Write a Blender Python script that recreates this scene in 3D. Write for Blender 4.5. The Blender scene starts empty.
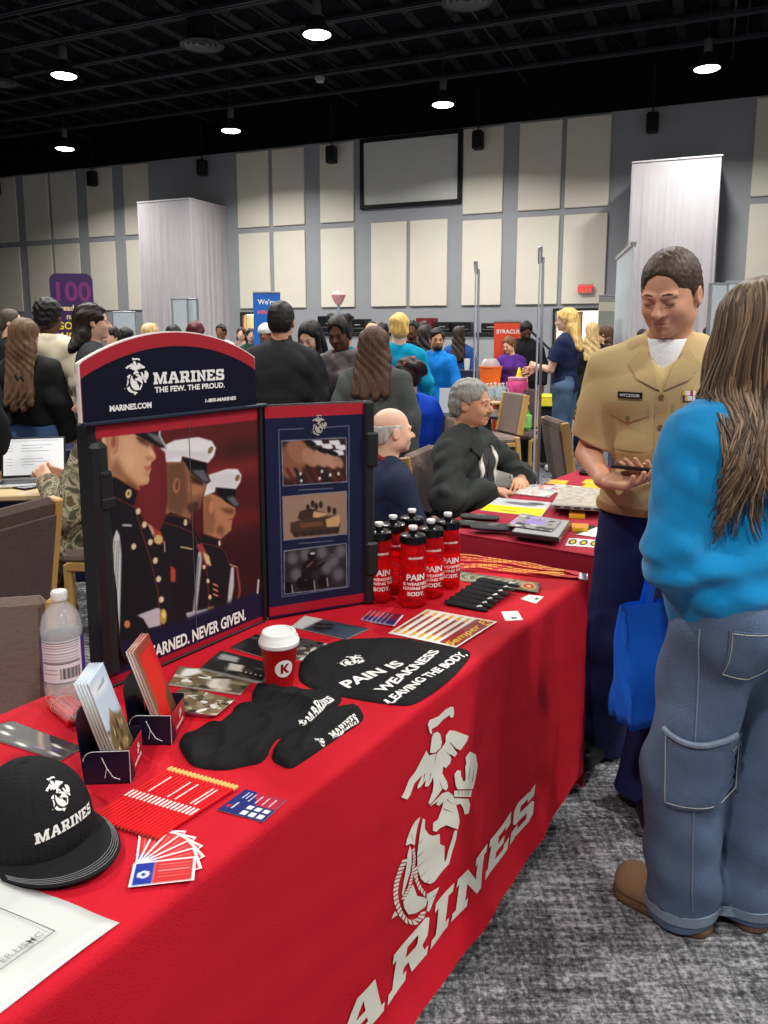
import bpy, math, random
import numpy as np
from mathutils import Vector, Matrix
from mathutils.bvhtree import BVHTree
SC = bpy.context.scene
COL = SC.collection
R = math.radians
rng = random.Random(7)

# ---------------------------------------------------------------- camera, world, exposure
CAM_H = 1.55
FPX = 770.0; PCX = 384.0; PCY = 450.0
PITCH = math.atan(118.0 / FPX)
cam_data = bpy.data.cameras.new('camera')
cam_data.sensor_fit = 'VERTICAL'
cam_data.sensor_height = 24.0
cam_data.lens = FPX / 1024.0 * 24.0
cam_data.shift_y = -(512.0 - PCY) / 1024.0
cam_data.clip_start = 0.05; cam_data.clip_end = 200
cam = bpy.data.objects.new('camera', cam_data); COL.objects.link(cam)
cam.location = (0, 0, CAM_H)
cam.rotation_euler = (R(90) - PITCH, 0, 0)
SC.camera = cam
SC.view_settings.view_transform = 'Standard'
SC.view_settings.look = 'None'
SC.view_settings.gamma = 1.0
SC.view_settings.use_curve_mapping = False
SC.view_settings.exposure = 0.14
WORLD_RGB = (0.86, 0.88, 0.92); WORLD_STRENGTH = 0.15
LAMP_W = 205.0
world = bpy.data.worlds.new('hall_ambient'); SC.world = world
world.use_nodes = True
world.node_tree.nodes['Background'].inputs[0].default_value = (*WORLD_RGB, 1)
world.node_tree.nodes['Background'].inputs[1].default_value = WORLD_STRENGTH

# ---------------------------------------------------------------- geometry of the place
_c, _s = math.cos(PITCH), math.sin(PITCH)
def ray(u, v):
    a = (u - PCX) / FPX; b = -(v - PCY) / FPX
    return Vector((a, _c + b * _s, -_s + b * _c))
def atz(u, v, z):
    d = ray(u, v); t = (z - CAM_H) / d.z
    return Vector((d.x * t, d.y * t, z))
def aty(u, v, y):
    d = ray(u, v); t = y / d.y
    return Vector((d.x * t, y, CAM_H + d.z * t))
def atplane(u, v, p, n):
    d = ray(u, v); o = Vector((0, 0, CAM_H)); p = Vector(p); n = Vector(n)
    t = (p - o).dot(n) / d.dot(n)
    return o + d * t

# ---------------------------------------------------------------- colour and materials
def lin(c):
    r = []
    for x in c:
        x = x / 255.0
        r.append(x / 12.92 if x <= 0.04045 else ((x + 0.055) / 1.055) ** 2.4)
    return tuple(r)
_M = {}
def mat(name, rgb, rough=0.6, metal=0.0, bump=0.0, bscale=60.0, var=0.0, vscale=8.0, emit=0.0, spec=0.5, trans=0.0, ior=1.45, alpha=1.0, stretch=None, sheen=0.0, attr=False, kind='noise'):
    if name in _M: return _M[name]
    m = bpy.data.materials.new(name); m.use_nodes = True
    nt = m.node_tree; b = nt.nodes['Principled BSDF']
    c = lin(rgb)
    b.inputs['Base Color'].default_value = (*c, 1)
    b.inputs['Roughness'].default_value = rough
    b.inputs['Metallic'].default_value = metal
    b.inputs['Specular IOR Level'].default_value = spec
    b.inputs['IOR'].default_value = ior
    b.inputs['Transmission Weight'].default_value = trans
    b.inputs['Alpha'].default_value = alpha
    if sheen: b.inputs['Sheen Weight'].default_value = sheen
    if emit:
        b.inputs['Emission Color'].default_value = (*c, 1); b.inputs['Emission Strength'].default_value = emit
    tc = nt.nodes.new('ShaderNodeTexCoord'); mp = nt.nodes.new('ShaderNodeMapping')
    nt.links.new(tc.outputs['Object'], mp.inputs[0])
    if stretch: mp.inputs['Scale'].default_value = stretch
    src = None
    if attr:
        a = nt.nodes.new('ShaderNodeAttribute'); a.attribute_name = 'Col'
        src = a.outputs['Color']; nt.links.new(src, b.inputs['Base Color'])
    if var:
        n = nt.nodes.new('ShaderNodeTexNoise'); n.inputs['Scale'].default_value = vscale; n.inputs['Detail'].default_value = 5
        nt.links.new(mp.outputs[0], n.inputs['Vector'])
        mr = nt.nodes.new('ShaderNodeMapRange'); mr.inputs[1].default_value = .3; mr.inputs[2].default_value = .7
        mr.inputs[3].default_value = 1 - var; mr.inputs[4].default_value = 1 + var
        nt.links.new(n.outputs['Fac'], mr.inputs[0])
        mx = nt.nodes.new('ShaderNodeVectorMath'); mx.operation = 'SCALE'
        if src: nt.links.new(src, mx.inputs[0])
        else: mx.inputs[0].default_value = c
        nt.links.new(mr.outputs[0], mx.inputs['Scale']); nt.links.new(mx.outputs[0], b.inputs['Base Color'])
    if bump:
        n = nt.nodes.new('ShaderNodeTexNoise'); n.inputs['Scale'].default_value = bscale; n.inputs['Detail'].default_value = 4
        if kind == 'wave':
            n = nt.nodes.new('ShaderNodeTexWave'); n.inputs['Scale'].default_value = bscale; n.inputs['Distortion'].default_value = 3; n.inputs['Detail'].default_value = 3
        nt.links.new(mp.outputs[0], n.inputs['Vector'])
        bp = nt.nodes.new('ShaderNodeBump'); bp.inputs['Strength'].default_value = bump; bp.inputs['Distance'].default_value = 0.01
        nt.links.new(n.outputs['Fac'], bp.inputs['Height']); nt.links.new(bp.outputs[0], b.inputs['Normal'])
    _M[name] = m
    return m
def fabric(name, rgb, rough=0.85, var=0.06, bump=0.25, bscale=180, spec=.25, sheen=0.0, vscale=6): return mat(name, rgb, rough, bump=bump, bscale=bscale, var=var, spec=spec, sheen=sheen, vscale=vscale)
def hairmat(name, rgb, var=.35): return mat(name, rgb, .5, bump=.5, bscale=40, var=var, vscale=22, stretch=(3, 3, .5), spec=.4)
PRINT = mat('printed_paper', (255, 255, 255), .35, attr=True, spec=.4)
PRINTM = mat('printed_matt_vinyl', (255, 255, 255), .5, attr=True, spec=.3)
WHITE = mat('white_print', (235, 235, 232), .6)

# ---------------------------------------------------------------- objects
def link(o, parent=None):
    COL.objects.link(o)
    if parent is not None: o.parent = parent
    return o
def mesh_from(name, V, F, smooth=False):
    V = np.asarray(V, dtype=np.float32)
    me = bpy.data.meshes.new(name)
    if isinstance(F, np.ndarray) and F.ndim == 2:
        n, k = F.shape
        me.vertices.add(len(V)); me.vertices.foreach_set('co', V.ravel())
        me.loops.add(n * k); me.loops.foreach_set('vertex_index', F.astype(np.int32).ravel())
        me.polygons.add(n)
        me.polygons.foreach_set('loop_start', np.arange(0, n * k, k, dtype=np.int32))
        me.polygons.foreach_set('loop_total', np.full(n, k, dtype=np.int32))
        me.update(calc_edges=True)
    else:
        me.from_pydata([tuple(map(float, v)) for v in V], [], [list(map(int, f)) for f in F]); me.update()
    if smooth and len(me.polygons): me.polygons.foreach_set('use_smooth', np.ones(len(me.polygons), dtype=bool))
    return me
def mesh_obj(name, V, F, m, parent=None, smooth=False):
    me = mesh_from(name, V, F, smooth)
    for mm in (m if isinstance(m, (list, tuple)) else [m]): me.materials.append(mm)
    return link(bpy.data.objects.new(name, me), parent)
def localize(o, rz, origin=None):
    """give a mesh object a frame turned by rz about z (its shape stays where it is)"""
    Mi = Matrix.Rotation(-rz, 4, 'Z')
    if origin is not None: Mi = Mi @ Matrix.Translation(-Vector(origin))
    o.data.transform(Mi); o.matrix_basis = Mi.inverted(); return o
def tag(o, label=None, cat=None, group=None, kind=None):
    if label: o['label'] = label
    if cat: o['category'] = cat
    if group: o['group'] = group
    if kind: o['kind'] = kind
    return o
def empty(name, loc=(0, 0, 0), rz=0.0, label=None, cat=None, group=None):
    o = bpy.data.objects.new(name, None); COL.objects.link(o)
    o.empty_display_size = .05
    o.location = loc; o.rotation_euler = (0, 0, rz)
    return tag(o, label, cat, group)
def dup(root, loc=None, rz=None, label=None, group=None):
    r = root.copy(); COL.objects.link(r)
    if loc is not None: r.location = loc
    if rz is not None: r.rotation_euler = (0, 0, rz)
    if label: r['label'] = label
    if group: r['group'] = group
    for ch in list(root.children):
        c = ch.copy(); COL.objects.link(c); c.parent = r
        for g in list(ch.children):
            d = g.copy(); COL.objects.link(d); d.parent = c
    return r

class MB:
    """collects shapes into one mesh"""
    def __init__(s): s.V = []; s.F = []
    def add(s, V, F):
        b = len(s.V); s.V += [tuple(v) for v in V]; s.F += [tuple(b + i for i in f) for f in F]; return s
    def box(s, c, h, rz=0.0, rot=None, bev=0.0):
        # a box with chamfered edges when bev is given; h are half sizes
        c = Vector(c); M = rot if rot is not None else Matrix.Rotation(rz, 3, 'Z')
        hx, hy, hz = h
        if bev <= 0:
            V = [c + M @ Vector((x * hx, y * hy, z * hz)) for z in (-1, 1) for y in (-1, 1) for x in (-1, 1)]
            F = [(0, 2, 3, 1), (4, 5, 7, 6), (0, 1, 5, 4), (2, 6, 7, 3), (0, 4, 6, 2), (1, 3, 7, 5)]
            return s.add(V, F)
        b = min(bev, hx * .98, hy * .98, hz * .98); V = []; ids = {}
        for sx in (-1, 1):
            for sy in (-1, 1):
                for sz in (-1, 1):
                    for a in range(3):
                        q = [sx * (hx - b), sy * (hy - b), sz * (hz - b)]; q[a] = (sx * hx, sy * hy, sz * hz)[a]
                        ids[(sx, sy, sz, a)] = len(V); V.append(c + M @ Vector(q))
        g = lambda *k: ids[k]
        F = []
        for S in (-1, 1):
            F.append([g(S, -1, -1, 0), g(S, 1, -1, 0), g(S, 1, 1, 0), g(S, -1, 1, 0)][::S])
            F.append([g(-1, S, -1, 1), g(-1, S, 1, 1), g(1, S, 1, 1), g(1, S, -1, 1)][::S])
            F.append([g(-1, -1, S, 2), g(1, -1, S, 2), g(1, 1, S, 2), g(-1, 1, S, 2)][::S])
        for p in (-1, 1):
            for q in (-1, 1):
                F.append([g(-1, p, q, 1), g(1, p, q, 1), g(1, p, q, 2), g(-1, p, q, 2)][::(p * q)])
                F.append([g(p, -1, q, 2), g(p, 1, q, 2), g(p, 1, q, 0), g(p, -1, q, 0)][::(p * q)])
                F.append([g(p, q, -1, 0), g(p, q, 1, 0), g(p, q, 1, 1), g(p, q, -1, 1)][::(p * q)])
        for sx in (-1, 1):
            for sy in (-1, 1):
                for sz in (-1, 1):
                    F.append([g(sx, sy, sz, 0), g(sx, sy, sz, 1), g(sx, sy, sz, 2)][::(sx * sy * sz)])
        return s.add(V, F)
    def tube(s, pts, r, n=8, flat=None):
        # r: number or list; flat=(axis vector, factor) squashes
        pts = [Vector(p) for p in pts]; m = len(pts); rs = r if isinstance(r, (list, tuple)) else [r] * m
        V = []; F = []; up = None
        for i, p in enumerate(pts):
            t = (pts[min(i + 1, m - 1)] - pts[max(i - 1, 0)]).normalized()
            if up is None:
                a = Vector((0, 0, 1)) if abs(t.z) < .9 else Vector((1, 0, 0))
                up = (a - t * a.dot(t)).normalized()
            else:
                up = (up - t * up.dot(t)).normalized()
            sd = t.cross(up)
            for k in range(n):
                a = 2 * math.pi * k / n
                o = (up * math.cos(a) + sd * math.sin(a)) * rs[i]
                if flat: ax = Vector(flat[0]).normalized(); o = o - ax * o.dot(ax) * (1 - flat[1])
                V.append(p + o)
        for i in range(m - 1):
            for k in range(n):
                F.append((i * n + k, i * n + (k + 1) % n, (i + 1) * n + (k + 1) % n, (i + 1) * n + k))
        F.append(tuple(range(n - 1, -1, -1))); F.append(tuple((m - 1) * n + k for k in range(n)))
        return s.add(V, F)
    def lathe(s, prof, n=24, c=(0, 0, 0), rot=None, closed=False):
        # prof: (radius, z) bottom to top
        c = Vector(c); M = rot or Matrix.Identity(3); V = []; F = []; m = len(prof)
        for (r, z) in prof:
            for k in range(n):
                a = 2 * math.pi * k / n; V.append(c + M @ Vector((r * math.cos(a), r * math.sin(a), z)))
        for i in range(m - 1):
            for k in range(n):
                F.append((i * n + k, i * n + (k + 1) % n, (i + 1) * n + (k + 1) % n, (i + 1) * n + k))
        if closed:
            for k in range(n): F.append(((m - 1) * n + k, (m - 1) * n + (k + 1) % n, (k + 1) % n, k))
        else:
            if prof[0][0] > 1e-5: F.append(tuple(range(n - 1, -1, -1)))
            if prof[-1][0] > 1e-5: F.append(tuple((m - 1) * n + k for k in range(n)))
        return s.add(V, F)
    def prism(s, poly, f0, f1):
        # poly: 2D points; f0/f1 map (x,y) to 3D for back and front faces
        n = len(poly); V = [f0(*p) for p in poly] + [f1(*p) for p in poly]
        F = [tuple(range(n - 1, -1, -1)), tuple(range(n, 2 * n))] + [(i, (i + 1) % n, n + (i + 1) % n, n + i) for i in range(n)]
        return s.add(V, F)
    def build(s, name, m, parent=None, smooth=False):
        o = mesh_obj(name, s.V, s.F, m, parent, smooth)
        if smooth:
            try: o.data.set_sharp_from_angle(angle=R(40))
            except Exception: pass
        return o

# ---------------------------------------------------------------- flat shapes, lettering and prints
def shape2d(polys, bezier=False):
    cu = bpy.data.curves.new('tmp', 'CURVE'); cu.dimensions = '2D'; cu.fill_mode = 'BOTH'
    for p in polys:
        sp = cu.splines.new('POLY'); sp.points.add(len(p) - 1)
        for i, (x, y) in enumerate(p): sp.points[i].co = (x, y, 0, 1)
        sp.use_cyclic_u = True
    return _curve_mesh(cu)
def _curve_mesh(cu):
    o = bpy.data.objects.new('tmp', cu); COL.objects.link(o)
    dg = bpy.context.evaluated_depsgraph_get(); dg.update()
    me = o.evaluated_get(dg).to_mesh()
    V = [(v.co.x, v.co.y) for v in me.vertices]; F = [tuple(p.vertices) for p in me.polygons]
    o.evaluated_get(dg).to_mesh_clear(); bpy.data.objects.remove(o); bpy.data.curves.remove(cu)
    return V, F
def shapes2d(polys):
    """each outline filled on its own, so that crossing outlines never cancel"""
    V = []; F = []
    for p in polys:
        v, f = shape2d([p]); b = len(V); V += v; F += [tuple(b + i for i in q) for q in f]
    return V, F
def text2d(txt, size=1.0, xs=1.0, bold=0.0, shear=0.0, space=1.0, center=False, line=1.0):
    cu = bpy.data.curves.new('tmp', 'FONT'); cu.body = txt; cu.size = 1.0; cu.offset = bold; cu.shear = shear
    cu.space_character = space; cu.resolution_u = 3; cu.space_line = line
    if center: cu.align_x = 'CENTER'
    cu.dimensions = '2D'; cu.fill_mode = 'BOTH'
    V, F = _curve_mesh(cu)
    k = size / 0.72
    return [(x * k * xs, y * k) for x, y in V], F
GL = {
 'I': (5, [[(0,0),(5,0),(5,2),(3.9,2),(3.9,8),(5,8),(5,10),(0,10),(0,8),(1.1,8),(1.1,2),(0,2)]]),
 'N': (9.4, [[(0,0),(4,0),(4,2),(3.2,2),(3.2,6),(7,0),(8.6,0),(8.6,8),(9.4,8),(9.4,10),(5.4,10),(5.4,8),(6.2,8),(6.2,4.2),(2.6,10),(0,10),(0,8),(.8,8),(.8,2),(0,2)]]),
 'M': (12.4, [[(0,0),(4,0),(4,2),(3.2,2),(3.2,6.5),(5.4,0),(7,0),(9.2,6.5),(9.2,2),(8.4,2),(8.4,0),(12.4,0),(12.4,2),(11.6,2),(11.6,8),(12.4,8),(12.4,10),(8.6,10),(6.2,3.6),(3.8,10),(0,10),(0,8),(.8,8),(.8,2),(0,2)]]),
 'A': (10.4, [[(0,0),(4,0),(4,1.8),(3.4,1.8),(3.8,3),(6.6,3),(7,1.8),(6.3,1.8),(6.3,0),(10.4,0),(10.4,1.8),(9.7,1.8),(7,10),(3.6,10),(.8,1.8),(0,1.8)], [(4.3,4.8),(6.1,4.8),(5.2,7.8)]]),
 'R': (9.6, [[(0,0),(4.4,0),(4.4,2),(3.5,2),(3.5,3.6),(4.6,3.6),(6,0),(9.6,0),(9.6,2),(8.6,2),(7.7,4),(8.8,5),(8.8,8.8),(7.6,10),(0,10),(0,8),(.9,8),(.9,2),(0,2)], [(3.5,5.6),(5.8,5.6),(6.1,6),(6.1,7.6),(5.8,8),(3.5,8)]]),
 'E': (8.6, [[(0,0),(8.6,0),(8.6,3.2),(6.4,3.2),(6.4,2),(3.4,2),(3.4,4),(6,4),(6,6),(3.4,6),(3.4,8),(6.2,8),(6.2,6.9),(8.4,6.9),(8.4,10),(0,10),(0,8),(.8,8),(.8,2),(0,2)]]),
 'S': (8.8, [[(0,0),(2,0),(2.2,.6),(3,0),(7.4,0),(8.8,1.2),(8.8,4.6),(7.6,5.8),(3,6.2),(3,8),(5.6,8),(5.8,6.8),(8.4,6.8),(8.4,10),(6.6,10),(6.2,9.5),(5.4,10),(1.6,10),(.3,8.8),(.3,5.4),(1.5,4.2),(6,3.8),(6,2),(2.8,2),(2.6,3.4),(0,3.4)]]),
}
def marines2d(size=1.0, shear=0.25, xs=1.0, gap=.9):
    polys = []; x = 0
    for ch in 'MARINES':
        w, ps = GL[ch]
        polys += [[(x + a, b) for a, b in p] for p in ps]
        x += w + gap
    tot = x - gap; k = size / 10.0
    V, F = shape2d([[((a + shear * b) * k * xs, b * k) for a, b in p] for p in polys])
    return V, F, tot * k * xs
def subdiv2d(V, F, maxlen):
    V = [tuple(v) for v in V]; T = []
    for f in F:
        for i in range(1, len(f) - 1): T.append((f[0], f[i], f[i + 1]))
    for _ in range(9):
        cache = {}; out = []; done = True
        def mid(a, b):
            k = (a, b) if a < b else (b, a)
            if k not in cache: cache[k] = len(V); V.append(((V[a][0] + V[b][0]) / 2, (V[a][1] + V[b][1]) / 2))
            return cache[k]
        L = lambda a, b: math.hypot(V[a][0] - V[b][0], V[a][1] - V[b][1])
        for (a, b, c) in T:
            ls = [(L(a, b) > maxlen), (L(b, c) > maxlen), (L(c, a) > maxlen)]
            if not any(ls): out.append((a, b, c)); continue
            done = False
            k = sum(ls)
            if k == 3:
                x, y, z = mid(a, b), mid(b, c), mid(c, a); out += [(a, x, z), (x, b, y), (z, y, c), (x, y, z)]
            else:
                while not ls[0]: a, b, c = b, c, a; ls = ls[1:] + ls[:1]
                if k == 1: x = mid(a, b); out += [(a, x, c), (x, b, c)]
                elif ls[1]: x, y = mid(a, b), mid(b, c); out += [(x, b, y), (a, x, y), (a, y, c)]
                else: x, z = mid(a, b), mid(c, a); out += [(a, x, z), (x, b, c), (x, c, z)]
        T = out
        if done: break
    return V, T
def decal(name, VF, fn, m, parent=None, maxlen=None):
    V, F = VF
    if maxlen: V, F = subdiv2d(V, F, maxlen)
    return mesh_obj(name, [fn(x, y) for x, y in V], F, m, parent)
class Canvas:
    def __init__(s, x0, y0, x1, y1, res=1.0, bg=(0, 0, 0)):
        s.x0, s.y0, s.res = x0, y0, res
        s.w = int((x1 - x0) * res) + 1; s.h = int((y1 - y0) * res) + 1
        s.a = np.empty((s.h, s.w, 3)); s.a[:] = bg
        s.X = (np.arange(s.w) + .5)[None, :] / res + x0; s.Y = (np.arange(s.h) + .5)[:, None] / res + y0
    def _mix(s, m, col, op=1.0):
        m = (m * op)[..., None]; s.a = s.a * (1 - m) + np.array(col) * m
    def _blur(s, m, k):
        k = int(round(k * s.res))
        for _ in range(2):
            if k < 1: break
            for ax in (0, 1):
                p = np.pad(m, [(k, k) if i == ax else (0, 0) for i in (0, 1)], mode='edge')
                cs = np.cumsum(p, axis=ax); cs = np.insert(cs, 0, 0, axis=ax)
                n = 2 * k + 1
                m = (np.take(cs, range(n, cs.shape[ax]), axis=ax) - np.take(cs, range(0, cs.shape[ax] - n), axis=ax)) / n
        return m
    def mask(s, pts):
        acc = np.zeros((s.h, s.w))
        for oy in (-.25, .25):
            for ox in (-.25, .25):
                X = s.X + ox / s.res; Y = s.Y + oy / s.res; ins = np.zeros((s.h, s.w), bool)
                for i in range(len(pts)):
                    x1, y1 = pts[i]; x2, y2 = pts[i - 1]
                    if y1 == y2: continue
                    ins ^= ((y1 > Y) != (y2 > Y)) & (X < (x2 - x1) * (Y - y1) / (y2 - y1) + x1)
                acc += ins
        return acc / 4
    def poly(s, pts, col, soft=0, op=1.0, clip=None):
        m = s.mask(pts)
        if soft: m = s._blur(m, soft)
        if clip is not None: m = m * clip
        s._mix(m, col, op); return m
    def ell(s, cx, cy, rx, ry, col, rot=0, soft=0, op=1.0, clip=None):
        c, n = math.cos(rot), math.sin(rot)
        pts = [(cx + rx * math.cos(t) * c - ry * math.sin(t) * n, cy + rx * math.cos(t) * n + ry * math.sin(t) * c) for t in [i * math.pi / 10 for i in range(20)]]
        return s.poly(pts, col, soft, op, clip)
    def line(s, pts, w, col, soft=0, op=1.0, clip=None):
        m = np.zeros((s.h, s.w))
        for (ax, ay), (bx, by) in zip(pts, pts[1:]):
            dx, dy = bx - ax, by - ay; L = dx * dx + dy * dy + 1e-9
            t = np.clip(((s.X - ax) * dx + (s.Y - ay) * dy) / L, 0, 1)
            d = np.hypot(s.X - ax - t * dx, s.Y - ay - t * dy)
            m = np.maximum(m, np.clip((w / 2 - d) * s.res + .5, 0, 1))
        if soft: m = s._blur(m, soft)
        if clip is not None: m = m * clip
        s._mix(m, col, op)
    def noise(s, amp, seed=1):
        r = np.random.RandomState(seed); s.a = s.a + r.uniform(-amp, amp, (s.h, s.w, 1))
    def at(s, x, y):
        i = np.clip(((x - s.x0) * s.res).astype(int), 0, s.w - 1); j = np.clip(((y - s.y0) * s.res).astype(int), 0, s.h - 1)
        return s.a[j, i]
def setcol(o, rgb):
    rgb = np.clip(np.asarray(rgb) / 255.0, 0, 1); l = np.where(rgb <= .04045, rgb / 12.92, ((rgb + .055) / 1.055) ** 2.4)
    a = o.data.color_attributes.new('Col', 'FLOAT_COLOR', 'POINT')
    buf = np.ones((len(l), 4), dtype=np.float32); buf[:, :3] = l; a.data.foreach_set('color', buf.ravel())
def sheet(name, c00, c10, c11, c01, canvas, nx, ny, parent=None, m=None, thick=0.0, bow=None):
    """printed sheet: canvas (x right, y down, 0..1 unit square unless its frame says otherwise) on the quad tl,tr,br,bl"""
    c00, c10, c11, c01 = map(lambda v: np.array(v, float), (c00, c10, c11, c01))
    U, W = np.meshgrid(np.linspace(0, 1, nx + 1), np.linspace(0, 1, ny + 1))
    u = U.ravel()[:, None]; w = W.ravel()[:, None]
    P = c00 * (1 - u) * (1 - w) + c10 * u * (1 - w) + c11 * u * w + c01 * (1 - u) * w
    nrm = np.cross(c10 - c00, c01 - c00); nrm = -nrm / np.linalg.norm(nrm)
    if bow is not None: P = P + nrm * bow(u, w)
    idx = np.arange((nx + 1) * (ny + 1)).reshape(ny + 1, nx + 1)
    F = np.stack([idx[1:, :-1], idx[1:, 1:], idx[:-1, 1:], idx[:-1, :-1]], -1).reshape(-1, 4)
    cx = canvas.x0 + U.ravel() * (canvas.w - 1) / canvas.res; cy = canvas.y0 + W.ravel() * (canvas.h - 1) / canvas.res
    C = canvas.at(cx, cy)
    if thick:
        n0 = len(P); P = np.vstack([P, P - nrm * thick]); C = np.vstack([C, C * 0 + np.array((225, 225, 222))])
        F2 = F[:, ::-1] + n0
        ring = np.concatenate([idx[0, :], idx[1:, -1], idx[-1, -2::-1], idx[-2:0:-1, 0]])
        nx_ = np.roll(ring, -1)
        F3 = np.stack([ring, nx_, nx_ + n0, ring + n0], -1)
        F = np.vstack([F, F2, F3])
    o = mesh_obj(name, P, F, m or PRINT, parent)
    setcol(o, C)
    return o

# ---------------------------------------------------------------- signed-distance modelling for bodies and cloth
def smin(a, b, k):
    h = np.clip(.5 + .5 * (b - a) / k, 0, 1)
    return b + (a - b) * h - k * h * (1 - h)
class Sdf:
    def __init__(s, vox, k=.02): s.vox = vox; s.k = k; s.ops = []; s.cuts = []; s.dis = None
    def cap(s, p, q, r1, r2=None, k=None, sub=False, flat=None):
        p = np.array(p, float); q = np.array(q, float); r2 = r1 if r2 is None else r2
        d = q - p; L = max(d @ d, 1e-9); R_ = max(r1, r2)
        lo = np.minimum(p, q) - R_; hi = np.maximum(p, q) + R_
        if flat is not None: fa = np.array(flat[0], float); fa /= np.linalg.norm(fa); ff = flat[1]
        def f(X, Y, Z):
            a, b, c = X - p[0], Y - p[1], Z - p[2]
            h = np.clip((a * d[0] + b * d[1] + c * d[2]) / L, 0, 1)
            a = a - h * d[0]; b = b - h * d[1]; c = c - h * d[2]
            q2 = a * a + b * b + c * c
            if flat is not None: pr = a * fa[0] + b * fa[1] + c * fa[2]; q2 = q2 + pr * pr * (ff * ff - 1)
            return np.sqrt(q2) - (r1 + (r2 - r1) * h)
        s.ops.append((f, lo, hi, s.k if k is None else k, sub)); return s
    def ell(s, c, r, rot=None, k=None, sub=False):
        c = np.array(c, float); r = np.array(r, float); m = r.max(); g = r.min()
        M = np.array(rot if rot is not None else np.eye(3), float)
        def f(X, Y, Z):
            a, b, d = X - c[0], Y - c[1], Z - c[2]
            x = (a * M[0][0] + b * M[1][0] + d * M[2][0]) / r[0]; y = (a * M[0][1] + b * M[1][1] + d * M[2][1]) / r[1]; z = (a * M[0][2] + b * M[1][2] + d * M[2][2]) / r[2]
            l = np.sqrt(x * x + y * y + z * z) + 1e-6
            l2 = np.sqrt((x / r[0]) ** 2 + (y / r[1]) ** 2 + (z / r[2]) ** 2) + 1e-6
            return l * (l - 1) / l2
        s.ops.append((f, c - m, c + m, s.k if k is None else k, sub)); return s
    def box(s, c, h, rot=None, rnd=.01, k=None, sub=False):
        c = np.array(c, float); h = np.array(h, float); m = np.linalg.norm(h)
        M = np.array(rot if rot is not None else np.eye(3), float)
        def f(X, Y, Z):
            a, b, d = X - c[0], Y - c[1], Z - c[2]
            x = np.abs(a * M[0][0] + b * M[1][0] + d * M[2][0]) - h[0] + rnd
            y = np.abs(a * M[0][1] + b * M[1][1] + d * M[2][1]) - h[1] + rnd
            z = np.abs(a * M[0][2] + b * M[1][2] + d * M[2][2]) - h[2] + rnd
            return np.sqrt(np.maximum(x, 0) ** 2 + np.maximum(y, 0) ** 2 + np.maximum(z, 0) ** 2) + np.minimum(np.maximum(x, np.maximum(y, z)), 0) - rnd
        s.ops.append((f, c - m, c + m, s.k if k is None else k, sub)); return s
    def loft(s, keys, k=None, sub=False):
        """keys: (z, cx, cy, rx, ry) rings stacked along z"""
        K = np.array(sorted(keys), float); z = K[:, 0]
        lo = np.array([(K[:, 1] - K[:, 3]).min(), (K[:, 2] - K[:, 4]).min(), z[0]]); hi = np.array([(K[:, 1] + K[:, 3]).max(), (K[:, 2] + K[:, 4]).max(), z[-1]])
        def f(X, Y, Z):
            zz = np.clip(Z, z[0], z[-1])
            i = [np.interp(zz, z, K[:, j]) for j in (1, 2, 3, 4)]
            a = (X - i[0]) / i[2]; b = (Y - i[1]) / i[3]
            l = np.sqrt(a * a + b * b) + 1e-6; l2 = np.sqrt((a / i[2]) ** 2 + (b / i[3]) ** 2) + 1e-6
            d = l * (l - 1) / l2
            return np.maximum(d, np.abs(Z - (z[0] + z[-1]) / 2) - (z[-1] - z[0]) / 2)
        s.ops.append((f, lo, hi, s.k if k is None else k, sub)); return s
    def comp(s, sub, planes, k=None):
        """union with another model trimmed by planes (p, n): what lies on the side n points to goes"""
        ops = sub.ops; lo = np.min([o[1] for o in ops], 0); hi = np.max([o[2] for o in ops], 0)
        pl = [(np.array(p, float), np.array(n, float) / np.linalg.norm(n)) for p, n in planes]
        def f(X, Y, Z):
            F = None
            for g, l, h, kk, sb in ops:
                d = g(X, Y, Z)
                F = d if F is None else (-smin(-F, d, kk) if sb else smin(F, d, kk))
            for p, n in pl: F = -smin(-F, -((X - p[0]) * n[0] + (Y - p[1]) * n[1] + (Z - p[2]) * n[2]), .006)
            return F
        s.ops.append((f, lo, hi, s.k if k is None else k, False)); return s
    def cut(s, p, n, k=.004):
        """remove everything on the side n points to"""
        s.cuts.append((np.array(p, float), np.array(n, float) / np.linalg.norm(n), k)); return s
    def mesh(s):
        v = s.vox; add = [o for o in s.ops if not o[4]]
        lo = np.min([o[1] for o in add], 0) - 3 * v - .012; hi = np.max([o[2] for o in add], 0) + 3 * v + .012
        n = np.ceil((hi - lo) / v).astype(int) + 1
        ax = [(lo[i] + v * np.arange(n[i])).astype(np.float32) for i in range(3)]
        F = np.full(n, .5, dtype=np.float32)
        for f, l, h, k, sub in s.ops:
            m = k + 3 * v + .012
            i0 = np.clip(((l - m - lo) / v).astype(int), 0, n); i1 = np.clip(((h + m - lo) / v).astype(int) + 2, 0, n)
            if np.any(i1 <= i0): continue
            sl = tuple(slice(a, b) for a, b in zip(i0, i1))
            g = f(ax[0][sl[0]][:, None, None], ax[1][sl[1]][None, :, None], ax[2][sl[2]][None, None, :])
            if sub: F[sl] = -smin(-F[sl], g, max(k, 1e-4))
            else: F[sl] = smin(F[sl], g, max(k, 1e-4))
        X, Y, Z = ax[0][:, None, None], ax[1][None, :, None], ax[2][None, None, :]
        if s.dis is not None:
            F += s.dis(X, Y, Z).astype(np.float32)
        for p, nn, k in s.cuts:
            d = (X - p[0]) * nn[0] + (Y - p[1]) * nn[1] + (Z - p[2]) * nn[2]
            F = -smin(-F, -d, k)
        F = F.astype(np.float32)
        F[0] = F[-1] = .1; F[:, 0] = F[:, -1] = .1; F[:, :, 0] = F[:, :, -1] = .1
        S = F < 0
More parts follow.
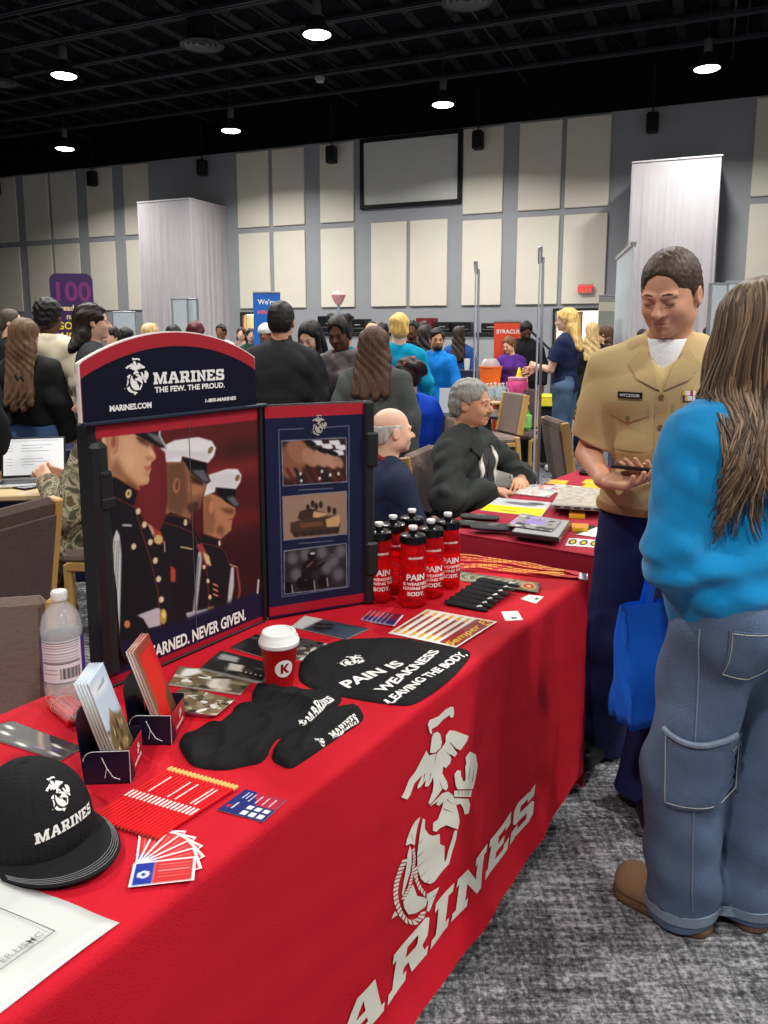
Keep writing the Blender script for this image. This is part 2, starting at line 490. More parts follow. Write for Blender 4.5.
        c = np.zeros((n[0] - 1, n[1] - 1, n[2] - 1), dtype=np.int8)
        for dx in (0, 1):
            for dy in (0, 1):
                for dz in (0, 1): c += S[dx:n[0] - 1 + dx, dy:n[1] - 1 + dy, dz:n[2] - 1 + dz]
        I = np.argwhere((c > 0) & (c < 8)); del c
        N = len(I); idm = np.full(n - 1, -1, dtype=np.int32); idm[I[:, 0], I[:, 1], I[:, 2]] = np.arange(N)
        P = np.zeros((N, 3)); cnt = np.zeros(N)
        cor = {}
        for dx in (0, 1):
            for dy in (0, 1):
                for dz in (0, 1): cor[dx, dy, dz] = F[I[:, 0] + dx, I[:, 1] + dy, I[:, 2] + dz]
        for a in range(3):
            for u in (0, 1):
                for w in (0, 1):
                    k0 = [u, w]; k0.insert(a, 0); k1 = [u, w]; k1.insert(a, 1)
                    f0, f1 = cor[tuple(k0)], cor[tuple(k1)]; m = (f0 < 0) != (f1 < 0)
                    t = np.where(m, f0 / np.where(m, f0 - f1, 1), 0)
                    q = np.tile(np.array(k0, float), (N, 1)); q[:, a] += t
                    P[m] += q[m]; cnt[m] += 1
        P = (I + P / cnt[:, None]) * v + lo
        quads = []
        for a in range(3):
            sl0 = [slice(1, -1)] * 3; sl0[a] = slice(0, -1); sl1 = [slice(1, -1)] * 3; sl1[a] = slice(1, None)
            A, B = S[tuple(sl0)], S[tuple(sl1)]; D = np.argwhere(A != B)
            off = np.ones(3, int); off[a] = 0; D = D + off
            inside = S[D[:, 0], D[:, 1], D[:, 2]]
            e1, e2 = [(1, 2), (2, 0), (0, 1)][a]
            g = lambda o1, o2: idm[tuple((D + np.eye(3, dtype=int)[e1] * o1 + np.eye(3, dtype=int)[e2] * o2).T)]
            q = np.stack([g(-1, -1), g(0, -1), g(0, 0), g(-1, 0)], -1)
            q[~inside] = q[~inside][:, ::-1]
            quads.append(q)
        return P, np.vstack(quads)
    def build(s, name, m, parent=None):
        V, F = s.mesh()
        return mesh_obj(name, V, F, m, parent, smooth=True)
def folds(amp, f, ph=0.0, v=1.0):
    return lambda X, Y, Z: amp * (np.sin(f * (X * 1.1 + Z * .55 * v) + 2.1 * np.sin(f * .55 * (Y - Z * .7) + ph)) * np.sin(f * .7 * (Z - .4 * Y) + 1.7 * np.sin(f * .5 * X + ph) + ph) + .45 * np.sin(f * 1.9 * (Z + .5 * X) + 2 * np.sin(f * Y + ph)) + .5 * (1 - 2.2 * np.abs(np.sin(f * 1.25 * (Z * v + .45 * X - .3 * Y) + 1.6 * np.sin(f * .6 * (X + Y) + ph) + ph))))
# ---------------------------------------------------------------- the hall
_w = ray(-1450, 332); _w = Vector((_w.x, _w.y, 0)).normalized()
WE = -_w                                   # rightwards along the back wall
WN = Vector((-WE.y, WE.x, 0))              # away from the camera
if WN.y < 0: WN = -WN
WD = 19.65; WTOP = 6.66
def WP(s, z, out=0.0): p = WN * (WD - out) + WE * s; return Vector((p.x, p.y, z))
def wall_s(u, v, out=0.0):
    p = atplane(u, v, WN * (WD - out), WN); return p.dot(WE), p.z
WRZ = math.atan2(WE.y, WE.x)
M_GREY = mat('grey_painted_wall', (164, 167, 173), .8, var=.03, vscale=1.5)
M_BLACKC = mat('black_ceiling_paint', (13, 15, 21), .9, spec=.1)
M_JOIST = mat('dark_steel', (44, 47, 55), .6, spec=.4)
M_CREAM = fabric('cream_acoustic_fabric', (240, 234, 219), .95, .02, .1, 40, vscale=2)
M_DRAPE = fabric('pale_grey_drape', (184, 180, 185), .9, .03, .3, 12, vscale=3)
M_BLACK = mat('black_plastic', (18, 18, 20), .4)
M_SATIN = mat('satin_black', (14, 14, 16), .6)
M_METAL = mat('brushed_aluminium', (190, 192, 196), .35, .8)
# carpet: mottled grey loop pile with streaks
def carpet_mat():
    m = bpy.data.materials.new('grey_streaked_carpet'); m.use_nodes = True
    nt = m.node_tree; b = nt.nodes['Principled BSDF']; b.inputs['Roughness'].default_value = .95; b.inputs['Specular IOR Level'].default_value = .1
    tc = nt.nodes.new('ShaderNodeTexCoord')
    def noise(scale, st, det=6, rot=0):
        mp = nt.nodes.new('ShaderNodeMapping'); mp.inputs['Scale'].default_value = st; mp.inputs['Rotation'].default_value = (0, 0, rot)
        nt.links.new(tc.outputs['Object'], mp.inputs[0])
        n = nt.nodes.new('ShaderNodeTexNoise'); n.inputs['Scale'].default_value = scale; n.inputs['Detail'].default_value = det; n.inputs['Roughness'].default_value = .7
        nt.links.new(mp.outputs[0], n.inputs['Vector']); return n.outputs['Fac']
    def math_(op, a, b_, v=None):
        n = nt.nodes.new('ShaderNodeMath'); n.operation = op
        nt.links.new(a, n.inputs[0])
        if v is None: nt.links.new(b_, n.inputs[1])
        else: n.inputs[1].default_value = v
        return n.outputs[0]
    a = noise(70, (1, 1, 1), 4); s1 = noise(14, (.35, 3.5, 1), 6, .55); s2 = noise(14, (3.5, .35, 1), 6, .55); g = noise(2.2, (1, 1, 1), 3)
    t = math_('ADD', math_('MULTIPLY', a, None, .9), math_('ADD', math_('MULTIPLY', s1, None, .75), math_('MULTIPLY', s2, None, .55)))
    t = math_('ADD', t, math_('MULTIPLY', g, None, .5))
    cr = nt.nodes.new('ShaderNodeValToRGB'); nt.links.new(math_('MULTIPLY', t, None, .37), cr.inputs[0])
    e = cr.color_ramp.elements; e[0].position = .42; e[0].color = (*lin((40, 41, 45)), 1); e[1].position = .575; e[1].color = (*lin((172, 172, 176)), 1)
    x = e.new(.49); x.color = (*lin((92, 93, 97)), 1)
    nt.links.new(cr.outputs[0], b.inputs['Base Color'])
    bp = nt.nodes.new('ShaderNodeBump'); bp.inputs['Strength'].default_value = .6; bp.inputs['Distance'].default_value = .01
    nt.links.new(a, bp.inputs['Height']); nt.links.new(bp.outputs[0], b.inputs['Normal'])
    return m
def quad_slab(name, s0, s1, z0, z1, m, d=.2, out=0.0):
    b = MB(); c = (WP(s0, z0, out) + WP(s1, z1, out)) / 2 + WN * d / 2
    b.box(c, (abs(s1 - s0) / 2, d / 2, (z1 - z0) / 2), WRZ); return b
fl = MB(); fl.box((0, 8, -.05), (32, 26, .05)); tag(fl.build('floor', carpet_mat()), kind='structure')
# back wall with two door openings
dl0, dl1 = wall_s(241, 320)[0], wall_s(267, 320)[0]
dr0, dr1 = wall_s(553, 320)[0], wall_s(603, 320)[0]
wb = MB()
for a, b_, z0, z1 in ((-26, dl0, 0, WTOP), (dl0, dl1, 2.13, WTOP), (dl1, dr0, 0, WTOP), (dr0, dr1, 2.13, WTOP), (dr1, 16, 0, WTOP)):
    q = quad_slab('', a, b_, z0, z1, None); wb.add(q.V, q.F)
tag(localize(wb.build('wall_back', M_GREY), WRZ), kind='structure')
tag(localize(quad_slab('', -26, 16, WTOP, 8.0, None).build('trim_1', M_BLACKC), WRZ), kind='structure')
wl = MB(); wl.box(WN * 2 + WE * -25.8 + Vector((0, 0, 4)), (.1, 17.4, 4), WRZ); tag(localize(wl.build('wall_left', M_GREY), WRZ), kind='structure')
cl = MB(); cl.box((0, 8, 8.05), (32, 26, .05)); tag(cl.build('ceiling', M_BLACKC), kind='structure')
# door frames, corridor behind, door leaf
M_DARKFR = mat('dark_door_frame', (40, 38, 38), .5)
M_CORR = mat('cream_corridor_paint', (228, 224, 212), .8)
M_OAK = mat('oak_door', (170, 128, 74), .5, var=.15, vscale=6, stretch=(1, 1, .2))
for i, (a, b_) in enumerate(((dl0, dl1), (dr0, dr1))):
    f = MB()
    for ss in (a + .03, b_ - .03): f.box(WP(ss, 1.065, .02) + WN * .1, (.03, .13, 1.065), WRZ)
    f.box(WP((a + b_) / 2, 2.10, .02) + WN * .1, ((b_ - a) / 2, .13, .03), WRZ)
    r = tag(f.build('door_%d' % (i + 1), M_DARKFR), kind='structure')
    l = MB(); lw = .44
    ang = R(100 if i == 0 else 118)
    hinge = WP(a + .07 if i == 0 else (a + b_) / 2 + .1, 0)
    dv = (WE * math.cos(ang) + WN * math.sin(ang))
    l.box(hinge + dv * lw + Vector((0, 0, 1.03)), (lw, .022, 1.02), math.atan2(dv.y, dv.x), bev=.004)
    lo = l.build('door_leaf', M_OAK, r)
    hm = MB(); hm.tube([hinge + dv * .8 + Vector((0, 0, 1.0)) - WE * .06, hinge + dv * .68 + Vector((0, 0, 1.0)) - WE * .06], .012); hm.build('door_handle', M_METAL, lo)
    cm = MB(); mid = (a + b_) / 2; D = 3.0; hw = (b_ - a) / 2 + (.2 if i else .2)
    cm.box(WP(mid, 1.3) + WN * (D + .2), (hw + .6, .05, 1.3), WRZ)
    cm.box(WP(mid - hw - .4, 1.3) + WN * (D / 2 + .2), (.05, D / 2, 1.3), WRZ); cm.box(WP(mid + hw + .4, 1.3) + WN * (D / 2 + .2), (.05, D / 2, 1.3), WRZ)
    cm.box(WP(mid, 2.62) + WN * (D / 2 + .2), (hw + .45, D / 2, .03), WRZ)
    tag(localize(cm.build('wall_corridor', M_CORR), WRZ), kind='structure')
    la = bpy.data.lights.new('corridor_light', 'AREA'); la.energy = 110; la.size = .8; la.color = (1, .96, .88)
    lo_ = link(bpy.data.objects.new('corridor_light', la)); lo_.location = WP(mid, 2.5) + WN * 1.6
# acoustic panels
ups = [(-9, 20), (27.7, 52), (54.8, 79.6), (90, 115.6), (126.5, 151.5), (239, 270), (274, 305.5), (321, 354.6), (463, 502.7), (518, 560), (564.5, 608.4), (750, 800)]
lows = ups[:8] + [(371.5, 407), (410.6, 448)] + ups[8:]
ords = ['first', 'second', 'third', 'fourth', 'fifth', 'sixth', 'seventh', 'eighth', 'ninth', 'tenth', 'eleventh', 'twelfth', 'thirteenth', 'fourteenth']
def vgap(u): return 245 - .058 * u - max(0, u - 560) * .0  # where the two rows meet in the photograph
def panel(u0, u1, z0, z1, lab, grp):
    s0 = wall_s(u0, vgap(u0))[0]; s1 = wall_s(u1, vgap(u1))[0]
    b = MB(); b.box(WP((s0 + s1) / 2, (z0 + z1) / 2, .030), ((s1 - s0) / 2, .025, (z1 - z0) / 2), WRZ, bev=.015)
    tag(localize(b.build('acoustic_panel', M_CREAM), WRZ, WP((s0 + s1) / 2, z0, .025)), lab, 'wall panel', grp)
ZG0, ZG1, ZB = 4.37, 4.53, 2.23
ZG = [round(wall_s(u, vgap(u))[1], 2) for u in (50, 300, 600)]
print('gap z', ZG, 'wall top z', [round(wall_s(u, v)[1], 2) for u, v in ((0, 177), (370, 140), (754, 95))], 'panel bottom', [round(wall_s(u, v)[1], 2) for u, v in ((21, 311.7), (440, 306.3), (601, 303))])
for i, (a, b_) in enumerate(ups):
    panel(a, b_, ZG1, WTOP - .05, 'tall cream fabric wall panel, %s from the left in the upper row' % ords[i], 'upper wall panels')
for i, (a, b_) in enumerate(lows):
    panel(a, b_, ZB, ZG0 + (.08 if 371 < a < 412 else 0), 'cream fabric wall panel, %s from the left in the lower row' % ords[i], 'lower wall panels')
# projection screen in black frame
s0, s1 = wall_s(363, 210)[0], wall_s(460, 205)[0]; z0 = wall_s(362, 208)[1]; z1 = wall_s(362, 142)[1]
r = empty('projection_screen', WP((s0 + s1) / 2, z0), WRZ, 'wide white projection screen in a black frame, high on the back wall', 'screen')
b = MB(); hw = (s1 - s0) / 2; hh = (z1 - z0)
for x in (-hw, hw): b.box((x, -.05, hh / 2), (.05, .05, hh / 2 + .05))
for z in (0, hh): b.box((0, -.05, z), (hw, .05, .05))
b.build('screen_frame', M_SATIN, r)
b = MB(); b.box((0, -.03, hh / 2), (hw - .04, .02, hh / 2 - .04)); b.build('screen_surface', mat('grey_white_screen', (228, 229, 225), .7), r)
# fabric-wrapped boxes standing out from the wall
def wrapped_box(ua, ub, vtop, uc, lab):
    # front face from ua to ub, side face on to uc
    out = 1.7
    p0 = atplane(ua, vtop, WN * (WD - out), WN); p1 = atplane(ub, vtop - (ub - ua) * .08, WN * (WD - out), WN)
    a, c, zt = p0.dot(WE), p1.dot(WE), (p0.z + p1.z) / 2
    r = empty('fabric_wrapped_column', WP((a + c) / 2, 0, out / 2), WRZ, lab, 'column', 'grey wrapped columns by the wall')
    n = 90; ring = []
    hw, hd = (c - a) / 2, out / 2 - .005
    def pt(t):
        P = 2 * (2 * hw + 2 * hd); L = t * P
        segs = [(-hw, -hd, 1, 0, 2 * hw), (hw, -hd, 0, 1, 2 * hd), (hw, hd, -1, 0, 2 * hw), (-hw, hd, 0, -1, 2 * hd)]
        for x, y, dx, dy, l in segs:
            if L <= l + 1e-9: return x + dx * L, y + dy * L, -dy * -1 if 0 else dy, -dx
            L -= l
        return -hw, -hd, 0, -1
    V = []; F = []; nz = 14; n = 160
    for j in range(nz + 1):
        z = zt * j / nz
        for i in range(n):
            x, y, nx, ny = pt(i / n)
            w = .028 * (1 - j / nz) ** .8 * (math.sin(i * .9 + 1.5 * math.sin(i * .31)) + .5 * math.sin(i * 2.3))
            V.append((x + nx * w, y + ny * min(w, .0 if abs(y - hd) < .01 else w), z))
    for j in range(nz):
        for i in range(n): F.append((j * n + i, j * n + (i + 1) % n, (j + 1) * n + (i + 1) % n, (j + 1) * n + i))
    F.append(tuple(nz * n + i for i in range(n)))
    mesh_obj('drape', V, F, M_DRAPE, r)
    b = MB(); b.box((0, 0, zt / 2 - .02), (hw - .08, hd - .08, zt / 2 - .02)); b.build('column_core', mat('pale_board', (160, 160, 162), .8), r)
    b = MB()
    for x, y, l, ax in ((0, -hd, hw, 0), (hw, 0, hd, 1)): b.box((x, y, zt + .012), (l if ax == 0 else .025, l if ax == 1 else .025, .016))
    b.build('top_rail', mat('pale_rail', (200, 200, 202), .5), r)
    return r, zt
wrapped_box(137, 189.5, 203, 218, 'tall pale grey fabric-wrapped column on the left of the back wall')
wrapped_box(632, 722, 163, 734, 'wide pale grey fabric-wrapped column behind the uniformed man')
# small black speakers hung along the top of the wall
for i, (u, v) in enumerate(((1, 180), (97.5, 172), (207, 161), (335.5, 146), (481, 131), (654, 112))):
    s = wall_s(u, v)[0]
    r = empty('ceiling_speaker', WP(s, WTOP - .62, .25), WRZ, 'small black speaker hung at the top of the wall, %s from the left' % ords[i], 'speaker', 'black speakers along the wall top')
    b = MB(); b.box((0, 0, .22), (.13, .13, .22), bev=.03); b.build('speaker_body', M_SATIN, r)
    b = MB(); b.box((0, -.135, .22), (.10, .006, .18), bev=.004); b.build('speaker_grille', M_BLACK, r)
    b = MB(); b.tube([(0, 0, .44), (0, 0, .62 + .9)], .02, 6); b.build('hanging_bracket', M_SATIN, r)
# exit sign
p = wall_s(586, 289)
r = empty('exit_sign', WP(p[0], p[1] - .1, .13), WRZ, 'red illuminated exit sign over the right doorway', 'sign')
b = MB(); b.box((0, .02, .1), (.17, .03, .11), bev=.01); b.build('sign_housing', mat('pinkish_sign_housing', (222, 150, 140), .5), r)
V, F = text2d('EXIT', .13, 1.0, .02, center=True); decal('lettering', (V, F), lambda x, y: (x, -.015, y + .035), mat('red_lit_letters', (235, 30, 35), .5, emit=1.5), r)
# roof joists
def joist(D, z=7.35):
    b = MB(); w_ = MB(); L0, L1 = -24, 15
    P = lambda s, zz, dd=0: WN * (D + dd) + WE * s + Vector((0, 0, zz))
    for dd in (-.045, .045):
        b.box(P((L0 + L1) / 2, z, dd), ((L1 - L0) / 2, .02, .03), WRZ)
    w_.box(P((L0 + L1) / 2, z + .55), ((L1 - L0) / 2, .05, .03), WRZ)
    s = L0; up = 0
    while s < L1 - .5:
        w_.tube([P(s, z + .55 * up), P(s + .55, z + .55 * (1 - up))], .014, 4); s += .55; up = 1 - up
    o = b.build('roof_joist', M_JOIST); w_.build('web_bars', mat('near_black_steel', (21, 23, 29), .8), o); return o
k = 0; D = 17.9
while D > 4.5:
    j = joist(D); tag(j, 'black steel bar joist under the ceiling', 'joist', 'roof joists', 'structure'); D -= 1.32; k += 1
b = MB()
for s in (-18, -13.5, -9, -4.5, 0, 4.5, 9):
    for dd in (0,):
        p0 = WN * 4 + WE * s; p1 = WN * 19.4 + WE * s
        b.tube([p0 + Vector((0, 0, 7.43)), p1 + Vector((0, 0, 7.43))], .018, 5); b.tube([p0 + WE * .25 + Vector((0, 0, 7.85)), p1 + WE * .25 + Vector((0, 0, 7.85))], .018, 5)
tag(b.build('trim_2', M_JOIST), kind='structure')
# corrugated deck ribs
b = MB()
for i in range(46):
    s = -24 + i * .85; b.box(WN * 11.5 + WE * s + Vector((0, 0, 7.98)), (.10, 8, .02), WRZ)
tag(b.build('trim_3', mat('dark_deck_rib', (18, 20, 27), .8), None), kind='structure')
# high-bay lamps
M_LENS = mat('lit_lamp_lens', (255, 250, 236), .4, emit=14.0)
M_SHADE = mat('dark_lamp_shade', (70, 72, 74), .4, .6)
ZL = 6.35
vis = [(64, 76), (317, 35), (231, 131), (65, 149), (443, 105), (707, 69)]
lab = ['lit high-bay ceiling lamp, left, larger', 'lit high-bay ceiling lamp nearest to the camera, top centre', 'lit high-bay ceiling lamp above the grey column', 'lit high-bay ceiling lamp, lowest at the left', 'lit high-bay ceiling lamp over the projection screen', 'lit high-bay ceiling lamp at the upper right']
lamp0 = None
def lamp(p, label):
    global lamp0
    if lamp0 is None:
        r = empty('pendant_lamp', (0, 0, 0), 0, label, 'ceiling lamp', 'high-bay ceiling lamps')
        b = MB(); b.lathe([(.05, .30), (.10, .27), (.16, .16), (.235, .03), (.24, 0), (.232, 0), (.22, .03), (.15, .16), (.09, .25), (.0, .27)], 24); b.build('lamp_shade', M_SHADE, r, True)
        b = MB(); b.lathe([(.0, -.035), (.12, -.03), (.20, -.012), (.225, .004), (.0, .01)], 24); b.build('lamp_lens', M_LENS, r, True)
        b = MB(); b.lathe([(.07, .28), (.075, .30), (.075, .5), (.05, .53), (.0, .53)], 16); b.build('ballast_housing', mat('lamp_ballast', (120, 118, 112), .5, .4), r, True)
        b = MB(); b.tube([(0, 0, .52), (0, 0, 1.55)], .012, 6); b.build('hanging_rod', M_JOIST, r)
        lamp0 = r; r.location = p
    else: r = dup(lamp0, p, 0, label)
    return r
LD = bpy.data.lights.new('lamp_light', 'AREA'); LD.shape = 'DISK'; LD.size = .42; LD.energy = LAMP_W; LD.color = (1.0, .97, .92); LD.spread = R(150)
def lamp_light(p):
    o = link(bpy.data.objects.new('lamp_light', LD)); o.location = p - Vector((0, 0, .045)); return o
LP = []
for (u, v), l in zip(vis, lab):
    p = atz(u, v, ZL); LP.append(p); lamp(p, l); lamp_light(p)
print('lamps', [(round(p.dot(WE), 2), round(p.dot(WN), 2)) for p in LP])
for s, d in ((-5.5, 7.0), (-1, 7.3), (3.5, 7.0), (8, 7.2), (-5.5, 2.5), (3.5, 2.4), (8, 2.5), (-1, -3.0), (3.5, -2.2), (8, 12), (-9.5, 8.0)):
    lamp_light(lamp(WN * d + WE * s + Vector((0, 0, ZL)), 'lit high-bay ceiling lamp outside the photo, in the rows over the aisle').location.copy())
# round air diffusers and small ceiling fixtures
M_DUCT = mat('black_duct', (22, 24, 28), .6)
for u, v, lb, rr in ((202, 46, 'round dark air diffuser at the end of a thick drop duct', .42), (467, 2, 'round dark air diffuser cut by the top edge of the photo', .42), (0, 83, 'round dark air diffuser cut by the left edge of the photo', .4)):
    p = atz(u, v, 7.0); r = empty('air_diffuser', p, 0, lb, 'air vent', 'round air diffusers')
    b = MB(); b.lathe([(rr * .62, 1.0), (rr * .62, .12), (rr, .02), (rr, 0), (rr * .9, 0), (rr * .6, .1), (0, .1)], 28); b.build('drop_duct', M_DUCT, r, True)
    for k in range(3):
        b = MB(); q = rr * (.82 - .24 * k); b.lathe([(q, .0 + .01 * k), (q - .05, .05), (q - .055, .05), (q - .012, .0 + .01 * k)], 28, closed=True); b.build('diffuser_ring', mat('grey_vent_ring', (90, 92, 95), .5, .3), r, True)
for u, v, lb in ((162, 152, 'small pale camera dome under the ceiling, left'), (320, 83, 'small grey ceiling fixture near the top lamp')):
    p = atz(u, v, 7.0); r = empty('ceiling_fixture', p, 0, lb, 'ceiling fixture')
    b = MB(); b.lathe([(.0, 0), (.08, .02), (.11, .08), (.11, .12), (0, .12)], 16); b.build('dome', mat('pale_dome', (150, 152, 150), .4), r, True)
    b = MB(); b.tube([(0, 0, .1), (0, 0, 1.0)], .015, 6); b.build('hanging_rod', M_JOIST, r)
# ---------------------------------------------------------------- front table, its cloth and print
TU = Vector((.5565, .8308, 0)); TN = Vector((.8308, -.5565, 0))      # along the front edge (away), and out of the front
TC = Vector((.652, 2.42, 0)); TL = 2.44; TW = .70; TZ = .76
TRZ = math.atan2(TU.y, TU.x)
def TP(a, b, z=TZ): p = TC + TU * a + TN * b; return Vector((p.x, p.y, z))
def on(u, v, z=TZ): return atz(u, v, z)
M_RED = fabric('red_tablecloth', (192, 12, 36), .8, .05, .3, 320, vscale=3, spec=.3)
M_MAROON = fabric('maroon_tablecloth', (158, 36, 56), .85, .05, .3, 320, vscale=3)
M_PRINTWHITE = mat('white_vinyl_print', (222, 220, 208), .6, var=.04, vscale=14, spec=.3)
def drape_amp(z): return max(0, (TZ - .06 - z) / TZ)
def front_disp(a, z):
    # slight waves of the hanging front, a measured from the far corner
    q = drape_amp(z)
    return .0045 * q * (math.sin(a * 7.3 + 1) + .6 * math.sin(a * 17 + 2.2) + .4 * math.sin(a * 31 + z * 9)) + .0016 * math.sin(a * 23 + z * 31) * math.sin(z * 25 - a * 9) * min(1, q * 6) + .024 * max(0, min(1, (.13 - z) / .12)) ** 1.5 * max(.1, min(1, (-a - .02) / .35))
def make_table(name, corner, L, W, label):
    r = empty(name, corner, TRZ, label, 'table')
    b = MB(); b.box((-L / 2, W / 2, TZ - .02), (L / 2 - .01, W / 2 - .01, .014), bev=.004); b.build('tabletop', mat('table_laminate', (150, 140, 125), .5), r)
    for x in (-.12, -L + .12):
        b = MB()
        for y in (.08, W - .08): b.tube([(x, y, TZ - .034), (x, y, .005)], .014, 8)
        b.tube([(x, .08, .3), (x, W - .08, .3)], .012, 8); b.build('leg', M_METAL, r)
    return r
def cloth_mesh(L, W, seed, disp=None, back_drop=.25, front_hang=.755):
    """unwrapped strip back edge -> top -> front edge -> floor, plus both ends. local frame: x along -L..0, y 0 (front) .. W (back)"""
    rad = .018; rn = random.Random(seed)
    prof = []  # (y, z, tag) from front hem up, across and down the back
    nz = 34
    for i in range(nz): z = TZ - rad - (TZ - rad - .004) * (1 - i / (nz - 1)); prof.append((-.012, z, 'f'))
    for i in range(1, 5): a = i / 5 * math.pi / 2; prof.append((-.012 + rad * (1 - math.cos(a)), TZ - rad + rad * math.sin(a), 'e'))
    for i in range(22): prof.append((-.012 + rad + (W + .024 - 2 * rad) * i / 21, TZ + .0005, 't'))
    for i in range(1, 5): a = i / 5 * math.pi / 2; prof.append((W + .012 - rad + rad * math.sin(a), TZ - rad + rad * math.cos(a), 'e'))
    for i in range(12): prof.append((W + .012, TZ - rad - back_drop * i / 11, 'b'))
    nx = 150; V = []; F = []
    for i in range(nx + 1):
        x = -L - .012 + (L + .024) * i / nx
        for (y, z, t) in prof:
            if t == 'f': yy = y - (disp(x, z) if disp else front_disp(x, z))
            elif t == 'b': yy = y + .02 * (TZ - z) * (1 + math.sin(x * 21))
            else: yy = y
            if t == 'f' and not disp: z = z + (.055 * (1 + x / L) + .01) * (1 - z / TZ) ** 2
            zz = z + (.0012 * math.sin(x * 9 + y * 4) * math.sin(y * 13) if t == 't' else 0)
            V.append((x, yy, zz))
    m = len(prof)
    for i in range(nx):
        for j in range(m - 1): F.append((i * m + j, (i + 1) * m + j, (i + 1) * m + j + 1, i * m + j + 1))
    # ends
    for side in (0, 1):
        x0 = (.012 if side else -L - .012); sg = 1 if side else -1
        ny = 50; nz2 = 26; base = len(V)
        for j in range(nz2 + 1):
            z = TZ - (TZ - .01) * j / nz2
            for i in range(ny + 1):
                y = -.012 + (W + .024) * i / ny; q = drape_amp(z)
                ed = math.sin(math.pi * i / ny) ** .5
                V.append((x0 + sg * (.015 * q + q * .022 * ed * (math.sin(y * 26 + seed) + .5 * math.sin(y * 47)) + (-.004 if j == 0 else 0)), y - (front_disp(0, z) * (1 - i / ny) ** 4 if side else 0), z + (.0005 if j == 0 else 0)))
        for j in range(nz2):
            for i in range(ny):
                q = (base + j * (ny + 1) + i, base + (j + 1) * (ny + 1) + i, base + (j + 1) * (ny + 1) + i + 1, base + j * (ny + 1) + i + 1)
                F.append(q if side else q[::-1])
    return V, F
make_table('folding_table', Vector((TC.x, TC.y, 0)), TL, TW, 'long folding table under the bright red cloth')
V, F = cloth_mesh(TL, TW, 1)
cloth = mesh_obj('tablecloth', V, F, M_RED, None, True)
cloth.location = TC; cloth.rotation_euler = (0, 0, TRZ)
tag(cloth, 'bright red tablecloth with white eagle, globe and anchor print', 'tablecloth', 'tablecloths')
try: cloth.data.set_sharp_from_angle(angle=R(50))
except Exception: pass
# print on the front, in the cloth's own frame: a along, z up
FRONT_N = TN
def front2d(u, v):
    p = atplane(u, v, TP(0, .012, 0), TN); return ((p - TC).dot(TU), p.z)
def on_front(a, z): return (a, -.012 - front_disp(a, z) - .004, z)
_E1 = lambda L: [(380 + x / 7.68, 700 + y / 7.68) for x, y in L]
_E2 = lambda L: [(380 + x / 7.68, 810 + y / 7.68) for x, y in L]
EGA_PX = [
 _E1([(355,185),(370,150),(400,138),(440,120),(490,70),(530,48),(552,50),(558,90),(550,130),(530,133),(522,112),(470,150),(430,195),(385,220),(390,258),(372,250)]),
 _E1([(372,400),(380,340),(385,290),(400,255),(430,238),(452,260),(462,320),(455,360),(425,395),(395,405)]),
 _E1([(345,385),(365,422),(400,414),(430,402),(460,365),(490,320),(492,270),(520,230),(560,232),(620,255),(668,272),(655,310),(605,382),(560,362),(530,335),(580,405),(560,432),(522,408),(536,450),(525,485),(495,520),(478,505),(470,560),(500,620),(508,660),(495,692),(470,675),(440,720),(400,775),(372,800),(362,785),(395,700),(405,640),(400,590),(385,625),(360,660),(335,660),(345,610),(300,665),(275,678),(280,650),(320,570),(290,600),(250,640),(220,720),(195,758),(150,742),(175,700),(210,610),(260,545),(310,450)]),
 _E1([(558,610),(556,565),(580,532),(605,540),(602,575),(625,625),(640,600),(640,510),(650,480),(645,440),(680,392),(725,415),(735,500),(725,560),(710,640),(700,678),(580,680),(565,655)]),
 _E1([(555,690),(692,688),(685,738),(552,738)]),
 _E1([(552,748),(665,754),(675,800),(660,862),(630,872),(620,820),(600,790),(575,802)]),
 _E1([(372,815),(430,755),(470,710),(510,698),(545,725),(565,780),(585,870),(590,930),(578,985),(545,975),(500,957),(455,980),(425,1010),(398,1000),(405,940),(440,915),(470,830),(480,775),(448,810),(425,800),(440,775)]),
 _E2([(285,225),(300,150),(320,60),(338,70),(335,140),(365,185),(400,195),(450,182),(455,260),(490,275),(490,400),(502,380),(520,300),(540,220),(555,150),(574,150),(568,220),(545,310),(520,410),(470,470),(410,545),(375,562),(330,550),(300,520),(275,440),(270,330)]),
 _E2([(300,45),(275,130),(260,200),(250,265),(225,250),(185,268),(195,220),(230,130),(260,80)]),
 _E2([(215,268),(225,300),(228,400),(218,480),(195,560),(165,655),(160,640),(172,560),(188,450),(195,340)]),
 _E2([(168,700),(200,645),(240,565),(255,610),(268,652),(330,666),(352,685),(340,735),(270,785),(210,800),(178,750)]),
 _E2([(345,640),(450,588),(410,680),(370,775),(347,770),(360,700),(345,672)]),
 _E2([(80,835),(108,772),(128,800)]),
]
def _beads(pts, w, n):
    out = []; P = [np.array(p, float) for p in pts]
    L = [0]
    for a, b_ in zip(P, P[1:]): L.append(L[-1] + np.linalg.norm(b_ - a))
    def at(t):
        t = min(max(t, 0), L[-1] - 1e-6); i = next(k for k in range(len(P) - 1) if L[k + 1] > t)
        d = (P[i + 1] - P[i]) / np.linalg.norm(P[i + 1] - P[i]); return P[i] + d * (t - L[i]), d
    st = L[-1] / n
    for k in range(n):
        q, d = at((k + .1) * st); r_, d2 = at((k + .8) * st); nn = np.array([-d[1], d[0]]); n2 = np.array([-d2[1], d2[0]])
        sk = d * st * .35
        out.append([tuple(q + nn * w / 2 + sk), tuple(q - nn * w / 2 - sk), tuple(r_ - n2 * w / 2 - sk), tuple(r_ + n2 * w / 2 + sk)])
    return out
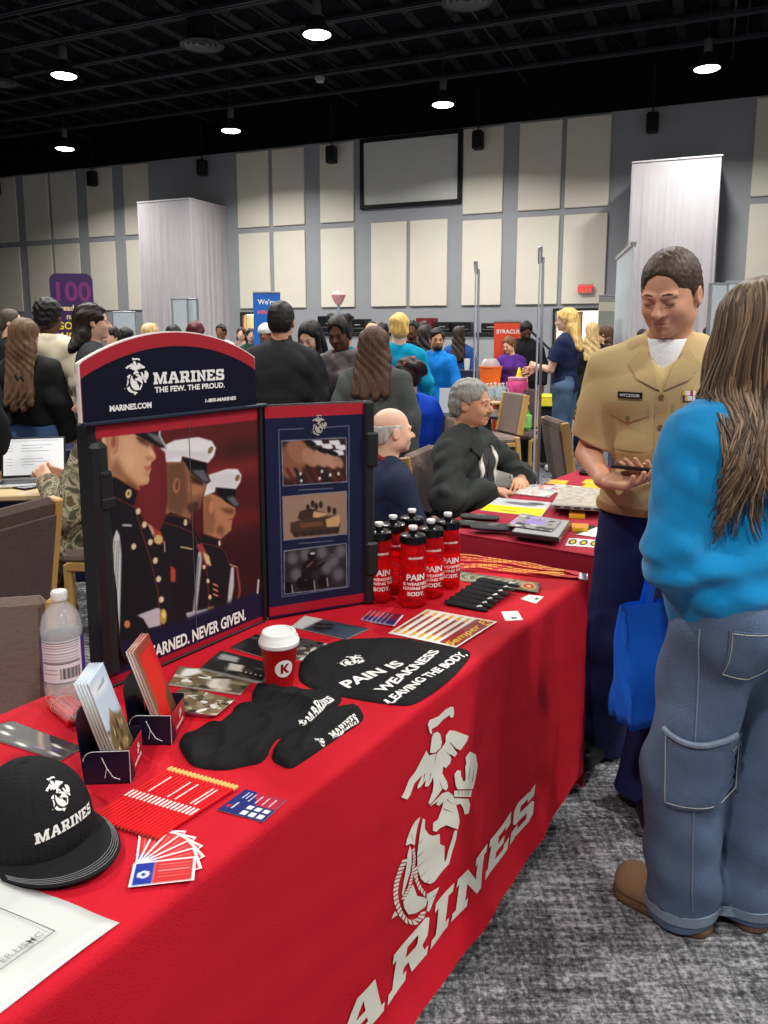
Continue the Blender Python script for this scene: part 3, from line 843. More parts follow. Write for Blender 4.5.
for pts, w, n in (([(180,370),(150,450),(125,540),(115,620),(118,700),(150,790),(200,850),(250,862),(300,825),(328,770)], 34, 21), ([(238,290),(248,360),(242,470),(215,590),(165,685)], 20, 16), ([(262,430),(265,520),(290,590),(335,648)], 26, 8)):
    EGA_PX += [_E2(q) for q in _beads(pts, w, n)]
EGA_F = [[front2d(*p) for p in poly] for poly in EGA_PX]
VF = shapes2d(EGA_F)
decal('printed_emblem', VF, on_front, M_PRINTWHITE, cloth, maxlen=.03)
GL_LINES = []
for (x0, y0), (x1, y1) in (((283,248),(332,200)), ((272,352),(350,285)), ((272,432),(366,358)), ((292,512),(362,448)), ((342,552),(388,512)), ((228,180),(240,250)), ((430,640),(352,690))):
    d = np.array((x1 - x0, y1 - y0), float); d /= np.linalg.norm(d); nn_ = np.array((-d[1], d[0])) * 2.4
    GL_LINES.append(_E2([(x0 - nn_[0], y0 - nn_[1]), (x0 + nn_[0], y0 + nn_[1]), (x1, y1)]))
for (x0, y0), (x1, y1) in (((520,318),(590,392)), ((500,400),(545,440)), ((335,560),(318,640)), ((385,560),(362,640)), ((545,700),(560,770)), ((500,760),(560,800)), ((480,830),(575,870)), ((660,600),(690,440)), ((690,620),(712,470)), ((585,690),(590,732)), ((610,690),(612,732)), ((635,690),(637,732)), ((660,690),(660,732)), ((470,690),(440,600)), ((430,380),(400,500))):
    d = np.array((x1 - x0, y1 - y0), float); d /= np.linalg.norm(d); nn_ = np.array((-d[1], d[0])) * 2.4
    GL_LINES.append(_E1([(x0 - nn_[0], y0 - nn_[1]), (x0 + nn_[0], y0 + nn_[1]), (x1, y1)]))
decal('emblem_lines', shapes2d([[front2d(*p) for p in q] for q in GL_LINES]), lambda a, z: on_front(a, z)[:1] + (on_front(a, z)[1] - .0008,) + (z,), mat('dark_red_line_print', (110, 10, 26), .7), cloth, maxlen=.03)
xs_ = [p[0] for q in EGA_F for p in q]; ys_ = [p[1] for q in EGA_F for p in q]
EX0, EX1, EY0, EY1 = min(xs_), max(xs_), min(ys_), max(ys_)
print('emblem extent', EX0, EX1, EY0, EY1)
EGA_H = [[((x - (EX0 + EX1) / 2) / (EY1 - EY0), (y - EY0) / (EY1 - EY0)) for x, y in q] for q in EGA_F]
EGA = shapes2d(EGA_H)           # emblem one unit high, centred in x
EGA_S = shapes2d(EGA_H[:13])    # without the rope, for small prints
def ega(size, small=True):
    V, F = EGA_S if small else EGA; return [(x * size, y * size) for x, y in V], F
V, F, w = marines2d(.098, .16, 1.73, .9)
decal('printed_lettering', (V, F), lambda x, y: on_front(x - .407 - w - .012, y + .145), M_PRINTWHITE, cloth, maxlen=.03)
# ---------------------------------------------------------------- the folding display on the front table
D0 = Vector((-.621, 1.613, TZ)); D1 = Vector((-.331, 2.026, TZ)); D2 = Vector((-.047, 2.168, TZ)); ZD = 1.358
DC = empty('display_stand', D1, 0, 'folding tabletop display with arched header and pictures of servicemen', 'display')
M_CASE = mat('black_case_plastic', (26, 28, 30), .45, bump=.15, bscale=90)
M_NAVY = mat('navy_display_print', (20, 24, 54), .45)
M_DRED = mat('red_display_print', (166, 28, 44), .45)
def rel(p): return Vector(p) - D1
def panel_frame(A, B):
    u = (B - A); L = u.length; u = u.normalized(); n = Vector((u.y, -u.x, 0)); return u, n, L
u1, n1, L1 = panel_frame(D0, D1); u2, n2, L2 = panel_frame(D1, D2)
def slab(name, A, u, n, L, z0, z1, depth, m, off=0.0, bev=.006, a0=0.0, parent=None):
    b = MB(); c = A + u * (a0 + L / 2) - n * (depth / 2 + off); b.box(rel(Vector((c.x, c.y, (z0 + z1) / 2))), (L / 2, depth / 2, (z1 - z0) / 2), math.atan2(u.y, u.x), bev=bev)
    return b.build(name, m, parent or DC)
slab('main_panel', D0, u1, n1, L1, TZ + .0035, ZD, .055, M_CASE)
slab('side_panel', D1 + u2 * .012, u2, n2, L2 - .012, TZ + .0035, ZD, .022, M_CASE)
b = MB(); q = D2 + u2 * .002
b.box(rel(q + Vector((0, 0, .30)) - n2 * .008), (.016, .020, .298), math.atan2(u2.y, u2.x), bev=.006)
for z in (.14, .46): b.box(rel(q + Vector((0, 0, z)) - n2 * .004 + u2 * .006), (.020, .024, .05), math.atan2(u2.y, u2.x), bev=.006)
b.build('case_edge', M_CASE, DC)
b = MB()
b.tube([rel(D1 + Vector((.003, -.001, .006))), rel(D1 + Vector((.003, -.001, .596)))], .007, 8); b.build('hinge', M_SATIN, DC)
# the prints are drawn in the photograph's own pixel frame and mapped back on the real panels
def pic(name, A, u, n, a0, a1, z0, z1, nx, ny, cv, off=.0012, parent=None):
    U, W = np.meshgrid(np.linspace(a0, a1, nx + 1), np.linspace(z1, z0, ny + 1))
    P = np.array(A)[None, :2] + U.ravel()[:, None] * np.array(u)[None, :2] + np.array(n)[None, :2] * off
    P = np.concatenate([P, W.ravel()[:, None]], 1)
    zc = P[:, 2] - CAM_H; f = P[:, 1] * _c - zc * _s; up = P[:, 1] * _s + zc * _c
    px = PCX + FPX * P[:, 0] / f; py = PCY - FPX * up / f
    idx = np.arange((nx + 1) * (ny + 1)).reshape(ny + 1, nx + 1)
    F = np.stack([idx[1:, :-1], idx[1:, 1:], idx[:-1, 1:], idx[:-1, :-1]], -1).reshape(-1, 4)
    o = mesh_obj(name, P - np.array(D1), F, PRINTM, parent or DC); setcol(o, cv.at(px, py)); return o
def S1(L, x0=90, y0=415, s=7.314): return [(x0 + x / s, y0 + y / s) for x, y in L]
cv = Canvas(70, 395, 275, 720, 4, (78, 22, 26))
# maroon sky with brighter streaks
cv.poly([(60, 400), (280, 390), (280, 470), (60, 500)], (92, 30, 30), 14)
cv.ell(245, 452, 30, 14, (58, 26, 24), 0, 9); cv.poly([(180, 470), (270, 455), (270, 468), (180, 490)], (118, 34, 32), 6); cv.poly([(215, 515), (270, 508), (270, 520), (215, 530)], (106, 28, 30), 5)
cv.poly([(100, 460), (170, 440), (170, 560), (130, 560)], (116, 34, 38), 12, .9)
cv.poly([(200, 540), (270, 530), (270, 640), (200, 650)], (52, 20, 24), 12)
SUIT = (24, 20, 26); PIPE = (122, 44, 40)
# third serviceman (smallest)
def S3(L): return [(170 + x / 7.68, 430 + y / 7.68) for x, y in L]
cv.poly(S3([(255,500),(262,800),(300,830),(385,842),(410,820),(470,770),(478,690),(505,640),(500,600),(480,560),(300,480)]), (176, 118, 84), .6)
cv.poly(S3([(265,520),(300,500),(330,560),(350,700),(330,800),(262,800)]), (140, 92, 64), 1.2)
cv.ell(*S3([(318, 592)])[0], 2.6, 6.2, (192, 122, 88), .1, .5)
cv.poly(S3([(380,600),(470,600),(500,620),(480,650),(430,640)]), (110, 66, 48), 1.2); cv.poly(S3([(380,720),(420,760),(400,820),(350,780)]), (120, 76, 56), 1.5)
cv.line(S3([(448,690),(478,684)]), .9, (96, 46, 40), .3)
cv.poly(S3([(262,500),(300,345),(440,298),(520,300),(548,345),(540,400),(505,455),(350,440),(345,475),(265,505)]), (226, 222, 224), .5)
cv.poly(S3([(300,345),(440,320),(540,350),(500,452),(350,440),(300,470)]), (204, 200, 206), 1.5, .7)
cv.poly(S3([(352,442),(505,455),(500,520),(540,575),(530,592),(490,590),(430,555),(372,500)]), (16, 14, 18), .4); cv.poly(S3([(430,520),(490,508),(538,578),(500,588)]), (96, 94, 100), 1)
cv.ell(*S3([(518, 368)])[0], 2.1, 3.6, (120, 100, 60), .4, .3)
cv.poly(S3([(240,810),(262,796),(405,846),(420,905),(450,1000),(500,1200),(480,1400),(470,1700),(200,1700),(200,1000)]), SUIT, .5)
cv.line(S3([(262,800),(405,846),(398,900)]), .7, PIPE, .2); cv.line(S3([(230,868),(330,885),(420,925),(470,1050),(490,1250)]), .7, PIPE, .2)
cv.ell(*S3([(380, 870)])[0], 1.3, 3, (216, 190, 150), 0, .3)
# second serviceman
cv.poly([(167,462),(168,500),(165,514),(180,518),(191,524),(190,520),(193,512),(200,508),(203,496),(206,488),(206,476),(200,470),(185,462)], (138, 92, 66), .6)
cv.poly([(167,465),(184,462),(186,480),(188,500),(180,516),(168,508)], (104, 70, 50), 1.4)
cv.poly([(186,505),(200,500),(198,512),(190,514)], (70, 44, 34), 1.5); cv.ell(176.5, 485.5, 3.6, 8, (158, 102, 74), .1, .5); cv.ell(177, 485, 1.6, 5, (96, 58, 42), .1, .5)
cv.poly([(188,484),(204,484),(203,492),(192,496)], (176, 118, 84), 1.5, .8); cv.line([(199,498.5),(204,497)], 1.1, (96, 44, 40), .3); cv.poly([(190,474),(204,482),(202,486),(192,482)], (58, 36, 28), 1)
cv.poly([(165,445),(175,440),(198,437),(212,441),(216,448),(214,456),(208,463),(182,456),(181,462),(166,462)], (228, 226, 228), .5)
cv.poly([(166,450),(212,452),(207,462),(182,456),(167,461)], (200, 198, 204), 1.2, .7); cv.ell(210.5, 450, 2.3, 4, (130, 108, 66), .5, .3)
cv.poly([(182,457),(207,463),(207,474),(211,481),(207,484),(200,480),(190,472)], (14, 12, 16), .4); cv.poly([(191,470),(204,470),(210,482),(204,482)], (92, 90, 98), .8)
cv.poly([(164,520),(170,512),(189,519),(192,527),(204,545),(212,600),(214,650),(204,700),(150,700),(150,560)], SUIT, .5)
cv.line([(165,513.5),(181,517),(189.5,522)], .8, PIPE, .2); cv.line([(163,522),(180,527),(193,533),(206,560),(209,600),(206,640)], .8, PIPE, .2); cv.ell(185.5, 522.5, 1.8, 3.4, (216, 190, 150), 0, .3)
cv.line([(181,547),(192,549)], 1.4, (200, 170, 130), .3)
for x, y in ((200, 553), (204, 567), (208, 581), (210, 597)): cv.ell(x, y, 1.6, 2.3, (226, 196, 150), 0, .3)
cv.poly([(196,545),(202,543),(210,560),(212,566),(206,566)], (150, 60, 56), .5); cv.poly([(203,552),(209,556),(211,566),(206,563)], (214, 190, 140), .4)
cv.poly([(198,553),(201,552),(202,560),(198,600),(196,618),(192,618),(195,590)], (176, 172, 172), .4); cv.line([(199,558),(194,616)], .8, (90, 84, 86), .3)
cv.poly([(186,613),(214,607),(214,612),(188,621)], (196, 186, 192), .4); cv.poly([(208,607),(214,606),(214,612),(208,613)], (150, 120, 60), .4)
for k in range(3): cv.line([(213.5,584+k*5),(217.5,586+k*5)], 1.6, (216, 120, 96), .3)
cv.line([(230,564.5),(237,567)], 1.0, (190, 160, 130), .3)
cv.poly([(231,568),(234,566),(234,585),(231,605),(227,606),(229,585)], (190, 186, 186), .4); cv.line([(237,567),(240,590),(238,600)], 1.6, (170, 80, 70), .5)
# first serviceman, cut by the left and top edges
cv.poly(S1([(88,125),(100,450),(90,470),(370,545),(350,520),(420,505),(435,480),(432,440),(445,400),(440,375),(450,345),(480,320),(470,290),(455,250),(440,210),(300,120)]), (208, 158, 120), .6)
cv.poly(S1([(88,125),(140,125),(150,300),(190,440),(260,470),(360,525),(300,520),(95,450)]), (186, 136, 96), 1.6)
cv.poly(S1([(88,125),(112,125),(122,440),(98,445)]), (216, 184, 136), .8)
cv.poly(S1([(190,300),(260,430),(345,500),(360,530),(250,480),(150,420)]), (140, 88, 60), 2.2, .8)
cv.ell(*S1([(175, 205)])[0], 4.6, 10.5, (196, 138, 104), .05, .6); cv.ell(*S1([(172, 195)])[0], 2.2, 6, (150, 88, 66), .05, .7)
cv.poly(S1([(380,180),(450,200),(470,260),(430,240),(350,200)]), (150, 98, 76), 1.2); cv.ell(*S1([(378, 190)])[0], 2.2, 1.1, (60, 42, 36), .2, .4)
cv.poly(S1([(405,300),(475,310),(455,335),(410,330)]), (178, 118, 92), .9); cv.poly(S1([(385,378),(445,372),(448,390),(430,395)]), (170, 92, 78), .5); cv.poly(S1([(340,500),(425,500),(430,480),(380,520)]), (168, 116, 86), 1.2)
cv.poly(S1([(330,140),(450,205),(470,262),(455,250),(400,215),(350,190)]), (112, 70, 52), 1.0, .85)
cv.poly(S1([(430,210),(478,285),(482,318),(452,300),(425,250)]), (226, 178, 142), .9, .8); cv.line(S1([(345,172),(400,190)]), 1.4, (70, 46, 36), .5)
cv.poly(S1([(230,150),(330,180),(340,300),(300,420),(240,330)]), (220, 172, 136), 2.6, .7); cv.poly(S1([(395,385),(440,392),(448,402),(410,410)]), (176, 100, 84), .5); cv.poly(S1([(400,415),(438,425),(430,445),(395,440)]), (172, 120, 92), 1.4, .7)
cv.line(S1([(205,160),(196,260),(168,290)]), 1.0, (150, 98, 72), .6, .8); cv.poly(S1([(260,470),(350,520),(360,540),(330,545),(270,510)]), (118, 74, 54), 1.2, .9)
cv.poly(S1([(290,90),(520,60),(515,140),(555,230),(560,250),(545,250),(440,200),(330,140)]), (22, 20, 24), .5); cv.poly(S1([(400,120),(500,150),(552,232),(480,190)]), (110, 108, 112), 1.1)
cv.poly(S1([(505,90),(520,90),(515,150),(560,230),(565,290),(510,240),(552,240),(500,150)]), (200, 196, 200), .6)
cv.poly(S1([(90,450),(180,450),(355,560),(330,680),(345,690),(400,800),(450,1100),(520,1900),(90,1900)]), SUIT, .5)
cv.poly(S1([(330,670),(345,690),(395,780),(540,930),(620,1400),(660,2100),(480,2100),(440,1050)]), (28, 22, 28), .7)
cv.line(S1([(120,448),(200,460),(352,558),(325,675),(100,560)]), .9, PIPE, .2); cv.line(S1([(330,680),(380,860),(440,1050),(500,1300),(515,1500),(520,1800)]), .9, PIPE, .2)
cv.ell(*S1([(282, 575)])[0], 3.0, 4.6, (226, 196, 146), .2, .4); cv.ell(*S1([(282, 575)])[0], 1.2, 2, (110, 80, 50), .2, .3)
for x, y in ((352, 705), (398, 802), (442, 930), (320, 962), (478, 1065), (502, 1200), (522, 1350)): cv.ell(*S1([(x, y)])[0], 2.5, 3.3, (228, 204, 168), .2, .4)
cv.line(S1([(243,805),(300,808)]), 2, (196, 190, 192), .4)
cv.poly(S1([(415,785),(450,810),(520,860),(545,930),(510,950),(470,930),(460,860)]), (170, 60, 56), .5); cv.poly(S1([(420,790),(450,815),(470,860),(462,890),(445,850)]), (196, 186, 150), .5, .9); cv.ell(*S1([(500, 910)])[0], 4.2, 4.6, (206, 184, 120), 0, .5); cv.line(S1([(545,930),(548,1000)]), .9, (200, 200, 196), .3)
cv.poly(S1([(158,1024),(172,900),(195,835),(217,880),(230,1024),(217,1600),(132,1620)]), (206, 205, 206), .4)
for a in (172, 192, 206): cv.line(S1([(a + 8,920),(a - 22,1590)]), .5, (84, 80, 84), .3)
cv.poly(S1([(345,1465),(490,1410),(515,1420),(515,1540),(430,1560),(390,1490)]), (196, 186, 196), .5); cv.ell(*S1([(535, 1475)])[0], 3.6, 8, (184, 150, 62), 0, .6); cv.ell(*S1([(540, 1460)])[0], 2, 4, (232, 212, 130), 0, .6)
cv.poly(S1([(105,1020),(130,950),(160,1080),(145,1100)]), (128, 30, 34), .5); cv.poly(S1([(590,1100),(625,1130),(625,1220),(590,1220)]), (190, 70, 56), .8); cv.ell(*S1([(272, 1530)])[0], 3, 4, (200, 130, 90), 0, .6)
# footer: navy band, red stripe
def zline(z, u=None): return [proj_px(D0 + u1 * 0, z), proj_px(D1, z)]
def proj_px(p, z):
    zz = z - CAM_H; f = p.y * _c - zz * _s; up = p.y * _s + zz * _c; return (PCX + FPX * p.x / f, PCY - FPX * up / f)
a_, b_ = zline(TZ + .098); c_, d_ = zline(TZ - .05)
cv.poly([a_, (b_[0] + 8, b_[1] - 1), (d_[0] + 8, d_[1]), c_], (22, 22, 52), 2.2)
cv.poly([a_, (b_[0] + 8, b_[1] - 1), (d_[0] + 8, d_[1]), c_], (22, 22, 52), 0, .4)
a_, b_ = zline(TZ + .025); c_, d_ = zline(TZ + .006); cv.poly([a_, (b_[0] + 8, b_[1] - 1), (d_[0] + 8, d_[1] - 1), c_], (160, 22, 44), .3)
a_, b_ = zline(ZD + .01); c_, d_ = zline(ZD - .034); cv.poly([(a_[0] - 8, a_[1]), (b_[0] + 8, b_[1]), (d_[0] + 8, d_[1]), (c_[0] - 8, c_[1])], (172, 34, 50), .3)
cv.poly([(240, 575), (262, 565), (262, 605), (240, 612)], (50, 20, 26), 3, .0); cv.line([(258.5,580),(257.5,593)], 1.6, (214, 206, 200), .3)
pic('main_poster', D0, u1, n1, .012, L1 - .006, TZ + .005, ZD - .006, 330, 400, cv)
VF = text2d('EARNED. NEVER GIVEN.', .030, .70, .034); wt = max(v[0] for v in VF[0])
decal('lettering', VF, lambda x, y: rel(Vector((D0.x, D0.y, 0)) + u1 * (.434 - wt + x) + n1 * .003 + Vector((0, 0, TZ + .031 + y))), WHITE, DC)
b = MB(); b.tube([rel(D0 + u1 * .265 + n1 * .002 + Vector((0, 0, .02))), rel(D0 + u1 * .265 + n1 * .002 + Vector((0, 0, .58)))], .0008, 4); b.build('fold_crease', mat('crease_grey', (96, 88, 92), .5), DC)
# side panel print with three framed pictures
cs = Canvas(255, 385, 375, 640, 5, (22, 26, 58))
for z0, z1, col in ((TZ - .02, TZ + .012, (20, 20, 48)), (TZ + .010, TZ + .036, (162, 24, 46)), (ZD - .036, ZD + .02, (172, 34, 50))):
    p = [proj_px(D1, z1), proj_px(D2, z1), proj_px(D2, z0), proj_px(D1, z0)]; p[0] = (p[0][0] - 6, p[0][1]); p[3] = (p[3][0] - 6, p[3][1]); cs.poly(p, col, 0)
K = lambda L: [(240 + x / 4.267, 380 + y / 4.267) for x, y in L]
cs.line(K([(270,207),(165,212),(180,925),(465,882),(465,195),(368,202)]), .8, (112, 118, 140), .2)
cs.line(K([(248,470),(395,462)]), .8, (112, 118, 140), .2); cs.line(K([(250,698),(395,686)]), .8, (112, 118, 140), .2)
fr = [K([(180,262),(450,248),(454,432),(186,450)]), K([(184,500),(452,476),(454,655),(190,682)]), K([(190,732),(452,698),(454,880),(192,912)])]
for f in fr: cs.poly([(x + (-.9 if i in (0, 3) else .9), y + (-.9 if i < 2 else .9)) for i, (x, y) in enumerate(f)], (120, 124, 140), 0)
m0 = cs.mask(fr[0]); cs.poly(fr[0], (52, 30, 26), 0)
cs.ell(*K([(225, 340)])[0], 14, 20, (132, 84, 62), .3, 1.5, 1, m0)
for x, y, rx, ry, c in ((250,305,10,14,(150,100,76)),(300,330,7,11,(168,120,98)),(345,335,6,10,(178,130,108)),(388,345,6,9,(182,134,112)),(420,350,4,7,(170,124,100))): cs.ell(*K([(x, y)])[0], rx, ry, c, -.6, 1, 1, m0)
for x, y in ((330,270),(372,285),(405,270),(430,290),(420,312)): cs.poly(K([(x-26,y-12),(x+16,y-14),(x+26,y+6),(x+8,y+10),(x-20,y+4)]), (222,222,226), .3, 1, m0)
for x, y in ((300,268),(352,300),(395,312)): cs.ell(*K([(x, y)])[0], 6, 2.4, (20, 18, 22), .3, .4, 1, m0)
for k in range(7): cs.line(K([(200+k*36,380),(235+k*36,440)]), 3.2, ((92,34,28),(26,22,26),(84,44,36))[k%3], .8, 1, m0); 
for x, y in ((258,400),(262,430),(340,420),(385,405),(420,400),(350,390)): cs.ell(*K([(x, y)])[0], 1.3, 1.8, (214, 206, 196), 0, .3, 1, m0)
m1 = cs.mask(fr[1]); cs.poly(fr[1], (150, 118, 100), 0)
for k in range(8): cs.line(K([(190,520+k*20),(450,505+k*18)]), 2, (160 - 8 * (k % 3), 126, 106), 1.5, .7, m1)
cs.poly(K([(215,610),(250,600),(425,575),(430,600),(420,655),(240,670),(215,650)]), (70, 50, 38), .4, 1, m1); cs.poly(K([(245,590),(255,560),(300,548),(385,575),(330,590),(262,600)]), (58, 44, 34), .4, 1, m1)
cs.poly(K([(315,560),(385,572),(330,588),(310,585)]), (204, 164, 116), .4, 1, m1); cs.poly(K([(365,595),(425,572),(430,600),(420,625),(370,628)]), (198, 156, 108), .4, 1, m1); cs.poly(K([(255,612),(350,602),(360,620),(260,632)]), (110, 70, 50), .4, 1, m1)
for x, y in ((310,528),(345,532),(380,552),(403,560),(290,545),(325,540)): cs.ell(*K([(x, y)])[0], 1.9, 3.6, (44, 34, 30), 0, .3, 1, m1)
for k in range(6): cs.ell(*K([(240 + k * 34, 660 - k * 4)])[0], 3.4, 2.6, (48, 38, 32), 0, .4, 1, m1)
m2 = cs.mask(fr[2]); cs.poly(fr[2], (42, 40, 44), 0)
for x, y in ((225,760),(280,745),(350,735),(400,770),(430,730),(370,800),(240,830),(420,830)): cs.ell(*K([(x, y)])[0], 5.5, 6.5, (112, 112, 120), 0, 1.8, .8, m2)
cs.ell(*K([(305, 750)])[0], 4.2, 4.2, (20, 16, 18), 0, .3, 1, m2); cs.ell(*K([(310, 740)])[0], 2.6, 1.2, (200, 198, 196), 0, .4, 1, m2)
cs.poly(K([(265,790),(290,765),(330,770),(370,775),(345,800),(310,815),(305,850),(262,850)]), (26, 18, 20), .4, 1, m2); cs.line(K([(330,785),(365,768),(408,752)]), 1.4, (70, 66, 70), .3, 1, m2); cs.line(K([(285,800),(310,775)]), 1, (150, 110, 90), .3, 1, m2)
for x, y in ((265,868),(300,872),(355,860),(205,890)): cs.ell(*K([(x, y)])[0], 6, 6.5, (18, 15, 18), 0, .4, 1, m2); cs.line(K([(x + 16, y - 16), (x + 20, y + 20)]), 1, (190, 188, 190), .3, 1, m2)
pic('side_poster', D1, u2, n2, .016, L2 - .014, TZ + .006, ZD - .004, 190, 340, cs)
q = D1 + u2 * (.5 * L2 + .01) + n2 * .003
decal('emblem', ega(.058), lambda x, y: rel(Vector((q.x, q.y, 0)) + u2 * x + Vector((0, 0, 1.268 + y))), mat('emblem_grey', (176, 172, 156), .5), DC)
# arched header
HB = ZD + .004; HT = 1.552
A0 = D0 - u1 * .022
HL = (atplane(254, 380, D0, n1) - A0).dot(u1)
def arch(x, inset=0.0):
    e = 1.486; t = x / HL; return e + (HT - e) * (1 - (2 * t - 1) ** 2) ** .95 - inset
def arch_poly(inset, z0):
    n = 40; r = [(HL * i / n, arch(HL * i / n, inset)) for i in range(n + 1)]; return [(HL, z0), (0, z0)] + [p for p in r]
for nm, ins, d0, d1, m in (('header_board', 0, .004, -.006, mat('white_foam_board', (226, 222, 218), .6)), ('header_stripe', .003, .0055, .004, M_DRED)):
    b = MB(); pl = arch_poly(ins, HB); 
    if ins: pl = [(min(max(x, .004), HL - .002), z) for x, z in pl]
    b.prism(pl[::-1], lambda x, z, d=d1: rel(Vector((A0.x, A0.y, z)) + u1 * x + n1 * d), lambda x, z, d=d0: rel(Vector((A0.x, A0.y, z)) + u1 * x + n1 * d)); b.build(nm, m, DC)
b = MB(); pl = [(min(max(x, .004), HL - .002), max(z, HB)) for x, z in arch_poly(.034, HB)]
b.prism(pl[::-1], lambda x, z: rel(Vector((A0.x, A0.y, z)) + u1 * x + n1 * .0055), lambda x, z: rel(Vector((A0.x, A0.y, z)) + u1 * x + n1 * .0070)); b.build('header_field', mat('dark_navy_header', (13, 14, 36), .5, spec=.2), DC)
def hd2(u, v): 
    p = atplane(u, v, A0 + n1 * .008, n1); return (p - A0).dot(u1), p.z
HW = lambda x, y: rel(Vector((A0.x, A0.y, 0)) + u1 * x + n1 * .0085 + Vector((0, 0, y)))
ex, ez = hd2(137, 395); ex2, ez2 = hd2(137, 359)
decal('emblem', ega(ez2 - ez + .003), lambda x, y: HW(ex + x, ez + y), WHITE, DC)
x0, z0 = hd2(153.5, 384.5); x1, z1 = hd2(224, 376); _, zt = hd2(153.5, 372.5)
V, F, w = marines2d(zt - z0, .0, 1.0, .8); kx = (x1 - x0) / w
sl = 0
decal('lettering', ([(x * kx, y) for x, y in V], F), lambda x, y: HW(x0 + x, z0 + y), WHITE, DC)
def htext(txt, a, b_, hpx, bold=.03, slab_=1.0):
    x0, z0 = hd2(*a); x1, z1 = hd2(*b_); _, zt = hd2(a[0], a[1] - hpx)
    V, F = text2d(txt, zt - z0, 1, bold); w = max(v[0] for v in V); decal('lettering', ([(x * (x1 - x0) / w, y) for x, y in V], F), lambda x, y: HW(x0 + x, z0 + y + (z1 - z0) * x / (x1 - x0)), WHITE, DC)
htext('THE FEW. THE PROUD.', (154.5, 388.5 + .0), (225, 383), 0, .03) if 0 else None
x0b, z0b = hd2(154.5, 387.6)
V, F = text2d('THE FEW. THE PROUD.', .0125, 1, .035); w = max(v[0] for v in V)
x1b, z1b = hd2(224.5, 383)
decal('lettering', ([(x * (x1b - x0b) / w, y) for x, y in V], F), lambda x, y: HW(x0b + x, z0 - .0185 + y), WHITE, DC)
V, F = text2d('MARINES.COM', .0125, 1, .04); w = max(v[0] for v in V); xa, za = hd2(109.5, 411.5); xb, zb = hd2(151.5, 407)
decal('lettering', ([(x * (xb - xa) / w, y) for x, y in V], F), lambda x, y: HW(xa + x, za + y), WHITE, DC)
V, F = text2d('1-800-MARINES', .0085, 1, .04); w = max(v[0] for v in V); xa2, za2 = hd2(204.5, 402.5); xb2, _z = hd2(236, 399)
decal('lettering', ([(x * (xb2 - xa2) / w, y) for x, y in V], F), lambda x, y: HW(xa2 + x, za2 + y), WHITE, DC)
# left rim of the case with its latch and grip
b = MB(); pr = []
c = D0 + n1 * .016 + u1 * .006
b.box(rel(Vector((c.x, c.y, (.80 + 1.318) / 2 + .0))), (.019, .018, .262), math.atan2(u1.y, u1.x), bev=.012); rim = b.build('case_rim', M_CASE, DC, True)
b = MB(); c2 = D0 + n1 * .030 + u1 * .010
b.box(rel(Vector((c2.x, c2.y, 1.225))), (.014, .008, .034), math.atan2(u1.y, u1.x), bev=.004); b.box(rel(Vector((c2.x, c2.y, 1.190)) + n1 * .006), (.016, .006, .012), math.atan2(u1.y, u1.x), bev=.003); b.box(rel(Vector((c2.x, c2.y, 1.252)) + n1 * .004), (.012, .006, .006), math.atan2(u1.y, u1.x), bev=.003)
b.build('latch', M_SATIN, rim)
b = MB(); g0 = D0 + u1 * .032 + n1 * .010
b.tube([rel(Vector((g0.x, g0.y, z)) + u1 * o) for z, o in ((1.06, -.012), (1.03, -.004), (.98, 0), (.92, 0), (.86, .002), (.83, .010), (.815, .022), (.812, .034))], .005, 8); b.build('carry_handle', M_BLACK, rim, True)
b = MB(); b.box(rel(D0 + u1 * (L1 / 2) + n1 * .003 + Vector((0, 0, .0045))), (L1 / 2, .003, .003), math.atan2(u1.y, u1.x), bev=.002); b.build('bottom_rail', M_SATIN, DC)
b = MB(); b.box(rel(D0 + u1 * (L1 / 2) + n1 * .006 + Vector((0, 0, ZD - TZ + .001))), (L1 / 2 + .02, .010, .004), math.atan2(u1.y, u1.x), bev=.002); b.build('top_clip_rail', mat('blue_black_rail', (30, 40, 58), .4), DC)
# ---------------------------------------------------------------- people
def V3(*a): return np.array(a, float)
def rotm(yaw=0.0, pitch=0.0, roll=0.0):
    return np.array(Matrix.Rotation(yaw, 3, 'Z') @ Matrix.Rotation(-pitch, 3, 'X') @ Matrix.Rotation(roll, 3, 'Y'))
def add_head(S, c, Rh, h, fine, fem=False, jaw=1.0, mouth_open=0.0, nose=1.0):
    P = lambda x, y, z: c + Rh @ (V3(x, y, z) * h)
    e = lambda p, r, k=.02, sub=False: S.ell(P(*p), V3(*r) * h, Rh, k * h, sub)
    e((0, -.018, .035), (.074, .096, .084)); e((0, .022, -.028), (.061 * (.94 if fem else jaw), .066, .080), .03)
    e((0, .060, -.088), (.024 * jaw, .026, .022), .022)
    for x in (-1, 1):
        e((x * .036, -.0, -.062), (.026 * jaw, .042, .03), .03)
        if fine: e((x * .036, .056, -.028), (.022, .026, .024), .02)
    S.cap(P(0, .076, .012), P(0, .108 * nose, -.030), .0085 * h, .0125 * h, .012 * h)
    if fine:
        for x in (-1, 1):
            e((x * .013, .092, -.032), (.0085, .012, .008), .006)
            e((x * .031, .098, .000), (.019, .020, .0125), .012, True)
            e((x * .031, .0715, .000), (.0145, .0145, .0125), .004)
            S.cap(P(x * .016, .086, .018), P(x * .046, .074, .020), .0085 * h, .007 * h, .010 * h)
        S.cap(P(-.019, .082, -.0565), P(.019, .082, -.0565), .0065 * h, None, .006 * h); S.cap(P(-.016, .082, -.069), P(.016, .082, -.069), .0075 * h, None, .006 * h)
        e((0, .098, -.0625), (.020, .016, .0022 + mouth_open), .003, True)
    for x in (-1, 1):
        e((x * .079, -.012, -.008), (.009, .019, .031), .008)
        if fine: e((x * .088, -.006, -.006), (.006, .011, .019), .004, True)
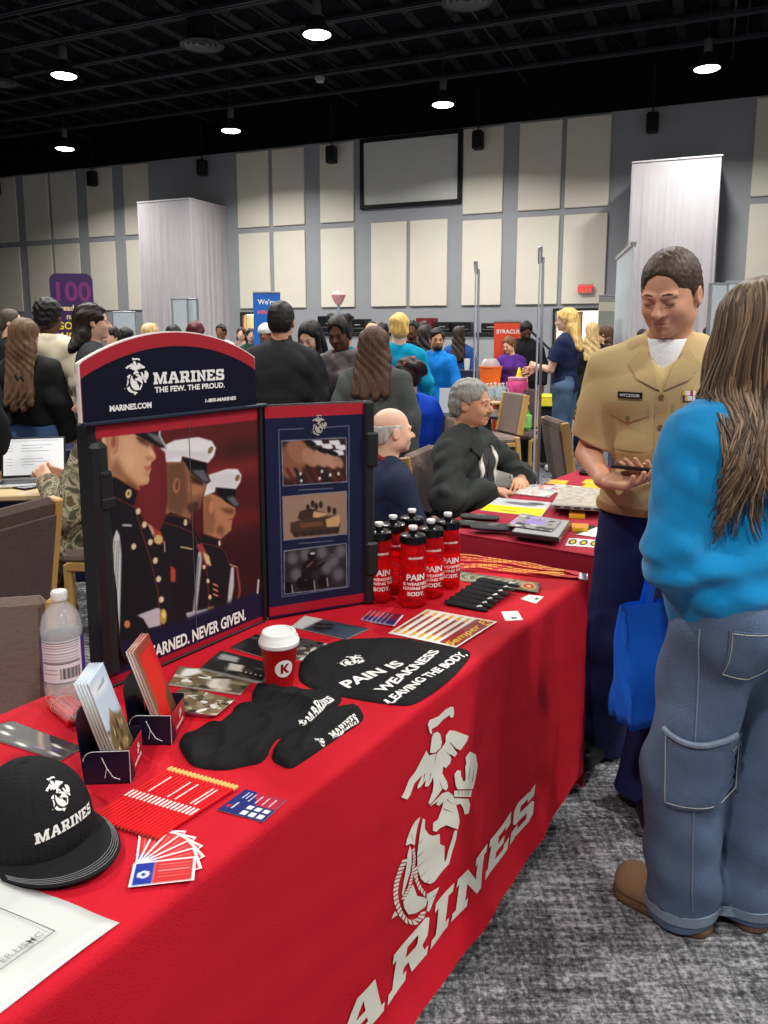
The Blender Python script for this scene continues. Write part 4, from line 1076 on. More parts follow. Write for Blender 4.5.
def hand(S, w, d, n, side, s=1.0, curl=(.25, .3, .35, .4), spread=.12, thumb=(.75, .65), fine=False, open_=0.0):
    d = d / np.linalg.norm(d); n = n - d * (n @ d); n = n / np.linalg.norm(n); t = np.cross(n, d) * side
    r = (.0088 if fine else .0105) * s
    S.box(w + d * .048 * s + n * .002, V3(.041, .046, .013) * s, np.stack([t, d, n], 1), .012 * s, .010)
    S.cap(w - d * .02 * s, w + d * .02 * s, .026 * s, .027 * s, .015, flat=(n, 1.35))
    S.ell(w + d * .032 * s + t * .024 * s + n * .010 * s, V3(.020, .030, .014) * s, np.stack([t, d, n], 1), .010)
    for i, L in enumerate((.074, .083, .076, .060)):
        o = (.030, .010, -.010, -.029)[i]
        b_ = w + d * (.088 - (.006 if i == 3 else 0)) * s + t * o * s; a = curl[i]
        sp = spread * (1.5 - i) / 1.5
        dd = d * math.cos(a) + n * math.sin(a) + t * sp; dd /= np.linalg.norm(dd)
        p1 = b_ + dd * L * .45 * s; a2 = a * 2.1
        d2 = d * math.cos(a2) + n * math.sin(a2) + t * sp; d2 /= np.linalg.norm(d2); p2 = p1 + d2 * L * .32 * s
        a3 = a * 2.9; d3 = d * math.cos(a3) + n * math.sin(a3) + t * sp; d3 /= np.linalg.norm(d3); p3 = p2 + d3 * L * .25 * s
        S.cap(b_, p1, r * 1.08, r, .004); S.cap(p1, p2, r, r * .95, .003); S.cap(p2, p3, r * .95, r * .85, .003)
    b_ = w + d * .028 * s + t * .034 * s + n * .006 * s; dd = t * thumb[0] + d * thumb[1] + n * .35; dd /= np.linalg.norm(dd)
    p1 = b_ + dd * .038 * s; d2 = dd + d * .45 + n * .1; d2 /= np.linalg.norm(d2); p2 = p1 + d2 * .034 * s
    S.cap(b_, p1, r * 1.35, r * 1.15, .008); S.cap(p1, p2, r * 1.12, r * .92, .003)
    return dict(t=t, d=d, n=n)
SKIN = {'light': (224, 176, 150), 'tan': (205, 152, 120), 'olive': (188, 136, 104), 'brown': (132, 86, 62), 'dark': (96, 62, 46), 'pale': (236, 190, 164)}
def skin_mat(k, rgb=None): return mat(k + '_skin', rgb or SKIN[k], .5, var=.05, vscale=18, bump=.05, bscale=90, spec=.35)
NP = [0]
def person(loc, rz, H=1.72, skin='light', hair=('short', (40, 30, 24)), top=None, pants=None, shoes=(30, 30, 32), pose=None, head=(0, 0), lean=0.0, twist=0.0, seated=False, w=1.0, fem=False, vox=.013, label='', group=None, face=False, headshift=(0, 0, 0), extra=None, mouth=0.0, jaw=1.0, eyes_dark=True):
    s = H / 1.75; pose = pose or {}; hz = (.50 if seated else .93)
    root = empty('person', loc, rz, label, 'person', group)
    Rt = rotm(twist, lean)
    T = lambda x, y, z: (V3(0, 0, hz) + Rt @ V3(x, y, z - .93)) * s
    sw = .185 * (.90 if fem else 1.0) * (1 + (w - 1) * .6)
    fine = vox <= .0085
    sh = {k: T(sg * sw * .93, 0, 1.382) for k, sg in (('R', 1), ('L', -1))}
    el, wr = {}, {}
    for k, sg in (('R', 1), ('L', -1)):
        if k in pose:
            e_, w_ = pose[k]
            fit = lambda a, b, L: a + (b - a) / np.linalg.norm(b - a) * L * s
            el[k] = fit(sh[k], V3(*e_) * s, .29); wr[k] = fit(el[k], V3(*w_) * s, .255)
        else: el[k] = T(sg * (sw + .065), -.02, 1.14); wr[k] = T(sg * (sw + .075), .055, .89)
    hip = {k: V3(sg * .09 * w, 0, hz - .02) * s for k, sg in (('R', 1), ('L', -1))}
    kn, an = {}, {}
    for k, sg in (('R', 1), ('L', -1)):
        if 'leg' + k in pose: kn[k], an[k] = [V3(*q) * s for q in pose['leg' + k]]
        elif seated: kn[k] = V3(sg * .11, .43, .50) * s; an[k] = V3(sg * .12, .42, .09) * s
        else: kn[k] = V3(sg * .105, .02, .50) * s; an[k] = V3(sg * .115, -.02, .09) * s
    Ty = Rt @ V3(0, 1, 0)
    # --- the body: one continuous surface
    B = Sdf(vox, .03 * s)
    def torso(S, t):
        S.cap(V3(-.065 * w, 0, hz) * s, V3(.065 * w, 0, hz) * s, (.105 + t) * s, flat=((0, 1, 0), 1.1 / w ** .7))
        S.cap(T(-.03, 0, 1.02), T(.03, 0, 1.02), (.115 * w + t) * s, flat=(Ty, 1.22))
        S.cap(T(-.045 * w, 0, 1.18), T(.045 * w, 0, 1.18), (.105 * w + t) * s, flat=(Ty, 1.15))
        S.cap(T(-.065 * w, -.005, 1.32), T(.065 * w, -.005, 1.32), (.115 + t) * s, k=.05 * s, flat=(Ty, 1.12))
        S.cap(T(-sw * .55, -.005, 1.395), T(sw * .55, -.005, 1.395), (.058 + t) * s, k=.05 * s)
        if fem:
            for x in (-.07, .07): S.ell(T(x, .085, 1.29), V3(.06, .06, .06) * s + t, Rt, .04 * s)
        S.cap(T(-.055, -.015, 1.435), T(.055, -.015, 1.435), (.045 + t * .5) * s, k=.07 * s)
    torso(B, -.008)
    nb = T(0, -.015, 1.46); Rh = rotm(head[0], head[1], head[2] if len(head) > 2 else 0)
    hc = nb + Rt @ V3(0, .0, .055) * s + Rh @ (V3(0, .028, .118) * s) + V3(*headshift) * s
    hs = s * (1.0 if not fem else .96) * 1.02
    B.cap(nb - Ty * 0, hc + Rh @ (V3(0, -.03, -.045) * s), (.058 if fem else .064) * s, (.05 if fem else .058) * s, k=.02 * s)
    add_head(B, hc, Rh, hs, fine or face, fem, jaw, mouth)
    hd = {}
    for k, sg in (('R', 1), ('L', -1)):
        B.cap(sh[k], el[k], .050 * s, .041 * s); B.cap(el[k], wr[k], .042 * s, .026 * s, k=.015 * s)
        dflt = (wr[k] - el[k]) / np.linalg.norm(wr[k] - el[k])
        hp = pose.get('hand' + k, {})
        d = V3(*hp['d']) if 'd' in hp else dflt
        n = V3(*hp['n']) if 'n' in hp else V3(-sg, .2, 0)
        hd[k] = hand(B, wr[k] + d / np.linalg.norm(d) * .02 * s, d, n, sg, s * .98, hp.get('curl', (.3, .32, .36, .4)), hp.get('spread', .1), hp.get('thumb', (.55, .8)), fine)
        B.cap(hip[k], kn[k], .085 * s * w, .055 * s); B.cap(kn[k], an[k], .055 * s, .038 * s); tf = V3(*pose.get('toe' + k, (0, 1)), 0); tf = tf / np.linalg.norm(tf); B.cap(an[k] - tf * .02 * s - V3(0, 0, .03) * s, an[k] + tf * .10 * s - V3(0, 0, .050) * s, .033 * s, .026 * s)
    body = B.build('body', skin_mat(skin) if isinstance(skin, str) else skin, root)
    ctx = dict(root=root, T=T, Rt=Rt, Rh=Rh, hc=hc, hs=hs, s=s, sh=sh, el=el, wr=wr, kn=kn, an=an, hip=hip, nb=nb, body=body, hand=hd, hz=hz, Ty=Ty, w=w, sw=sw, torso=torso, vox=vox)
    P = lambda x, y, z: hc + Rh @ (V3(x, y, z) * hs)
    # --- clothes
    if top:
        t = top.get('t', .018); hem = top.get('hem', .90); C = Sdf(vox if fine else max(vox * .9, .009), .03 * s)
        sub = Sdf(vox, .03 * s); torso(sub, t)
        C.comp(sub, [(T(0, 0, hem) if hem > .93 else V3(0, 0, hz + hem - .93) * s, Rt @ V3(0, 0, -1) if hem > .93 else V3(0, 0, -1))], .03)
        for k in ('R', 'L'):
            a, b_, c_ = sh[k], el[k], wr[k]; u = (c_ - b_) / np.linalg.norm(c_ - b_); ra = (.056 + t) * s
            if top.get('sleeve', 'long') == 'long':
                q = Sdf(vox, .03 * s); q.cap(a, b_, ra, (.046 + t) * s); e_ = c_ + u * .01
                q.cap(b_, e_, (.046 + t) * s, (.032 + t * .8) * s); C.comp(q, [(e_, u)], .03)
                if top.get('cuff'): C.cap(e_ - u * .03, e_ - u * .005, .036 * s, k=.004)
            else:
                u = (b_ - a) / np.linalg.norm(b_ - a); e_ = a + u * top.get('slen', .2) * s
                q = Sdf(vox, .03 * s); q.cap(a, e_ + u * .05, ra, (.058 + t) * s); C.comp(q, [(e_, u)], .03)
        ax = (hc - nb); ax = ax / np.linalg.norm(ax)
        if top.get('hood'):
            e1 = Rt @ V3(1, 0, 0); e2 = Ty
            for i in range(9):
                a = math.pi * (i / 8 * 1.5 - .25); 
                p = nb + (e1 * math.cos(a) * .085 - e2 * (math.sin(a) * .075 + .0)) * s + Rt @ V3(0, 0, .015) * s
                q = nb + (e1 * math.cos(a + .6) * .085 - e2 * (math.sin(a + .6) * .075)) * s + Rt @ V3(0, 0, .015) * s
                C.cap(p, q, .028 * s, k=.02)
            C.ell(T(0, -.105, 1.40), V3(.10, .045, .085) * s, Rt, .03)
        elif top.get('collar', 'crew') == 'stand': C.cap(nb + ax * .0 * s, nb + ax * .055 * s, .078 * s, .072 * s, k=.02)
        else: C.cap(nb - ax * .01, nb + ax * .018 * s, .072 * s, .064 * s, k=.015)
        # opening for the neck
        if top.get('vneck'):
            v0 = T(0, .13, 1.46 - top['vneck']); C.cap(nb + ax * .1 + Ty * .03, T(0, .06, 1.45), .052 * s, .045 * s, .008, True); C.cap(T(0, .10, 1.46), v0, .045 * s, .006, .01, True)
        C.cap(nb + ax * .10 * s, nb + ax * .035 * s, .062 * s, .055 * s, k=.006, sub=True)
        C.dis = folds(top.get('fold', .004), top.get('ff', 16), top.get('ph', NP[0] * 1.3))
        m = top['m'] if 'm' in top else fabric('fabric_%d_%d_%d' % top['c'], top['c'], .85, .05)
        if top.get('edit'): top['edit'](C, ctx)
        ctx['top'] = C.build(top.get('name', 'shirt'), m, root)
    if pants:
        t = pants.get('t', .014); wd = pants.get('wide', 0); C = Sdf(max(vox, .006), .03 * s)
        q = Sdf(vox, .03 * s); q.cap(V3(-.065 * w, 0, hz) * s, V3(.065 * w, 0, hz) * s, (.108 + t) * s, flat=((0, 1, 0), 1.1 / w ** .7))
        q.cap(V3(-.05, 0, hz + .09) * s, V3(.05, 0, hz + .09) * s, (.105 * w + t) * s, flat=((0, 1, 0), 1.15))
        C.comp(q, [(V3(0, 0, hz + .12) * s, V3(0, 0, 1))], .02)
        for k in ('R', 'L'):
            u = (an[k] - kn[k]) / np.linalg.norm(an[k] - kn[k]); q = Sdf(vox, .03 * s)
            q.cap(hip[k], kn[k], (.088 * w + t) * s, (.060 + t + wd * .6) * s); q.cap(kn[k], an[k] + u * .06, (.060 + t + wd * .6) * s, (.050 + t + wd) * s)
            C.comp(q, [(an[k] + u * pants.get('len', .03) * s, u)], .03)
        C.dis = folds(pants.get('fold', .004), 13, NP[0] * .9)
        m = pants['m'] if 'm' in pants else fabric('trouser_%d_%d_%d' % pants['c'], pants['c'], .85, .06)
        if pants.get('edit'): pants['edit'](C, ctx)
        ctx['pants'] = C.build(pants.get('name', 'trousers'), m, root)
    if shoes:
        for k in ('R', 'L'):
            C = Sdf(max(min(vox, .008), .005), .02); a = an[k]; f = V3(0, 1, 0)
            if 'toe' + k in pose: f = V3(*pose['toe' + k], 0); f /= np.linalg.norm(f)
            z0 = a[2] - .085 * s
            q = Sdf(vox, .02); g = lambda y, z: a + f * y * s + V3(0, 0, z - a[2] / s) * s + V3(0, 0, z0)
            q.cap(g(-.045, .045), g(.14, .036), .045 * s, .044 * s, flat=((0, 0, 1), 1.0)); q.cap(g(-.02, .09), g(.03, .06), .045 * s, .04 * s)
            C.comp(q, [(V3(0, 0, z0 + .004), V3(0, 0, -1)), (V3(0, 0, z0 + .115 * s), V3(0, 0, 1))])
            C.build('shoe', mat('shoe_%d_%d_%d' % shoes, shoes, .5), root)
    # --- hair
    if hair:
        st, hc_ = hair[0], hair[1]; Hh = Sdf(max(min(vox, .009), .004), .02 * s); opt = hair[2] if len(hair) > 2 else {}
        e = lambda p, r, k=.02, sub=False: Hh.ell(P(*p), V3(*r) * hs, Rh, k * hs, sub)
        g = opt.get('g', .010)
        if st == 'bald':
            e((0, -.018, .035), (.077, .0995, .087)); e((0, -.062, -.02), (.064, .052, .062), .03)
            e((0, -.03, .150), (.15, .19, .128), .006, True); e((0, .11, -.02), (.11, .105, .16), .006, True)
        else:
            if st == 'afro': e((0, -.025, .055), (.105 + g, .118 + g, .105 + g)); g = .02
            else: e((0, -.022, .040), (.076 + g, .098 + g, .086 + g))
            e((0, -.065, -.02), (.068 + g * .6, .058 + g * .6, .07), .03)
            for x in (-1, 1): e((x * .068, -.008, .012), (.013 + g * .3, .028, .040), .01)
            fw = opt.get('face', 0)
            e((0, .105, -.020), (.070, .072, .088 + fw), .012, True)
            e((0, .10, .03), (.058, .048, .05), .02, True)
            for x in (-1, 1):
                if st == 'short': e((x * .085, -.005, -.022), (.02, .024, .034), .006, True)
                e((x * .075, .075, -.02), (.03, .058, .06), .012, True)
            if st == 'short': e((0, -.03, -.115), (.1, .1, .055), .015, True)
        if st == 'long':
            L = opt.get('len', .32); wv = opt.get('w', 1.0)
            Hh.cap(P(0, -.07, .03), P(0, -.085, -.10), .085 * hs * wv, .080 * hs * wv, .03, flat=(Rh @ V3(0, 1, 0), 1.25))
            for i, x in enumerate((-.055, -.02, .02, .055)):
                a = P(x * wv, -.082, -.08); bb = T(x * 1.5 * wv, -.142 - .01 * (i % 2), 1.46 - L * (1 - .1 * abs(i - 1.5)))
                Hh.cap(a, bb, .045 * hs * wv, .022 * hs * wv, .03)
            if opt.get('front'):
                for x in (-1, 1): Hh.cap(P(x * .075, .0, .02), P(x * .078, .025, -.11), .022 * hs, .024 * hs, .02); Hh.cap(P(x * .078, .025, -.11), T(x * .095, .10, 1.32), .024 * hs, .016 * hs, .02)
        if st == 'bun': e((0, -.125, .05), (.05, .045, .05)); e((.03, -.135, .02), (.03, .03, .03)); e((-.03, -.12, .075), (.03, .03, .03))
        if st == 'twobuns': 
            for x in (-1, 1): e((x * .06, -.045, .105), (.036, .036, .036))
        if st == 'pony':
            Hh.cap(P(0, -.11, .06), P(0, -.15, -.02), .022 * hs, .03 * hs, .02); Hh.cap(P(0, -.15, -.02), P(0, -.12, -.16), .03 * hs, .012 * hs, .02)
        fr = opt.get('fr', 55); am = opt.get('am', .004)
        def hd_(X, Y, Z):
            if st in ('afro', 'short'):
                a = X * .8 + Y * .5 - Z * .3; b_ = Y * .8 - X * .4 + Z * .5; c_ = Z * .9 + X * .35 + Y * .2
                return am * (np.sin(fr * a + 2.3 * np.sin(fr * .43 * b_)) * np.sin(fr * .9 * b_ + 1.9 * np.sin(fr * .51 * c_)) + np.sin(fr * 1.1 * c_ + 2.1 * np.sin(fr * .47 * a + 1)) * .8)
            q = fr * (X + .15 * np.sin(9 * Z)); return am * (np.sin(q * 1.3 + 1.5 * np.sin(11 * Z)) + .5 * np.sin(q * 2.9 + 5 * Y * 20 + 2 * np.sin(14 * Z)))
        Hh.dis = hd_
        ctx['hair'] = Hh.build('hair', opt.get('m') or hairmat('hair_%d_%d_%d' % hc_, hc_), root)
    if face or fine:
        if opt_brow(hair):
            bc = opt_brow(hair); C = Sdf(.0035, .002)
            for x in (-1, 1): C.cap(P(x * .015, .0920, .0235), P(x * .033, .0865, .0262), .0030 * hs, .0034 * hs); C.cap(P(x * .033, .0865, .0262), P(x * .049, .0735, .0185), .0034 * hs, .0020 * hs); C.build('eyebrow', hairmat('brow_%d_%d_%d' % bc, bc), root)
        if eyes_dark:
            b = MB()
            for x in (-1, 1): 
                c_ = P(x * .031, .083, .0005); b.lathe([(0, -.0062), (.0045, -.0045), (.006, 0), (.0045, .0045), (0, .0062)], 10, c_, Matrix(Rh.tolist()))
            b.build('eye', mat('dark_eye', (38, 28, 24), .2), root, True)
        C = Sdf(.0035, .003)
        C.cap(P(-.016, .0850, -.0570), P(.016, .0850, -.0570), .0046 * hs); C.cap(P(-.013, .0850, -.0690), P(.013, .0850, -.0690), .0054 * hs)
        lc = {'light': (198, 134, 118), 'tan': (170, 96, 84), 'pale': (200, 116, 108), 'olive': (150, 84, 72), 'brown': (104, 54, 46), 'dark': (80, 44, 38)}.get(skin if isinstance(skin, str) else 'light')
        C.build('lips', mat('lip_%d_%d_%d' % lc, lc, .45), root)
    NP[0] += 1
    if extra: extra(ctx, P)
    return ctx
def opt_brow(hair):
    if not hair: return None
    if len(hair) > 2 and 'brow' in hair[2]: return hair[2]['brow']
    return tuple(int(c * .8) for c in hair[1])
def bvh_of(o): 
    me = o.data; return BVHTree.FromPolygons([v.co for v in me.vertices], [tuple(p.vertices) for p in me.polygons])
def wrap(bvh, org, ux, uy, dr, off=.002):
    """maps flat (x, y) onto a surface: from org + ux*x + uy*y along dr to the first hit"""
    org, ux, uy, dr = map(lambda v: Vector([float(c) for c in v]), (org, ux, uy, dr)); dr.normalize()
    def f(x, y):
        o = org + ux * x + uy * y; h = bvh.ray_cast(o, dr)
        if h[0] is not None: last[0] = (h[0] - o).dot(dr); return h[0] - dr * off
        q = bvh.find_nearest(o + dr * last[0]); return q[0] + q[1] * off
    c0 = bvh.ray_cast(org, dr); last = [(c0[0] - org).dot(dr) if c0[0] is not None else .4]
    return f
def patch(name, outline, fn0, fn1, m, parent, maxlen=.012):
    """a thin piece of cloth lying on a surface, with real thickness"""
    V, F = subdiv2d(*shape2d([outline]), maxlen)
    n = len(V); A = [fn0(*v) for v in V]; Bv = [fn1(*v) for v in V]
    ed = {}
    for f in F:
        for i in range(3):
            e = (f[i], f[(i + 1) % 3]); k = tuple(sorted(e)); ed[k] = None if k in ed else e
    Fs = [tuple(q + n for q in f) for f in F] + [tuple(reversed(f)) for f in F] + [(e[0], e[1], e[1] + n, e[0] + n) for e in ed.values() if e]
    return mesh_obj(name, A + Bv, Fs, m, parent)
def world_to_local(loc, rz, p):
    q = Vector(p) - Vector(loc); return np.array(Matrix.Rotation(-rz, 3, 'Z') @ q)
# ---------------------------------------------------------------- the man in khaki uniform
OFL = (.905, 2.47, 0); OFR = math.atan2(.42, -.90)
M_KHAKI = fabric('khaki_uniform_cloth', (203, 177, 127), .8, .03, .2, 260)
M_KHAKI_D = fabric('khaki_flap_cloth', (194, 168, 119), .8, .03, .2, 260)
M_NAVYT = fabric('navy_trouser_cloth', (27, 35, 78), .8, .05, .2, 260)
def officer():
    # legs in local frame: his right leg is set back, to the left in the photograph
    def edit_top(C, x):
        T = x['T']
        # blouse over the belt, open collar
        q = Sdf(.005, .03); q.cap(V3(-.055, .005, 1.0), V3(.055, .005, 1.0), .140, flat=((0, 1, 0), 1.10)); C.comp(q, [(V3(0, 0, .985), V3(0, 0, -1)), (V3(0, 0, 1.08), V3(0, 0, 1))], .03)
        C.cap(T(0, .14, 1.50), T(0, .145, 1.385), .050, .010, .012, True)
    g = person(OFL, OFR, 1.80, mat('ruddy_skin', (212, 156, 128), .5, var=.06, vscale=16, bump=.06, bscale=90, spec=.35),
        ('short', (70, 54, 42), {'g': .005, 'am': .0009, 'fr': 300, 'face': .010, 'brow': (120, 86, 62)}),
        dict(m=M_KHAKI, sleeve='short', slen=.235, t=.022, hem=.965, name='uniform_shirt', fold=.0055, ff=15, vneck=.10, edit=edit_top),
        dict(m=M_NAVYT, t=.020, wide=.020, fold=.005, len=.05, name='dress_trousers'),
        (12, 12, 14), pose={'R': ((.235, -.03, 1.10), (.15, .20, 1.07)), 'L': ((-.24, -.03, 1.10), (-.03, .18, 1.08)),
          'handR': dict(d=(-.75, .45, .02), n=(0, .25, 1), curl=(.32, .34, .38, .42), thumb=(.75, .5)),
          'handL': dict(d=(.62, .62, .12), n=(0, -.25, 1), curl=(.22, .26, .3, .34), spread=.2, thumb=(1.0, .15)),
          'legR': ((.13, .02, .50), (.165, -.12, .09)), 'legL': ((-.07, .07, .50), (-.015, .12, .09)), 'toeR': (.35, 1), 'toeL': (-.3, 1)},
        head=(R(-15), R(19)), lean=R(3), w=.90, vox=.0045, headshift=(-.018, 0, 0), jaw=1.1, mouth=.0012, face=True, eyes_dark=False,
        label='tall man in khaki short-sleeved uniform shirt and navy trousers looking down at a phone')
    T, root = g['T'], g['root']; bv = bvh_of(g['top'])
    for x in (-1, 1):
        P = lambda a, b_, c: g['hc'] + g['Rh'] @ (V3(a, b_, c) * g['hs'])
        C = Sdf(.003, .002); C.cap(P(x * .019, .0880, -.0035), P(x * .031, .0885, -.0065), .0022); C.cap(P(x * .031, .0885, -.0065), P(x * .044, .0830, -.0035), .0022); C.build('eyelashes', mat('dark_lashes', (58, 40, 32), .6), root)
    # pockets, buttons, ribbons, name tape: all lie on the shirt
    fwd = (0, -1, 0)
    org = T(0, .45, 0); 
    def W(off): return wrap(bv, (0, org[1], 0), (1, 0, 0), (0, 0, 1), (0, -1, 0), off)
    zc = g['s']
    for sx in (1, -1):
        cx = sx * .098; z1, z0 = 1.33, 1.19
        pk = [(cx - .058, z0), (cx - .05, z0 - .012), (cx + .05, z0 - .012), (cx + .058, z0), (cx + .058, z1), (cx - .058, z1)]
        patch('chest_pocket', pk, W(-.001), W(.0035), M_KHAKI, root)
        f_ = patch('pocket_flap', [(cx - .062, z1 - .035), (cx, z1 - .062), (cx + .062, z1 - .035), (cx + .062, z1 + .006), (cx - .062, z1 + .006)], W(.0035), W(.0085), M_KHAKI_D, root)
        b = MB(); p = W(.011)(cx, z1 - .045); b.lathe([(.0, -.002), (.007, -.002), (.007, .001), (0, .002)], 12, p, Matrix.Rotation(R(90), 3, 'X')); b.build('pocket_button', mat('khaki_button', (120, 96, 62), .4), root, True)
    patch('placket', [(-.017, 1.0), (.017, 1.0), (.017, 1.37), (-.017, 1.37)], W(-.001), W(.003), M_KHAKI_D, root)
    for z in (1.06, 1.16, 1.26, 1.355):
        b = MB(); p = W(.006)(0, z); b.lathe([(.0, -.002), (.008, -.002), (.008, .001), (0, .002)], 12, p, Matrix.Rotation(R(90), 3, 'X')); b.build('shirt_button', mat('khaki_button', (120, 96, 62), .4), root, True)
    nt = patch('name_tag', [(.055, 1.347), (.130, 1.347), (.130, 1.367), (.055, 1.367)], W(.003), W(.007), mat('black_name_tag', (20, 18, 18), .4), root)
    VF = text2d('WYCZOLEK', .009, .9, .02, center=True); V, F = VF
    w_ = W(.008); decal('lettering', ([(-x, y) for x, y in V], [f[::-1] for f in F]), lambda x, y: w_(.0925 + x, 1.3525 + y), WHITE, nt)
    cols = [(190, 30, 40), (240, 240, 240), (20, 120, 60), (215, 50, 60), (230, 190, 60), (120, 20, 30), (240, 240, 240), (60, 60, 110)]
    rb = patch('ribbon_bar', [(-.145, 1.345), (-.060, 1.345), (-.060, 1.377), (-.145, 1.377)], W(.002), W(.005), mat('ribbon_backing', (30, 24, 26), .6), root)
    for r_ in range(2):
        for c in range(3):
            for q in range(4):
                a0 = -.144 + c * .0284 + q * .0068; z0 = 1.346 + r_ * .016; col = cols[(c * 3 + r_ * 5 + q * (1 + c)) % 8]
                patch('ribbon', [(a0, z0), (a0 + .0066, z0), (a0 + .0066, z0 + .0145), (a0, z0 + .0145)], W(.005), W(.0075), mat('ribbon_%d_%d_%d' % col, col, .6), rb)
    # collar
    for sx in (1, -1):
        w0, w1 = W(.001), W(.008)
        patch('collar', [(sx * .006, 1.375), (sx * .075, 1.408), (sx * .105, 1.455), (sx * .072, 1.497), (sx * .040, 1.485)][::sx], w0, w1, M_KHAKI_D, root)
    C = Sdf(.005, .02); nb = g['nb']
    for i in range(10):
        a = math.pi * (.02 + .96 * i / 10); a2 = math.pi * (.02 + .96 * (i + 1) / 10)
        q = lambda a: nb + V3(.079 * math.cos(a), -.068 * math.sin(a) - .004, .018 + .030 * math.sin(a))
        C.cap(q(a), q(a2), .021, k=.01, flat=((math.cos((a + a2) / 2), -math.sin((a + a2) / 2), .1), 2.6))
    C.build('collar_band', M_KHAKI_D, root)
    # white undershirt in the opening
    C = Sdf(.005, .02); C.cap(T(0, .02, 1.36), T(0, .012, 1.44), .088, .070, flat=(g['Ty'], 1.02)); C.cap(T(0, .015, 1.43), nb + V3(0, .02, .035), .068, .062)
    C.cap(nb + V3(0, .035, .115), nb + V3(0, .03, .055), .070, .062, k=.004, sub=True)
    C.build('undershirt', fabric('white_undershirt', (232, 232, 234), .9), root)
    # belt and buckle
    C = Sdf(.005, .02); C.cap(V3(-.060, 0, .985) , V3(.060, 0, .985), .143, flat=((0, 1, 0), 1.08))
    C.cut((0, 0, 1.005), (0, 0, 1)); C.cut((0, 0, .970), (0, 0, -1)); bl = C.build('belt', fabric('khaki_web_belt', (170, 140, 96), .8), root)
    bb = bvh_of(bl); wb_ = lambda o: wrap(bb, (0, .5, 0), (1, 0, 0), (0, 0, 1), (0, -1, 0), o)
    patch('belt_buckle', [(-.026, .968), (.026, .968), (.026, 1.007), (-.026, 1.007)], wb_(0), wb_(.007), mat('brass', (190, 150, 74), .3, .9), root)
    # rank chevrons on the right sleeve
    # arm with colour of sleeves: small stitched chevrons facing outwards
    a, e_ = g['sh']['R'], g['el']['R']; u = (e_ - a) / np.linalg.norm(e_ - a); c0 = a + u * .12 + V3(.3, .0, 0); out = V3(-1, 0, 0)
    wv = lambda o: wrap(bv, c0, (0, 1, 0), u, out, o)
    for k in range(3):
        z = -.02 + k * .019; patch('chevron', [(-.036, z + .022), (0, z), (.036, z + .022), (.036, z + .033), (0, z + .011), (-.036, z + .033)], wv(.0), wv(.004), mat('olive_chevron', (84, 88, 62), .7), root)
    return g
OG = officer()
# phone in his hands
hw = lambda p: Vector(OFL) + Matrix.Rotation(OFR, 3, 'Z') @ Vector([float(c) for c in p])
mid = (OG['wr']['R'] + OG['hand']['R']['d'] * .10 + OG['wr']['L'] + OG['hand']['L']['d'] * .10) / 2
r = empty('smartphone', hw(mid + V3(.01, .0, .035)), OFR + R(80), 'black smartphone held flat in the uniformed man\'s hands', 'phone')
b = MB(); b.box((0, 0, 0), (.036, .072, .0045), bev=.003); b.build('phone_case', M_BLACK, r)
b = MB(); b.box((0, 0, .005), (.032, .067, .0008)); b.build('phone_screen', mat('dark_glass', (10, 10, 14), .1), r)
